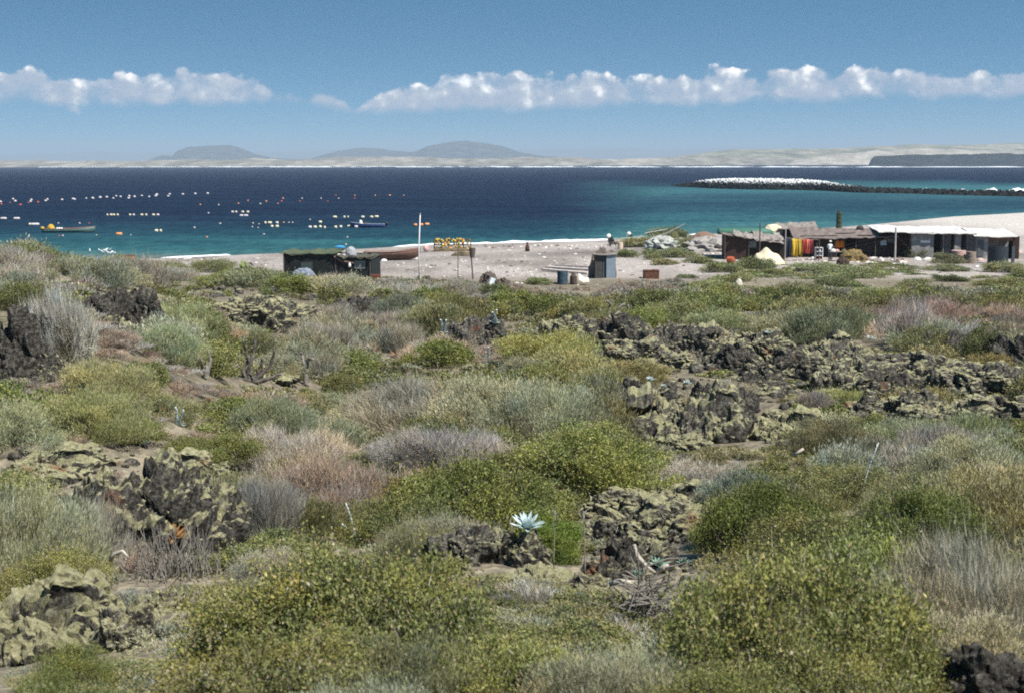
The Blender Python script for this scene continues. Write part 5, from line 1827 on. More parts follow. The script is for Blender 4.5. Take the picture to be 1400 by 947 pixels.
    def on(t, x, y, z):
        a = t.rotation_euler.z
        return Vector((t.location.x + x * math.cos(a) - y * math.sin(a), t.location.y + x * math.sin(a) + y * math.cos(a), t.location.z + z))
    # bluish white heap against the shack
    g = np.random.default_rng(5)
    bw = pmat('bleached_net', (.30, .34, .40), (.12, .15, .20), scale=9, c3=(.46, .48, .5), bump=.6)

    def mound(label, name, cat, loc, rx, ry, h, mat, seed, rough=.22, sc=2.2, group=None, sub=4):
        bm = bmesh.new()
        bmesh.ops.create_icosphere(bm, subdivisions=sub, radius=1)
        v = np.array([q.co[:] for q in bm.verts])
        F = np.array([[q.index for q in f.verts] for f in bm.faces])
        bm.free()
        v = v * (1 + rough * ridged(v * sc + seed * 3, 4, seed % 40)[:, None])
        v = v * np.array([rx, ry, h])
        v[:, 2] = np.maximum(v[:, 2], -.06)
        o = npobj(name, v, F, mat)
        o.location = loc
        return tag(o, label, cat, group)
    p = on(t, wm * .42, -.55, 0)
    mound('bluish white heap of netting against the tar paper shack wall', 'net_heap', 'netting', p, .75, .4, .62, bw, 5, .4, 3)
    # a broken boat rib plank hung on the front
    rb = MB().tube([(wm * .98, -.14, H1 * .90), (wm * 1.15, -.16, H1 * .70), (wm * 1.36, -.14, H1 * .62)], [.09, .10, .07], n=6).build('curved_plank', pmat('worn_brown_wood', (.13, .09, .07), (.09, .06, .05)), None)
    rb.location, rb.rotation_euler = t.location, (0, 0, t.rotation_euler.z)
    tag(rb, 'curved brown plank hanging on the front of the tar paper shack', 'plank')
    wb = MB().lathe([(.07, 0), (.10, .05), (.10, .26), (.04, .32), (.04, .38)], n=12).build('plastic_bottle', paper, None, smooth=True)
    wb.location = on(t, wm * 1.28, -.22, H2 * .50)
    tag(wb, 'white bottle hanging on the dark front of the tar paper shack', 'bottle')
    p = on(t, wm + .35 * (w - wm), 1.2, H2 * 1.06)
    mound('grey humped tarpaulin bundle on the shack roof', 'tarpaulin_bundle', 'tarpaulin', p, .42, .42, .62, pmat('grey_tarp', (.36, .37, .38), (.22, .23, .25), scale=5), 9, .12)
    mound('bright blue tarpaulin roll on the shack roof', 'tarpaulin_roll', 'tarpaulin', on(t, wm * .95, 2.6, H1 * 1.2), .42, .2, .17, pmat('blue_tarp', (.05, .25, .46), (.04, .2, .38)), 11, .1)
    for k, (x, r) in enumerate([(wm + .1, .2), (wm + .45, .16), (wm + 1.2, .17)]):
        mound(['round pale stone holding the roof felt, leftmost on the shack', 'smaller pale stone holding the roof felt by the grey bundle', 'pale stone holding the roof felt right of the grey bundle'][k], 'roof_stone', 'stone', on(t, x, .7 + k * .2, H2 * 1.03), r, r * .8, r * .75, pmat('pale_stone', (.50, .47, .44), (.38, .36, .34), scale=6), 20 + k, .15)
    # red box right of it
    def crate(label, name, loc, rz, sx, sy, sz, mat, lidmat=None, cat='box', boards=3):
        t = thing(name, label, cat, loc, rz)
        b = MB()
        th = .035
        for k in range(boards):
            h = sz / boards
            z = h * (k + .5)
            for yy in (-sy / 2, sy / 2):
                b.box((0, yy, z), (sx, th, h * .94), j=.004)
            for xx in (-sx / 2 + th * .55, sx / 2 - th * .55):
                b.box((xx, 0, z), (th, sy - th * 1.1, h * .935), j=.004)
        b.build('boards', mat, t)
        MB().box((0, 0, sz + .02), (sx + .05, sy + .05, .035), j=.006).build('lid', lidmat or mat, t)
        return t
    p = G(514, 383)
    s = MPP(p)
    crate('red painted wooden box beside the right end of the tar paper shack', 'wooden_box', p, .1, 13 * s, .6, 6.5 * s, redrust)
    p = G(178, 362)
    s = MPP(p)
    crate('rust orange box standing on the shore above the scrub crest', 'rusty_box', p + Vector((0, 0, .35)), -.1, 11 * s, .7, 7 * s, pmat('orange_rust', (.36, .12, .04), (.22, .08, .03), scale=5), rust)

    # ---------------- boats
    def hull_arrays(L, B, H, bow=.42, tr=.75, rake=.5, n=18, m=9, th=.045):
        """Open double-skinned hull, bow toward +x, keel at z=0."""
        outer, inner = [], []
        for i in range(n + 1):
            t_ = i / n
            x = -L / 2 + L * t_
            half = B / 2 * (tr + (1 - tr) * math.sin(min(1, t_ / .45) * math.pi / 2)) if t_ < .45 else B / 2 * max(.012, math.cos(((t_ - .45) / .55) ** 1.7 * math.pi / 2))
            sheer = H * (1 + bow * max(0, (t_ - .35) / .65) ** 2)
            keel = H * .05 + H * .55 * max(0, (t_ - .8) / .2) ** 2
            ro, ri = [], []
            for j in range(m + 1):
                a = j / m * 2 - 1
                q = abs(a)
                yy = half * (1 - (1 - q) ** 1.9) * (1 if a > 0 else -1)
                zz = keel + (sheer - keel) * q ** 2.0
                ro.append((x + rake * max(0, t_ - .8) * 5 * .2 * L * .1 * q, yy, zz))
                ri.append((x + rake * max(0, t_ - .8) * 5 * .2 * L * .1 * q, yy * max(.0, 1 - th / max(half, .05)), zz + th * (1 - q)))
            outer.append(ro)
            inner.append(ri)
        V = np.array(outer + inner, float).reshape(-1, 3)
        k = m + 1
        off = (n + 1) * k
        F, mi = [], []
        for i in range(n):
            for j in range(m):
                a = i * k + j
                F.append((a, a + 1, a + k + 1, a + k)); mi.append(0)
                F.append((a + off, a + k + off, a + k + 1 + off, a + 1 + off)); mi.append(1)
            for j in (0, m):
                a = i * k + j
                F.append((a, a + k, a + k + off, a + off) if j == 0 else (a, a + off, a + k + off, a + k)); mi.append(0)
        for j in range(m):
            F.append((j, j + off, j + 1 + off, j + 1)); mi.append(0)
            a = n * k + j
            F.append((a, a + 1, a + 1 + off, a + off)); mi.append(0)
        # transom
        tn = len(V)
        ring = [j for j in range(m + 1)]
        F4 = F
        return V, F4, mi, ring

    def boat(label, name, loc, rz, L, B, H, hullm, inm, motor=None, seats=3, tilt=0, draft=.12, cat='boat', gun=None):
        t = thing(name, label, cat, loc, rz)
        V, F, mi, ring = hull_arrays(L, B, H)
        V = V - np.array([0, 0, draft])
        tr = MB()
        me = npmesh('hull', V, [np.array(F)], [hullm, inm], fmat=mi, smooth=True)
        h = link(bpy.data.objects.new('hull', me), t)
        # transom board
        pts = V[ring]
        mb = MB()
        n_ = len(pts)
        W = [tuple(p + np.array([.0, 0, 0])) for p in pts] + [tuple(p + np.array([.05, 0, 0])) for p in pts]
        mb.add(W, [tuple(range(n_)), tuple(range(2 * n_ - 1, n_ - 1, -1))] + [(i, i + n_, i + 1 + n_, i + 1) for i in range(n_ - 1)])
        mb.build('transom', hullm, t)
        for k in range(seats):
            x = -L / 2 + L * (.18 + .22 * k)
            MB().box((x, 0, H * .62 - draft), (.26, B * (.82 if k < 2 else .66), .04)).build('seat', inm, t)
        # gunwale rails
        rail = V.reshape(2, -1, len(ring), 3)[0]
        for side in (0, -1):
            MB().tube([tuple(q + np.array([0, 0, .02])) for q in rail[:, side]], .035, n=6).build('gunwale', gun or inm, t, smooth=True)
        if motor:
            outboard(t, -L / 2 - .12, H * .9 - draft, motor)
        if tilt:
            t.rotation_euler = (tilt, 0, rz)
        return t

    blackm = pmat('black_plastic', (.015, .015, .017), (.025, .025, .027), rough=.45)

    def outboard(t, x, z, cowlmat, up=0):
        m_ = MB().lathe([(.10, -.05), (.20, .0), (.23, .16), (.20, .34), (.10, .40)], (x - .05, 0, z), n=12, sx=1.25).build('outboard_motor', cowlmat, t, smooth=True)
        mb = MB().box((x - .05, 0, z - .36), (.16, .10, .62)).box((x - .10, 0, z - .72), (.34, .09, .12)).box((x + .10, 0, z - .10), (.16, .22, .26))
        mb.build('leg', blackm, m_)
    green = pmat('grey_green_boat_paint', (.10, .17, .15), (.075, .13, .115), scale=2, rough=.5)
    greenin = pmat('boat_inside_green', (.22, .30, .26), (.16, .22, .19), scale=3)
    p = at_z(95, 318.2)
    s = MPP(p)
    L = 66 * s
    b = boat('grey-green open motor boat with a raised bow moored among the buoys', 'motor_boat', p, .04, L, 1.7, .78, green, greenin, motor=yellow, draft=.22, gun=pmat('faded_red_rail', (.38, .16, .11)))
    LAND.append(('the green boat', 95, 314))
    a = math.atan2(.04, 1)
    mound('yellow oilskin bundle piled in the stern of the grey-green boat', 'oilskin_bundle', 'clothing', p + Vector((-L * .36, 0, .45)), .5, .4, .72, pmat('yellow_oilskin', (.55, .35, .04), (.42, .25, .03)), 41, .18, 1.6)
    for k, dx in enumerate((-.24, -.20, -.155)):
        mound(['white sack lying nearest the yellow bundle in the green boat', 'white sack lying between two others in the green boat', 'white sack farthest from the yellow bundle in the green boat'][k], 'sack', 'sack', p + Vector((L * dx, .1, .42)), .2, .22, .32, paper, 42 + k, .12)
    blue = pmat('blue_boat_paint', (.035, .065, .20), (.025, .05, .15), scale=2, rough=.5)
    p = at_z(503, 311.2)
    s = MPP(p)
    L = 48 * s
    t2 = boat('dark blue open boat with an outboard motor moored off the beach', 'motor_boat', p, math.pi - .03, L, 1.5, .72, blue, pmat('boat_inside_red', (.30, .13, .10), (.22, .10, .08)), motor=blackm, draft=.2, gun=pmat('pale_blue_rail', (.25, .33, .42)))
    LAND.append(('the blue boat', 503, 307))
    mound('white covered bundle standing in the dark blue boat', 'covered_bundle', 'bundle', p + Vector((-L * .20, 0, .40)), .3, .3, .75, paper, 46, .14)
    mound('dark brown crouched bundle in the dark blue boat', 'dark_bundle', 'bundle', p + Vector((-L * .05, 0, .40)), .22, .25, .42, pmat('brown_cloth', (.12, .07, .05)), 47, .14)
    # beached brown boat
    brown = pmat('old_brown_hull', (.16, .085, .065), (.11, .06, .045), scale=3, stripes=('Z', 4, .6), c3=(.21, .12, .09))
    p = G(536, 356)
    s = MPP(p)
    boat('old brown wooden rowing boat drawn up on the beach behind the shack', 'rowing_boat', p + Vector((0, 0, .02)), .02, 76 * s, 1.7, .75, brown, pmat('boat_inside_grey', (.30, .25, .22), (.2, .17, .15)), motor=None, draft=.0, gun=pmat('worn_rail', (.30, .17, .12)))
    LAND.append(('the old rowing boat', 540, 349))
    p = G(525, 357)
    mound('white stone lying under the old brown rowing boat', 'beach_stone', 'stone', p, .28, .2, .18, paper, 48, .1)
    # white flag pole and its stake
    p = G(573, 380)
    s = MPP(p)
    t = thing('flag_pole', 'tall white pole standing between scrub and beached boat', 'pole', p)
    MB().tube([(0, 0, -.2), (.01, 0, 42 * s), (2.5 * s, 0, 86 * s)], [.055, .05, .035], n=8).build('shaft', pmat('white_pole_paint', (.72, .72, .70), (.6, .6, .58), scale=6), t, smooth=True)
    MB().lathe([(.05, 0), (.06, .04), (.03, .09)], (2.5 * s, 0, 86 * s), n=8).build('cap', silver, t)
    LAND.append(('the white pole', 575, 340))
    p = G(568, 380)
    o = MB().tube([(0, 0, -.2), (-.03, 0, 15 * s)], [.03, .025], n=6).build('stake', silver, None)
    o.location = p
    tag(o, 'short pale stake left of the tall white pole', 'stake')

    # ---------------- trap rack with yellow floats
    p = G(618, 345)
    s = MPP(p)
    A = G(594, 344)
    B = A + Vector((1, .04, 0))
    w, rz = axis(A, B)
    w = 50 * s
    fl = pmat('yellow_float', (.52, .37, .06), (.40, .27, .04), rough=.6)
    ora = pmat('orange_float', (.72, .20, .04), (.6, .16, .03), rough=.5)
    net = pmat('dark_net', (.10, .08, .05), (.15, .11, .06), scale=10)
    t = thing('float_rack', 'open rack of poles hung with yellow fishing floats on the shore', 'rack', A, rz)
    h = 17 * s
    fr = MB()
    for x in np.linspace(0, w, 6):
        for y in (0, .9):
            fr.tube([(x, y, -.2), (x + rng.normal(0, .05), y, h)], .035, n=5)
    for z in (.35, h * .55, h * .93):
        for y in (0, .9):
            fr.tube([(-.1, y, z), (w * .5, y, z - .06), (w + .1, y, z)], .03, n=5)
    fr.build('frame', pole, t)
    proto = None
    for k in range(64):
        x, y = rng.uniform(0, w), rng.choice([0, .9]) + rng.normal(0, .10)
        z = rng.choice([.40, h * .55, h * .9], p=[.2, .3, .5]) + rng.normal(0, .10)
        r = rng.uniform(.08, .14)
        if proto is None:
            proto = MB().lathe([(.02, -1.3), (.7, -1.0), (1, -.3), (1, .3), (.7, 1.0), (.02, 1.3)], n=8).build('float', fl, t, smooth=True)
            o = proto
        else:
            o = proto.copy()
            link(o)
            o.parent = t
            if k % 9 == 0:
                o.data = proto.data.copy()
                o.data.materials[0] = ora
        o.location = (x, y, z)
        o.scale = (r, r, r)
        o.rotation_euler = (rng.uniform(0, 3), rng.uniform(0, 3), 0)
    LAND.append(('the yellow float rack', 618, 332))
    mound('brown heap of nets under the yellow float rack', 'net_heap', 'netting', A + Vector((w * .5, -.3, 0)), w * .48, .6, .34, net, 50, .3, 3)
    mound('dark net pile between the float rack and the basket post', 'net_heap', 'netting', G(632, 350), .9, .6, .35, net, 51, .3, 3)
    p = G(583, 345)
    o = MB().lathe([(.05, -1), (.6, -.8), (.98, -.2), (.98, .2), (.6, .8), (.05, 1)], n=14).build('beach_buoy', pmat('red_white_buoy', (.66, .58, .54), (.45, .10, .07), scale=1.2), None, smooth=True)
    o.scale = (.32, .32, .36)
    o.location = p + Vector((0, 0, .34))
    tag(o, 'big red and white buoy on the sand beside the float rack', 'buoy')
    # post with a basket on top, and a thin pole
    p = G(647, 382)
    s = MPP(p)
    t = thing('basket_post', 'leaning wooden post carrying a brown basket on its top', 'post', p)
    MB().tube([(0, 0, -.3), (-2.6 * s, 0, 32 * s)], [.06, .045], n=7).build('post', pole, t)
    MB().lathe([(.17, 0), (.24, .55), (.26, .72), (.22, .70), (.16, .06)], (-1.0 * s, 0, 34 * s - .25), n=14).build('basket', pmat('wicker', (.15, .12, .10), (.10, .08, .07), stripes=('Z', 6, .5)), t)
    p = G(626, 382)
    o = MB().tube([(0, 0, -.3), (.02, 0, 1.0), (.03, 0, 52 * s)], [.035, .03, .025], n=6).build('thin_pole', pole, None)
    o.location = p
    tag(o, 'thin dark pole before the float rack, left of the basket post', 'pole')
    mo = pmat('dead_brown_brush', (.11, .085, .07), (.07, .052, .042), scale=9)
    for k, (px, py, w_, h_, lab) in enumerate([(668, 388, 22, 13, 'dark brown brush heap below the basket post'), (688, 390, 18, 8, 'low dark brush heap right of the basket post'), (590, 388, 20, 6, 'low brown brush left of the thin dark pole')]):
        p = G(px, py)
        s = MPP(p)
        mound(lab, 'brush_heap', 'brush', p, w_ * s / 2, .6, h_ * s, mo, 55 + k, .45, 3.5)
    p = G(672, 392)
    o = MB().box((0, 0, .3), (.34, .2, .55), rz=.5, ry=.4).build('white_can', pmat('white_tin', (.62, .66, .68), (.5, .54, .58)), None)
    o.location = p
    tag(o, 'tilted white can lying in front of the dark brush heap', 'can')
    # dark bottle shaped stump on the beach
    p = G(721, 344)
    s = MPP(p)
    o = MB().lathe([(3.2 * s, 0), (3.0 * s, 5 * s), (1.9 * s, 8.5 * s), (1.2 * s, 10 * s), (1.3 * s, 12.5 * s), (.6 * s, 13 * s)], n=12).build('wooden_stump', pmat('dark_red_wood', (.085, .035, .025), (.06, .028, .02), scale=8), None, smooth=True)
    o.location = p
    tag(o, 'dark brown bottle-shaped stump standing alone on the pale beach', 'stump')
    LAND.append(('the lone beach stump', 721, 337))
    # pile of pale planks
    plank = pmat('pink_grey_planks', (.60, .51, .45), (.52, .44, .39), scale=3)
    for k, (x0, y0, x1, y1, lab) in enumerate([(742, 371, 806, 380, 'long pale plank lying on the dark gravel, lowest of three'), (748, 369, 812, 377, 'long pale plank lying in the middle of three'), (760, 368, 838, 375, 'long thin pale plank pointing to the outhouse')]):
        A, B = G(x0, y0), G(x1, y1)
        B.y = A.y + (B.y - A.y) * .5
        B.x = B.y * (x1 - 700) / FPX
        w, rz = axis(A, B)
        o = MB().box((w / 2, 0, .10 + .07 * k), (w, .50 - .08 * k, .13), j=.01).build('plank', plank, None)
        o.location = (A + Vector((0, .15 * k, .06)))
        o.rotation_euler = (0, 0, rz)
        tag(o, lab, 'plank')
    # drum, dark can, cream sheet
    p = G(769, 389)
    s = MPP(p)

    def drum(label, p, r, h, mat, rz=0, lying=False, name='drum', dented=0.0):
        t = thing(name, label, 'drum', p, rz)
        prof = [(r * .96, 0), (r, .02), (r, h * .32), (r * 1.035, h * .34), (r, h * .36), (r, h * .64), (r * 1.035, h * .66), (r, h * .68), (r, h - .02), (r * .96, h), (r * .93, h - .03)]
        b_ = MB().lathe(prof, n=20).build('barrel', mat, t, smooth=False)
        MB().lathe([(.035, 0), (.045, .03), (.03, .05)], (r * .5, 0, h - .03), n=8).build('bung', rust, t)
        if lying:
            t.rotation_euler = (R(90), 0, rz)
            t.location = p + Vector((0, 0, r))
        return t
    drum('blue drum standing in the scrub before the pale planks', p, .36, .92, pmat('blue_drum_paint', (.028, .07, .105), (.02, .05, .075), scale=4, c3=(.10, .11, .12)))
    LAND.append(('the blue drum', 769, 381))
    o = MB().box((0, 0, .25), (.04, .04, 1.6)).build('stick', silver, None)
    o.location = p + Vector((-.02, .45, .2))
    tag(o, 'pale stick standing up behind the blue drum', 'stick')
    p = G(784, 389)
    o = MB().lathe([(.22, 0), (.24, .1), (.24, .55), (.10, .72), (.09, .80)], n=12).build('dark_can', pmat('dark_tin', (.05, .04, .035), (.09, .06, .045)), None)
    o.location = p
    tag(o, 'dark rusty can between the blue drum and the cream sheet', 'can')
    p = G(798, 390)
    s = MPP(p)

    def fs(u, v):
        return ((u - .5) * 15 * s, v * .9, 15 * s * (1 - .45 * u) * math.sin(math.pi * (.12 + .55 * v)) + .05 * math.sin(u * 9))
    V, F = sheet(9, 6, fs, .03)
    o = MB().add(V, F).build('canvas_sheet', pmat('pale_canvas', (.56, .51, .43), (.46, .42, .36), scale=3), None, smooth=True)
    o.location = p
    tag(o, 'cream canvas sheet draped over rubbish beside the blue drum', 'canvas')
    # ---------------- outhouse
    A, B = G(814, 381), G(841, 381)
    s = MPP(A)
    w = 1.55
    t = thing('outhouse', 'narrow tin outhouse with an open dark side on the beach', 'outhouse', A + Vector((0, 0, -.02)), 0)
    H = 33 * s
    wl = 10 * s
    x1 = 27 * s
    # shade on the left side painted in as dark tin; bright tin front
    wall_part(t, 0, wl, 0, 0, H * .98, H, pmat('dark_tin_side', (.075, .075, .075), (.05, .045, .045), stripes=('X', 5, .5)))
    wall_part(t, wl + .26, x1, -.12, 0, H, H, bluegrey)
    wall_part(t, .04, 1.35, 0, 0, H * .98, H * .98, blackwood, side=True)
    wall_part(t, -.08, 1.35, x1, 0, H, H, bluegrey, side=True)
    wall_part(t, 0, x1, 1.38, 0, H, H, blackwood)
    MB().box((wl + .16, .05, H * .5), (.28, .05, H * .96), rz=.5).build('door', pmat('green_grey_door', (.11, .15, .15), (.08, .11, .11), stripes=('X', 4, .6)), t)
    for x in (0, x1):
        post_part(t, x, -.05, -.2, H, pole, .04)
    roof_part(t, -.14, x1 + .14, -.25, 1.5, H + .05, H + .08, H + .02, H + .05, greyroof, nx=6, ny=4, wob=.015)
    LAND.append(('the tin outhouse', 828, 362))
    mound('heap of brown brush and nets stacked behind the outhouse roof', 'brush_heap', 'brush', A + Vector((x1 * .45, 2.2, 0)), .95, .7, H * 1.10, pmat('brown_net_brush', (.20, .165, .135), (.12, .095, .08), scale=6, c3=(.27, .23, .19)), 61, .25, 2.5)
    # rust box
    p = G(890, 381)
    s = MPP(p)
    t = thing('rusty_tank', 'rusty square iron tank on the sand right of the outhouse', 'tank', p, .06)
    MB().box((0, 0, 5.6 * s), (20 * s, .8, 11 * s), j=.01).build('body', rust, t)
    for zz in (.3 * s, 11.2 * s):
        MB().box((0, 0, zz), (20.8 * s, .86, .05)).build('rim', rust, t)
    MB().lathe([(.12, 0), (.12, .05), (.08, .07)], (.2, 0, 11.4 * s), n=10).build('cap', redrust, t)
    LAND.append(('the rusty tank', 890, 373))

    # ---------------- dune with the boats drawn up behind it
    for k, (px, py, rz, lab) in enumerate([(856, 334, .5, 'skiff with a white tilted motor drawn up behind the round green bush'), (886, 332, -.4, 'skiff with a white tilted motor hidden behind the bushy dune')]):
        p = G(px, py)
        t = boat(lab, 'beached_skiff', p, rz, 4.2, 1.35, .6, pmat('sun_bleached_hull_%s' % 'ab'[k], (.42, .38, .34), (.30, .27, .25)), greenin, motor=None, draft=0)
        m_ = MB().lathe([(.10, -.1), (.22, .0), (.26, .2), (.20, .42), (.10, .48)], n=12).build('outboard_motor', pmat('white_cowl_%s' % 'ab'[k], (.74, .73, .70), (.6, .59, .57)), t, smooth=True)
        m_.location = (-2.2, 0, .80)
        m_.scale = (1.1, .8, .8)
        m_.rotation_euler = (0, R(-35), 0)
        MB().box((0, 0, -.38), (.42, .22, .62)).build('leg', blackm, m_)
    p = G(848, 341)
    s = MPP(p)
    drum('small cream drum standing by the round green bush on the dune', p, .27, .72, pmat('cream_drum_paint', (.62, .50, .38), (.52, .40, .30)))
    p = G(837, 337)
    t = thing('tripod', 'black iron tripod standing on the dune behind the outhouse', 'tripod', p)
    for k in range(3):
        a = k * 2.09
        MB().tube([(math.cos(a) * .45, math.sin(a) * .45, -.1), (0, 0, .95)], .05, n=6).build('leg', blackm, t)
    MB().lathe([(.05, .0), (.2, .06), (.24, .25), (.2, .3)], (0, 0, .45), n=10).build('pot', blackm, t)
    # pale sand and nets on the dune
    mound('white drift of netting and sand on the bushy dune', 'net_drift', 'netting', G(909, 340), 1.7, 1.9, 1.0, pmat('white_net', (.46, .47, .45), (.26, .27, .24), scale=5, c3=(.60, .60, .57)), 63, .5, 2.6)
    mound('white heap of shells and stones behind the first hut', 'shell_heap', 'heap', G(968, 343), 2.1, 2, 1.1, pmat('shell_white', (.44, .41, .38), (.26, .24, .22), scale=9, c3=(.20, .17, .15)), 64, .5, 3.2)
    mound('brown pointed heap of earth on the shore left of the first hut', 'earth_heap', 'heap', G(962, 333), 1.7, 1.2, 1.2, pmat('brown_earth', (.20, .13, .095), (.15, .095, .07), scale=4), 65, .12, 1.6)
    p = G(912, 336)
    s = MPP(p)
    o = MB().tube([(-1.8, .4, .7), (0, .2, 1.3), (1.9, 0, 2.3)], [.07, .065, .05], n=7).build('leaning_pole', silver, None)
    o.location = p
    tag(o, 'bleached pole leaning across the top of the bushy dune', 'pole')
    p = G(893, 333)
    o = MB().tube([(-.9, .3, 1.1), (1.6, .2, 1.55)], [.05, .04], n=6).build('leaning_pole', pmat('blue_white_pole', (.5, .58, .58)), None)
    o.location = p
    tag(o, 'thin pale pole lying nearly level on the bushy dune', 'pole')
    mound('white sack lying on the low green plants before the first hut', 'sack', 'sack', G(1010, 391), .24, .2, .46, pk0, 66, .12)

    # ---------------- first hut of the hamlet (dark red boards, broken grey roof)
    t, w, s = hut('board_hut', 'dark board hut with a broken grey plank roof, first of the hamlet', (990, 355), (1072, 358), 5)
    H = 33 * s
    d = 4.5
    wall_part(t, 0, w * .40, 0, -.3, H * .98, H * .90, darkwood)
    wall_part(t, w * .40 + .004, w, .9, -.3, H * .85, H * .74, blackwood)
    wall_part(t, .06, d, 0, -.3, H * .98, H * 1.02, darkwood, side=True)
    wall_part(t, .95, d, w, -.3, H * .74, H * .8, blackwood, side=True)
    wall_part(t, 0, w, d, -.3, H * 1.0, H * .85, blackwood)
    roof_part(t, w * .16, w * .60, -.5, d * .7, H * 1.00, H * .80, H * 1.16, H * .98, greyroof, seed=5, wob=.05)
    roof_part(t, w * .50, w * 1.02, -.1, d, H * .84, H * .70, H * 1.12, H * .92, greyroof, seed=6, wob=.05)
    roof_part(t, -.2, w * .2, -.2, d, H * 1.02, H * 1.0, H * 1.0, H * 1.0, brownroof, seed=7, nx=6, wob=.03)
    window_part(t, w * .46, -.05 + .9 - .1, H * .60, .8, .6, pmat('grey_window_frame', (.20, .20, .20)), pmat('blue_grey_pane', (.22, .27, .32), rough=.3), bars=False)
    for x in (.03, w * .4, w * .985):
        post_part(t, x, -.12, -.3, H * (1.0 if x < 1 else .8), pole, .06)
    LAND.append(('the first dark hut', 1025, 335))
    hutA = t
    # green hull upturned over it
    V, F, mi, ring = hull_arrays(5.2, 1.5, .62)
    V = V * np.array([1, 1, -1]) + np.array([0, 0, .62])
    me = npmesh('upturned_boat', V, [np.array([f[::-1] for f in F])], [teal, brown], fmat=mi, smooth=True)
    o = link(bpy.data.objects.new('upturned_boat', me))
    o.location = on(t, w * .40, d + .6, H * .92)
    o.rotation_euler = (0, 0, t.rotation_euler.z)
    tag(o, 'green boat hull upturned behind the roof of the first hut', 'boat')
    st = thing('trestle', 'low trestle carrying the upturned green boat', 'trestle', on(t, w * .40, d + .6, 0), t.rotation_euler.z)
    for x in (-1.8, 1.8):
        MB().box((x, 0, H * .90), (.1, 1.3, .08)).build('beam', pole, st)
        for y in (-.5, .5):
            MB().tube([(x, y, -.3), (x, y, H * .87)], .05, n=6).build('leg', pole, st)
    # tall poles
    for k, (px, py, h, lab) in enumerate([(1038, 357, 50, 'tall dark pole standing before the cream tent'), (1045, 350, 43, 'thin pale-topped mast behind the first hut'), (1073, 354, 40, 'grey pole at the left end of the washing line')]):
        p = G(px, py)
        o = MB().tube([(0, 0, -.3), (.02, 0, h * MPP(p))], [.07 if k != 1 else .04, .055 if k != 1 else .03], n=7).build('wooden_pole', pole if k < 2 else silver, None)
        o.location = p
        tag(o, lab, 'pole')
    # cream tent of canvas
    p = G(1050, 361)
    s = MPP(p)
    t = thing('canvas_tent', 'sagging cream canvas tent pitched against the first hut', 'tent', p, .05)

    def tent(u, v):
        x = (u - .5) * 38 * s
        ridge = 21 * s * (1 - abs(u - .42) ** 1.4 * 1.5)
        y = (v - .5) * 2.6
        z = ridge * (1 - abs(v - .5) * 2) ** .8 * (1 if u > .02 else .75) + .10 * math.sin(u * 14 + v * 4) * (1 - abs(v - .5) * 2)
        return (x, y, max(z, .02))
    V, F = sheet(16, 13, tent, .025)
    MB().add(V, F).build('canvas', cream, t)

    def flap(u, v):
        return (-16 * s + u * 18 * s, -1.42 - .25 * v, 11 * s * (1 - v) * (1 - .5 * abs(u - .4)) + .03)
    V, F = sheet(8, 5, flap, .02)
    MB().add(V, F).build('flap', pmat('shaded_canvas', (.60, .53, .38), (.5, .44, .32)), t)
    MB().tube([(-3 * s, 0, 0), (-3 * s, 0, 22 * s)], .04, n=6).build('pole', silver, t)
    LAND.append(('the cream tent', 1048, 342))
    p = G(995, 360)
    drum('orange drum lying on its side before the dark hut', p, .29, .6, pmat('orange_red_drum', (.46, .11, .045), (.34, .085, .04), scale=4), rz=.9, lying=True)
    # ---------------- rear hut with a grey roof and the long shed
    t, w, s = hut('rear_hut', 'small black hut with a tilted grey roof behind the washing line', (1070, 346), (1112, 345), 4)
    H = 34 * s
    d = 3.5
    wall_part(t, 0, w, 0, -.3, H * .95, H * .97, blackwood)
    wall_part(t, .06, d, 0, -.3, H * .95, H * 1.0, blackwood, side=True)
    wall_part(t, .06, d, w, -.3, H * .97, H * 1.06, blackwood, side=True)
    wall_part(t, 0, w, d, -.3, H, H * 1.06, blackwood)
    roof_part(t, -.5, w + .35, -.5, d + .3, H * .97, H * 1.02, H * 1.10, H * 1.18, greyroof, seed=8, wob=.03)
    MB().box((w * .3, -.06, H * .4), (.7, .05, H * .8)).build('door', darkwood, t)
    LAND.append(('the rear hut', 1090, 310))
    mound('crumpled cream canvas on the roofs behind the first hut', 'canvas_bundle', 'canvas', on(t, -.9, .4, H * .82), .9, .7, .65, cream, 70, .2, 1.5)
    t, w, s = hut('long_shed', 'long black shed under one long weathered plank roof', (1086, 352), (1221, 350), 5)
    H = 33 * s
    d = 4.2
    roof_part(t, -.2, w + .1, -.9, d + .3, H * .80, H * .88, H * 1.18, H * 1.08, brownroof, nx=26, ny=6, seed=9, wob=.03, sag=.12)
    for x0, x1 in ((0, .18), (.18, .42), (.62, 1.0)):
        wall_part(t, w * x0 + .003, w * x1, .15, -.3, H * (.86 + .06 * x0), H * (.86 + .06 * x1), blackwood)
    wall_part(t, w * .42 + .003, w * .62 - .003, 1.5, -.3, H * .95, H * .96, blackwood)
    wall_part(t, .2, d, 0, -.3, H * .88, H * 1.10, blackwood, side=True)
    wall_part(t, .2, d, w, -.3, H * .92, H * 1.04, blackwood, side=True)
    wall_part(t, 0, w, d, -.3, H * 1.10, H * 1.04, blackwood)
    MB().tube([(w * .50, -.05, H * .35), (w * .97, -.05, H * .80)], .05, n=6).build('brace', pole, t)
    MB().tube([(w * .45, -.05, H * .45), (w * .72, -.05, H * .72)], .04, n=6).build('brace', pole, t)
    MB().box((w * .88, .10, H * .60), (.55, .05, .5)).build('window', pmat('pale_blue_shutter', (.36, .46, .54), (.30, .38, .45)), t)
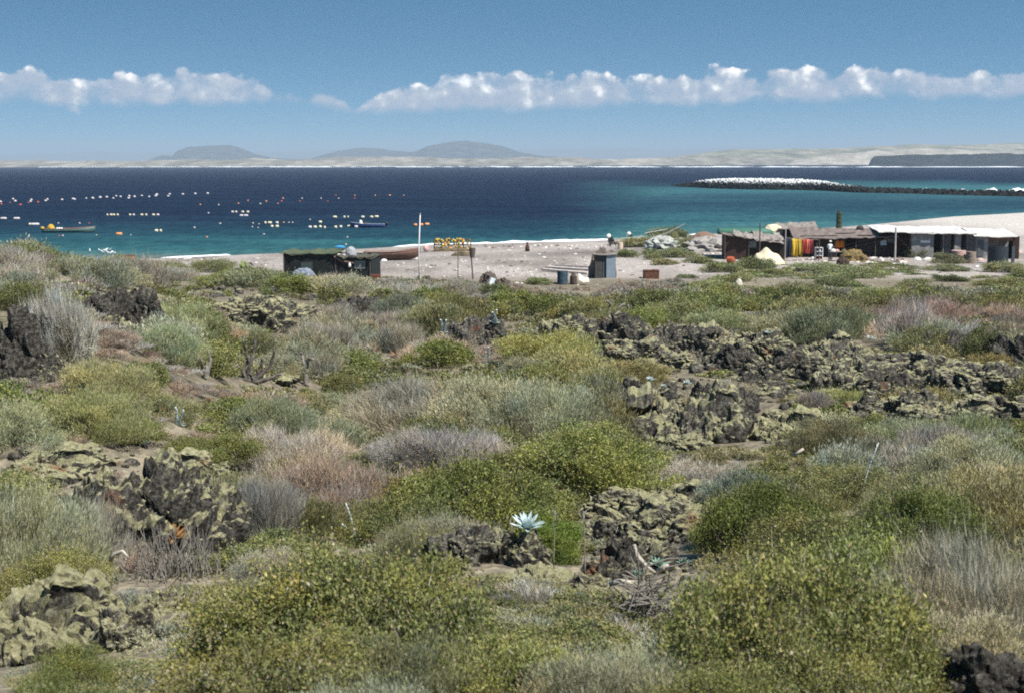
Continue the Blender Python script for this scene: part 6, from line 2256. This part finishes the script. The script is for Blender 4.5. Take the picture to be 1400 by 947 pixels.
    MB().box((w * .96, .10, H * .70), (.75, .04, .45)).build('sheet', pmat('green_grey_sheet', (.16, .20, .20), (.11, .14, .14)), t)
    for x in np.linspace(.02, .98, 6):
        post_part(t, w * x, -.7, -.3, H * (.78 + .08 * x), pole, .05)
    LAND.append(('the long black shed', 1155, 325))
    shed = t
    mound('dark round bundle on the rear of the long shed roof', 'roof_bundle', 'bundle', on(t, w * .70, d * .9, H * 1.06), .35, .3, .34, pmat('dark_bundle_cloth', (.06, .05, .045)), 71, .15)
    # dark cactus-like column behind it
    p = G(1146, 340)
    s = MPP(p)
    mb = MB()
    g = np.random.default_rng(4)
    H2 = 50 * s
    ring = []
    V, F = [], []
    n, m = 40, 14
    for i in range(n + 1):
        tt = i / n
        r = 3.6 * s * (1.15 - .35 * tt) * (1 if tt < .97 else .6)
        for k in range(m):
            a = 2 * math.pi * k / m
            rr = r * (1 + .16 * (k % 2) + g.normal(0, .09))
            V.append((rr * math.cos(a), rr * math.sin(a), H2 * tt))
    for i in range(n):
        for k in range(m):
            F.append((i * m + k, i * m + (k + 1) % m, (i + 1) * m + (k + 1) % m, (i + 1) * m + k))
    F.append(tuple(n * m + k for k in range(m)))
    mb.add(V, F)
    o = mb.build('columnar_cactus', pmat('dark_cactus_skin', (.05, .06, .035), (.035, .042, .026), scale=8), None)
    o.location = p
    tag(o, 'tall dark column of cactus rising behind the long shed roof', 'cactus')
    LAND.append(('the cactus column', 1146, 299))
    # ---------------- washing line
    A = G(1073, 357)
    B = at_y(1120, A.y + .3)
    B.z = A.z
    w, rz = axis(A, B)
    s = MPP(A)
    t = thing('washing_line', 'sagging cord of the washing line between pole and shed', 'line', A, rz)
    MB().tube([(0, 0, 31 * s), (w * .5, 0, 28.6 * s), (w, 0, 28.0 * s)], .012, n=5).build('cord', silver, t)
    MB().tube([(w, 0, -.2), (w, 0, 29 * s)], .05, n=6).build('post', pole, t)
    cl = [(.01, .16, 25, 4, navy, 'navy blue jacket hung at the left end of the washing line', 'jacket'), (.19, .345, 24, 2, yellow, 'bright yellow blanket on the washing line beside the navy jacket', 'blanket'),
          (.355, .49, 23.5, 1, ochre, 'ochre blanket on the washing line between yellow and red cloths', 'blanket'), (.51, .60, 18, 3, redst, 'red striped cloth on the washing line next to the ochre blanket', 'cloth'),
          (.615, .71, 18.5, 3, pmat('pink_stripe_cloth', (.62, .22, .18), (.5, .08, .06), scale=3, stripes=('X', 4.4, .35)), 'pink and red striped cloth, middle of the red cloths', 'cloth'),
          (.725, .81, 17.5, 3, pmat('dark_red_cloth', (.30, .05, .05), (.22, .035, .035), stripes=('X', 4, .5)), 'dark red striped cloth, rightmost of the red cloths', 'cloth')]
    for x0, x1, hpx, se, mat, lab, nm in cl:
        top = 31 - 3 * (x0 + x1) / 2

        def f(u, v):
            return (w * (x0 + (x1 - x0) * u), -.05 + .09 * math.sin(u * 9 + se) * (.25 + v) + .05 * math.sin(v * 5 + se), top * s - .03 - v * hpx * s * (1 - .08 * math.sin(u * 3.1 + se)))
        V, F = sheet(12, 8, f, .006)
        V = np.array(V)
        k_ = len(V) // 2
        V[k_:] = V[:k_] + np.array([0, .02, 0])
        o = MB().add(V, F).build(nm, mat, None, smooth=True)
        o.location = A
        o.rotation_euler = (0, 0, rz)
        tag(o, lab, 'laundry')
    LAND.append(('the washing line', 1096, 338))
    p = G(1119, 356)
    s = MPP(p)
    t = thing('painted_cabinet', 'small white and dark cabinet with shelves at the end of the washing', 'cabinet', p, .05)
    w_, h_ = 9 * s, 17 * s
    for x in (-w_ / 2, w_ / 2):
        MB().box((x, 0, h_ / 2), (.06, .5, h_)).build('side', paper, t)
    for k, z in enumerate((.06, h_ * .36, h_ * .68, h_ - .02)):
        MB().box((0, 0, z), (w_ - .062, .48, .05)).build('shelf', paper, t)
    MB().box((0, .24, h_ / 2), (w_ - .07, .03, h_ - .06)).build('back', navy, t)
    for k, (z, mt, lab) in enumerate([(.09, redst, 'red tin on the lowest shelf of the small cabinet'), (h_ * .36 + .03, bluegrey, 'grey tin on the middle shelf of the small cabinet'), (h_ * .68 + .03, paper, 'white tin on the top shelf of the small cabinet')]):
        o = MB().lathe([(.13, 0), (.13, .28), (.11, .30)], n=12).build('tin', mt, None)
        o.location = p + Vector((.05, -.05, z))
        tag(o, lab, 'tin')
    # table with things, orange oilskins
    p = G(1147, 357)
    s = MPP(p)
    t = thing('work_table', 'rough wooden table piled with gear in front of the shed', 'table', p, .03)
    MB().box((0, 0, .82), (26 * s, .9, .06), j=.01).build('tabletop', greywood, t)
    for x in (-11 * s, 11 * s):
        for y in (-.35, .35):
            MB().tube([(x, y, -.1), (x, y, .79)], .04, n=6).build('leg', pole, t)
    for k, (dx, r, mt, lab) in enumerate([(-8, .24, paper, 'white bundle at the left end of the work table'), (-3, .2, pmat('pink_cloth', (.6, .35, .28)), 'pinkish bundle on the work table beside the white one'), (6, .22, net, 'brown net bundle at the right end of the work table')]):
        mound(lab, 'bundle', 'bundle', p + Vector((dx * s, 0, .86)), r, r * .8, r * .9, mt, 80 + k, .15)
    A = G(1141, 354)
    for k, (px, lab) in enumerate([(1146, 'orange oilskin jacket hung before the shed, left of two'), (1152, 'orange oilskin jacket hung before the shed, right of two')]):
        p = G(px, 353)
        s = MPP(p)

        def f(u, v):
            return ((u - .5) * 5.6 * s * (1 + .25 * v), .5 + .08 * math.sin(u * 8 + k), 23.5 * s - v * 9.5 * s - abs(u - .5) * .2)
        V, F = sheet(9, 6, f, .006)
        k_ = len(V) // 2
        V[k_:] = V[:k_] + np.array([0, .05, 0])
        o = MB().add(V, F).build('oilskin_jacket', orange, None, smooth=True)
        o.location = p
        tag(o, lab, 'jacket')
    pt = thing('drying_rail', 'low rail of poles on which the orange oilskins hang', 'rail', G(1149, 353), .0)
    q = MPP(G(1149, 353))
    MB().tube([(-7 * q, .5, 23.4 * q), (7 * q, .5, 23.4 * q)], .03, n=6).build('bar', pole, pt)
    for x in (-7, 7):
        MB().tube([(x * q, .5, -.2), (x * q, .5, 24 * q)], .04, n=6).build('post', pole, pt)
    mound('brown heap of nets and yellow floats right of the work table', 'net_heap', 'netting', G(1166, 358), 1.15, .8, .95, pmat('yellow_brown_net', (.17, .13, .06), (.10, .075, .04), scale=8, c3=(.48, .30, .04)), 84, .3, 3)
    mound('dark stump-like heap in front of the work table', 'dark_heap', 'heap', G(1152, 362), .5, .4, .6, pmat('black_brown_heap', (.045, .03, .022), (.07, .045, .03), scale=6), 85, .3, 3)
    # ---------------- the white roofed hut
    t, w, s = hut('white_roofed_hut', 'grey panel hut with open dark bays under a long white roof', (1224, 353), (1330, 352), 6)
    H = 35 * s
    d = 7.5
    hz = lambda f: H * (.98 - .06 * f)
    for f0, f1, y_, mt in ((0, .20, 1.2, darkwood), (.20, .475, .0, panel), (.475, .60, 2.2, blackwood), (.60, .72, .9, panel), (.74, .82, .0, panel), (.90, 1.0, .3, panel)):
        wall_part(t, w * f0 + .004, w * f1 - .004, y_, -.3, hz(f0), hz(f1), mt)
    for f, y1 in ((.20, 1.2), (.475, 2.2), (.60, 2.2), (.90, 2.0)):
        wall_part(t, .04, y1, w * f, -.3, hz(f), hz(f), panel, side=True)
    wall_part(t, .0, d, 0, -.3, H * .98, H * 1.03, blackwood, side=True)
    wall_part(t, .0, d, w, -.3, H * .92, H * 1.0, panel, side=True)
    wall_part(t, 0, w, d, -.3, H * 1.04, H * 1.0, panel)
    wall_part(t, w * .60, w, 2.25, -.3, H * .95, H * .92, blackwood)
    roof_part(t, -1.6, w + .1, -.45, d + .3, H * 1.0, H * .945, H * 1.12, H * 1.07, white, nx=28, ny=7, seed=10, wob=.02)
    MB().box((w * .37, -.045, H * .62), (.85, .03, .2)).build('sign_board', paper, t)
    MB().tube([(-.2, .2, H * .9), (w * .20, .15, H * .30)], .05, n=6).build('brace', rust, t)
    for f in (0, .73, 1.0):
        post_part(t, w * f, .02, -.3, H * (.98 - .05 * f), silver if f == 0 else pole, .06)
    LAND.append(('the white roofed hut', 1270, 330))
    whut = t
    p = G(1222, 357)
    s = MPP(p)
    o = MB().tube([(0, 0, -.3), (0, 0, 44 * s)], [.09, .075], n=8).build('wooden_pole', silver, None)
    o.location = p + Vector((0, -.3, 0))
    tag(o, 'stout grey pole between the long shed and the white roofed hut', 'pole')
    # rusty low wall behind
    p = G(1307, 322)
    # second white hut
    t, w, s = hut('small_white_hut', 'small grey hut with a bright white roof at the end of the hamlet', (1334, 354), (1391, 353), 5)
    H = 34 * s
    d = 5
    for f0, f1, y_, mt in ((0, .28, .0, panel), (.28, .85, 1.6, panel), (.85, 1.0, .0, darkwood)):
        wall_part(t, w * f0 + .004, w * f1 - .004, y_, -.3, H * .86, H * .84, mt)
    MB().box((w * .565, .0, H * .76), (w * .56, .06, H * .16)).build('fascia', redrust if False else brown, t)
    wall_part(t, .0, d, 0, -.3, H * .86, H * 1.02, panel, side=True)
    wall_part(t, .0, d, w, -.3, H * .84, H * .98, darkwood, side=True)
    wall_part(t, 0, w, d, -.3, H * 1.02, H * .98, panel)
    roof_part(t, -.3, w * .94, -.5, d + .3, H * .88, H * .86, H * 1.10, H * 1.06, white, nx=14, ny=6, seed=12, wob=.015)
    MB().box((w * .10, -.05, H * .40), (.55, .05, H * .62)).build('door', pmat('dark_grey_door', (.10, .11, .12), (.07, .08, .085)), t)
    LAND.append(('the small white hut', 1362, 335))
    # dark split tank in front of it
    p = G(1368, 360)
    s = MPP(p)
    t = thing('split_tank', 'big dark blue tank cut open in front of the small white hut', 'tank', p, .0)
    n = 22
    for nm, a0, a1 in (('shell', 2.75, 5.0), ('shell', 5.35, 6.6)):
        V, F = [], []
        r = 17 * s
        for k in range(n + 1):
            a = a0 + (a1 - a0) * k / n
            for rr in (r, r * .94):
                for z in (0, 22 * s):
                    V.append((rr * math.cos(a), rr * .8 * math.sin(a), z))
        for k in range(n):
            b_ = k * 4
            F += [(b_, b_ + 4, b_ + 5, b_ + 1), (b_ + 2, b_ + 3, b_ + 7, b_ + 6), (b_ + 1, b_ + 5, b_ + 7, b_ + 3), (b_, b_ + 2, b_ + 6, b_ + 4)]
        F += [(0, 1, 3, 2), (n * 4, n * 4 + 2, n * 4 + 3, n * 4 + 1)]
        MB().add(V, F).build(nm, pmat('blue_black_iron', (.022, .034, .042), (.035, .045, .05), scale=4, rough=.6), t)
    LAND.append(('the dark split tank', 1368, 346))
    drum('pale pink drum standing against the white roofed hut', G(1310, 359), .62, 1.05, pmat('pink_drum_paint', (.50, .33, .29), (.42, .27, .24), scale=3))
    drum('grey-brown drum standing right of the pale pink drum', G(1327, 360), .42, 1.0, pmat('grey_brown_drum', (.26, .21, .17), (.19, .15, .12), scale=3))
    lst = [(1238, 357, 2.6, 'pink', 'small pinkish ball lying in the dark bay of the white roofed hut'), (1254, 356, 5, 'white', 'cream sack lying at the foot of the grey panel wall'), (1268, 357, 5.5, 'white', 'white crumpled sack below the shadowed end of the panel wall'),
           (1340, 357, 4.5, 'pink', 'pinkish sack lying at the corner of the small white hut'), (1336, 366, 3.5, 'white', 'pale round stone in the plants left of the dark split tank'), (1393, 346, 4, 'pink', 'reddish bundle leaning at the far end of the small white hut')]
    pk = pmat('dusty_pink', (.55, .40, .34), (.46, .32, .27))
    for k, (px, py, r, c, lab) in enumerate(lst):
        p = G(px, py)
        s = MPP(p)
        mound(lab, 'sack' if r > 4 else 'stone', 'sack' if r > 4 else 'stone', p, r * s, r * s * .7, r * s * .8, pk if c == 'pink' else paper, 90 + k, .14)
    # person
    build_person(G(1134, 356))
    # ---------------- low stones and rubbish: what nobody could count
    Vs, Fs, nv = [], [], 0
    bm = bmesh.new()
    bmesh.ops.create_icosphere(bm, subdivisions=1, radius=1)
    v0 = np.array([q.co[:] for q in bm.verts]); F0 = np.array([[q.index for q in f.verts] for f in bm.faces]); bm.free()
    Vd, Fd, nd = [], [], 0
    for x0, y0, x1, y1, n in [(1165, 352, 1240, 362, 90), (1080, 352, 1115, 362, 26), (960, 345, 990, 352, 20), (830, 340, 1000, 400, 60), (1000, 355, 1400, 415, 170), (600, 338, 830, 380, 150), (510, 350, 600, 372, 40), (700, 370, 900, 395, 50), (240, 352, 385, 366, 40), (600, 335, 840, 340, 60)]:
        for _ in range(n):
            p = G(rng.uniform(x0, x1), rng.uniform(y0, y1))
            r = MPP(p) * rng.uniform(.6, 2.6) * (1.4 if x0 == 1165 else 1)
            M = np.array(Matrix.Rotation(rng.uniform(0, 6), 3, 'Z')) @ np.diag([r * rng.uniform(.8, 1.8), r, r * rng.uniform(.4, .8)])
            W = (v0 * (1 + .3 * vnoise(v0 * 1.5 + rng.uniform(0, 50), 2)[:, None])) @ M.T + np.array(p)
            if rng.random() < .55:
                Vs.append(W); Fs.append(F0 + nv); nv += len(W)
            else:
                Vd.append(W); Fd.append(F0 + nd); nd += len(W)
    tag(npobj('litter', np.concatenate(Vs), np.concatenate(Fs), pmat('bleached_litter', (.62, .58, .54), (.48, .42, .38), scale=1.5)), kind='stuff')
    tag(npobj('debris', np.concatenate(Vd), np.concatenate(Fd), pmat('rusty_debris', (.14, .09, .07), (.07, .05, .045), scale=1.5)), kind='stuff')


def build_person(p):
    """Standing figure seen from behind and the side, working at the table."""
    P = {'pelvis': (0, 0, .93), 'waist': (0, .0, 1.05), 'chest': (0.03, .03, 1.28), 'neck': (.05, .05, 1.47), 'head': (.07, .08, 1.56), 'crown': (.075, .085, 1.68)}
    pts, edges, rad = [], [], []
    idx = {}

    def add(name, co, r, par=None):
        idx[name] = len(pts)
        pts.append(co)
        rad.append(r)
        if par is not None:
            edges.append((idx[par], idx[name]))
    add('pelvis', P['pelvis'], (.15, .12))
    add('waist', P['waist'], (.135, .11), 'pelvis')
    add('chest', P['chest'], (.17, .12), 'waist')
    add('neck', P['neck'], (.06, .06), 'chest')
    add('head', P['head'], (.085, .095), 'neck')
    add('crown', P['crown'], (.075, .085), 'head')
    add('nose', (.15, .12, 1.57), (.02, .02), 'head')
    for sg, nm in ((-1, 'l'), (1, 'r')):
        add('hip' + nm, (sg * .09, 0, .88), (.095, .095), 'pelvis')
        add('knee' + nm, (sg * .11, .03 * sg, .48), (.062, .065), 'hip' + nm)
        add('ankle' + nm, (sg * .12, .03 * sg - .02, .08), (.042, .045), 'knee' + nm)
        add('toe' + nm, (sg * .12 + .10, .03 * sg + .10, .035), (.035, .03), 'ankle' + nm)
        add('shoulder' + nm, (sg * .19 + .02, .02, 1.40), (.065, .065), 'chest')
        add('elbow' + nm, (sg * .24 + .07, .08, 1.13), (.045, .045), 'shoulder' + nm)
        add('wrist' + nm, (sg * .16 + .22, .20, 1.02), (.03, .03), 'elbow' + nm)
        add('palm' + nm, (sg * .15 + .29, .24, 1.00), (.036, .02), 'wrist' + nm)
        for k in range(4):
            L = (.075, .085, .08, .062)[k]
            add('k%d' % k + nm, (sg * .15 + .29 + .04, .24 + (k - 1.5) * .022 + .03, .99), (.009, .009), 'palm' + nm)
            add('f%d' % k + nm, (sg * .15 + .29 + .04 + L * .7, .24 + (k - 1.5) * .025 + .05, .95), (.008, .008), 'k%d' % k + nm)
        add('t1' + nm, (sg * .15 + .30, .24 - .05 * sg, 1.01), (.010, .010), 'palm' + nm)
        add('t2' + nm, (sg * .15 + .34, .25 - .07 * sg, .99), (.009, .009), 't1' + nm)
    me = skin_mesh(pts, edges, rad, 1)
    skin = pmat('skin', (.30, .15, .09), (.26, .13, .08), scale=3)
    shirt = pmat('white_shirt', (.70, .72, .76), (.62, .64, .68), scale=5)
    trs = pmat('dark_trousers', (.028, .026, .028), (.04, .036, .036), scale=5)
    shoe = pmat('brown_shoes', (.05, .035, .025))
    hair = pmat('black_hair', (.015, .012, .010))
    for m in (skin, shirt, trs, shoe):
        me.materials.append(m)
    for f in me.polygons:
        c = f.center
        if c.z < .09:
            f.material_index = 3
        elif c.z < .98 and abs(c.x) < .30 and c.y < .16 and not (c.z > .9 and c.x > .2):
            f.material_index = 2
        elif c.z < 1.44 and (c.z > 1.13 or abs(c.x) < .2) and c.x < .30:
            f.material_index = 1
    t = thing('person', 'person in a white hat, white shirt and dark trousers at the work table', 'person', p, .2)
    link(bpy.data.objects.new('body', me), t)
    MB().lathe([(.16, 1.655), (.17, 1.665), (.10, 1.675), (.098, 1.74), (.07, 1.775), (.02, 1.78)], (.075, .085, 0), n=16).build('hat', MATS['paper'], t, smooth=True)
    MB().lathe([(.05, 1.50), (.088, 1.55), (.092, 1.62), (.085, 1.66)], (.055, .06, 0), n=14).build('hair', hair, t, smooth=True)
    t.scale = (1.0, 1.0, 1.0)


# ------------------------------------------------------------------ buoys and floats on the water
def build_buoys():
    mats = {'white': pmat('white_buoy', (.60, .55, .55), (.46, .40, .40), scale=2, rough=.5), 'red': pmat('red_buoy', (.48, .09, .065), (.36, .07, .05), scale=2, rough=.5),
            'orange': pmat('orange_buoy', (.70, .30, .12), (.62, .24, .08), scale=2, rough=.5), 'yellow': pmat('yellow_buoy', (.62, .46, .10), (.52, .36, .06), scale=2, rough=.5),
            'cream': pmat('cream_float', (.64, .58, .42), (.54, .48, .34), scale=2, rough=.5)}
    cap = pmat('buoy_eye', (.10, .09, .08))
    W = [(1, 277), (18, 273), (21, 276), (43, 274), (42, 276.5), (62.5, 275.5), (65, 273.5), (85, 274), (100, 273), (102, 273.6), (118, 272), (127, 272), (137, 271), (146, 270.5), (155, 272), (159, 269), (165, 270), (176, 272), (177, 269), (184, 270),
         (194, 268.5), (204, 270), (213, 269), (214.5, 267), (230, 269), (232, 266.5), (250, 266.5), (267, 266), (284, 265.5)]
    Rd = [(2, 280), (14, 278), (28, 281), (39, 278), (52, 277.5)]
    far = [(274, 280.5, 'orange'), (299, 281, 'white'), (326, 279, 'orange'), (339, 275, 'orange'), (356, 279.5, 'white'), (364, 276, 'orange'), (380, 279, 'orange'), (385, 276, 'red'), (387, 272, 'orange'), (410, 276, 'red'), (413, 272, 'white'), (439, 272, 'white'),
           (448, 276, 'red'), (459, 268, 'red'), (463, 272, 'white'), (485, 268, 'orange'), (485, 272, 'red'), (513, 268, 'orange'), (533, 268, 'orange'), (552, 268, 'orange')]
    near = [(285, 292, 'white'), (122, 306, 'red'), (109, 306, 'white'), (80, 306, 'white'), (283, 325, 'orange'), (132, 322, 'yellow'), (179, 322, 'white'), (61, 318.5, 'orange'), (81, 323, 'red'), (86, 323, 'white'), (301, 306.5, 'white'), (346, 306, 'cream'), (354, 307, 'white'),
            (361, 321, 'white'), (475, 325, 'white'), (473, 335, 'white'), (424, 301, 'white'), (266, 312, 'white'), (345, 311, 'white'), (353, 312, 'white'), (388, 305, 'orange'), (395, 305, 'white'), (400, 305, 'white')]
    fl = [(5, 300, 9), (23, 300, 9), (48, 308, 12), (41, 308, 3), (147, 295, 2), (152, 295, 4), (156, 295, 3), (161, 295, 3), (178, 295, 3), (183, 295, 3), (194, 295, 4), (200, 295, 3), (210, 295, 4), (216, 295, 4), (318, 291, 4), (323, 291, 3), (332, 291, 4), (339, 291, 4), (330, 296, 5), (336, 296, 7),
          (363, 306, 3), (369, 306, 6), (379, 306, 4), (372, 311, 4), (379, 311, 5), (424, 312, 5), (431, 312, 5), (438, 311.5, 4), (444, 312.5, 3), (438, 305, 5), (458, 298, 6), (471, 298, 3), (476, 298, 2), (496, 298, 5), (508, 298, 5), (515, 297.5, 6), (459, 312, 4), (466, 311.5, 4), (478, 311, 7), (487, 311.5, 5), (493, 311, 4),
          (163, 321.5, 9), (214, 317, 5), (220, 317, 3), (568, 309, 5), (576, 308.7, 6), (584, 308, 7)]

    def mk(kind, px, py, d):
        p = at_z(px, py)
        s = MPP(p)
        t = thing('mooring_buoy', None, 'buoy', p)
        key = ('buoy', kind)
        if key not in PROTO:
            o = MB().lathe([(.03, -.9), (.55, -.8), (.93, -.35), (1, 0), (.93, .35), (.6, .78), (.2, .95)], n=12).build('ball', mats[kind], t, smooth=True)
            e = MB().lathe([(.22, .9), (.22, 1.1), (.10, 1.22)], n=8).build('eye', cap, t)
            PROTO[key] = (o.data, e.data)
        else:
            for nm, dd in zip(('ball', 'eye'), PROTO[key]):
                link(bpy.data.objects.new(nm, dd), t)
        r = d / 2 * s * .76 * rng.uniform(.8, 1.15)
        t.scale = (r * rng.uniform(1.0, 1.35), r, r)
        t.location.z = r * .35
        t.rotation_euler = (rng.normal(0, .2), rng.normal(0, .2), 0)
        return t
    order = ['first', 'second', 'third', 'fourth', 'fifth', 'sixth', 'seventh', 'eighth', 'ninth', 'tenth', 'eleventh', 'twelfth', 'thirteenth', 'fourteenth', 'fifteenth', 'sixteenth', 'seventeenth', 'eighteenth', 'nineteenth', 'twentieth',
             'twenty-first', 'twenty-second', 'twenty-third', 'twenty-fourth', 'twenty-fifth', 'twenty-sixth', 'twenty-seventh', 'twenty-eighth', 'twenty-ninth', 'thirtieth', 'thirty-first', 'thirty-second', 'thirty-third', 'thirty-fourth', 'thirty-fifth',
             'thirty-sixth', 'thirty-seventh', 'thirty-eighth', 'thirty-ninth', 'fortieth', 'forty-first', 'forty-second', 'forty-third', 'forty-fourth', 'forty-fifth', 'forty-sixth', 'forty-seventh', 'forty-eighth']
    for i, (px, py) in enumerate(sorted(W)):
        o = mk('white', px, py, 4.0)
        tag(o, f'white buoy in the long farthest row, {order[i]} from the left', 'buoy', 'white buoys in the farthest row')
    for i, (px, py) in enumerate(sorted(Rd)):
        tag(mk('red', px, py, 3.6), f'red buoy just before the white row, {order[i]} from the left', 'buoy', 'red buoys before the white row')
    cnt = {}
    for px, py, c in sorted(far):
        cnt[c] = cnt.get(c, 0) + 1
        tag(mk(c, px, py, 2.9), f'{c} buoy of the sparse row right of the white row, {order[cnt[c] - 1]} {c} one', 'buoy', 'buoys of the sparse far row')
    cnt = {}
    for px, py, c in sorted(near):
        cnt[c] = cnt.get(c, 0) + 1
        bt = 'the green boat' if px < 250 else ('the blue boat' if px > 410 else 'the two boats')
        pre = 'between' if bt == 'the two boats' else 'near'
        key = (c, bt)
        cnt[key] = cnt.get(key, 0) + 1
        tag(mk(c, px, py, 2.9), f'{c} buoy {pre} {bt} in the nearer water, {order[cnt[key] - 1]} {c} one from the left', 'buoy', 'buoys in the nearer water')
    g = {}
    for i, (px, py, wd) in enumerate(sorted(fl)):
        p = at_z(px, py)
        s = MPP(p)
        c = 'orange' if (px > 560 or py in (321.5,)) else ('cream' if rng.random() < .7 else 'white')
        key = ('float', c)
        L = wd * s / 2
        if key not in PROTO:
            o = MB().lathe([(.25, -1), (.8, -.9), (1, -.7), (1, .7), (.8, .9), (.25, 1)], n=10, axis='x').build('net_float', mats[c], None, smooth=True)
            PROTO[key] = o.data
        else:
            o = link(bpy.data.objects.new('net_float', PROTO[key]))
        o.scale = (L * .9, .24, .24)
        o.location = p + Vector((0, 0, .12))
        o.rotation_euler = (0, 0, rng.normal(0, .15))
        if px > 560:
            lab = f'orange float line seen behind the tall white pole, {order[len([q for q in fl if 560 < q[0] < px])]} from the left'
        else:
            lab = f'{"orange" if c == "orange" else "pale"} long net float low on the water, {order[i]} float from the left'
        tag(o, lab, 'float', 'net floats on the water')
    # gulls at the water's edge on the left
    for k, (px, py) in enumerate([(123, 346), (137, 346), (141, 348), (144, 345), (147, 348), (150, 345), (151, 349), (156, 349), (242, 358), (259, 357)]):
        p = G(px, py) if py > 350 else at_z(px, py)
        s = MPP(p)
        build_gull(p + Vector((0, 0, max(0, -p.z))), k, s)


def build_gull(p, k, s):
    key = ('gull',)
    if key not in PROTO:
        pts = [(0, 0, .26), (.14, 0, .28), (.24, 0, .36), (.29, 0, .42), (.36, 0, .41), (-.16, 0, .25), (-.30, 0, .24), (.0, .04, .14), (.0, .04, .0), (.05, .04, .0), (.0, -.04, .14), (.0, -.04, .0), (.05, -.04, .0)]
        edges = [(0, 1), (1, 2), (2, 3), (3, 4), (0, 5), (5, 6), (0, 7), (7, 8), (8, 9), (0, 10), (10, 11), (11, 12)]
        rad = [.11, .095, .055, .05, .012, .08, .02, .016, .012, .01, .016, .012, .01]
        me = skin_mesh(pts, edges, rad, 1)
        me.materials.append(pmat('gull_white', (.80, .80, .79), (.7, .7, .7)))
        me.materials.append(pmat('gull_legs', (.50, .33, .08)))
        me.materials.append(pmat('gull_grey', (.36, .38, .40)))
        for f in me.polygons:
            if f.center.z < .13 or f.center.x > .335:
                f.material_index = 1
            elif f.center.x < .06 and f.center.z > .28:
                f.material_index = 2
        PROTO[key] = me
    o = link(bpy.data.objects.new('seagull', PROTO[key]))
    o.location = p
    o.rotation_euler = (0, 0, rng.uniform(0, 6.28))
    o.scale = (1.05, 1.05, 1.05)
    on = ['leftmost of the flock', 'second of the flock from the left', 'third of the flock from the left', 'fourth of the flock from the left', 'fifth of the flock from the left', 'sixth of the flock from the left', 'seventh of the flock from the left',
          'rightmost of the flock', 'alone left of the breaking wave', 'alone below the left end of the wave']
    tag(o, f'white seagull at the water edge, {on[k]}', 'seagull', 'seagulls at the water edge' if k < 8 else 'seagulls below the wave')


# ------------------------------------------------------------------ shrub labels
def label_shrubs():
    NUM = ['', 'first', 'second', 'third', 'fourth', 'fifth', 'sixth', 'seventh', 'eighth', 'ninth', 'tenth', 'eleventh', 'twelfth']
    TOT = ['no', 'one', 'two', 'three', 'four', 'five', 'six', 'seven', 'eight', 'nine', 'ten', 'eleven', 'twelve']
    by = {}
    for root, kind, word, px, py in SHRUBS:
        best = min(LAND, key=lambda l: (l[1] - px) ** 2 + ((l[2] - py) * 1.6) ** 2)
        dx, dy = px - best[1], (py - best[2]) * 1.6
        if abs(dx) > abs(dy):
            rel = 'right of' if dx > 0 else 'left of'
        else:
            rel = 'in front of' if dy > 0 else 'behind'
        lab = f'{word + " " if word else ""}{KIND_WORDS[kind][1]} {rel} {best[0]}'
        by.setdefault(lab, []).append((root, px, py, rel))
    for lab, rows in by.items():
        rows.sort(key=lambda r: r[1])
        n = len(rows)
        for i, (root, px, py, rel) in enumerate(rows):
            l = lab
            if n == 2:
                l += ', the left one' if i == 0 else ', the right one'
            elif n > 2:
                l += ', leftmost' if i == 0 else (', rightmost' if i == n - 1 else f', {NUM[min(i + 1, 12)]} from the left')
                if len(l.split()) < 14:
                    l += f' of {TOT[min(n, 12)]}'
            root['label'] = l
            k = root.name.split('.')[0]
            root['group'] = {'leafy_shrub': 'leafy green shrubs of the scrub', 'dry_shrub': 'dry grey bushes of the scrub', 'sage_shrub': 'grey-green shrubs of the scrub', 'broom_shrub': 'olive brown shrubs of the scrub',
                             'buckwheat_shrub': 'reddish dry bushes of the scrub', 'succulent_mat': 'low green mats before the huts'}[k]
# ================================================================== BUILD
setup_light()
setup_camera()
build_ground()
build_sea()
build_foam()
build_far()
build_reef()
build_rocks()
build_village()
build_rosettes()
build_bare()
build_buoys()
build_shrubs()
clear_views()
build_undergrowth()
label_shrubs()
build_haze()
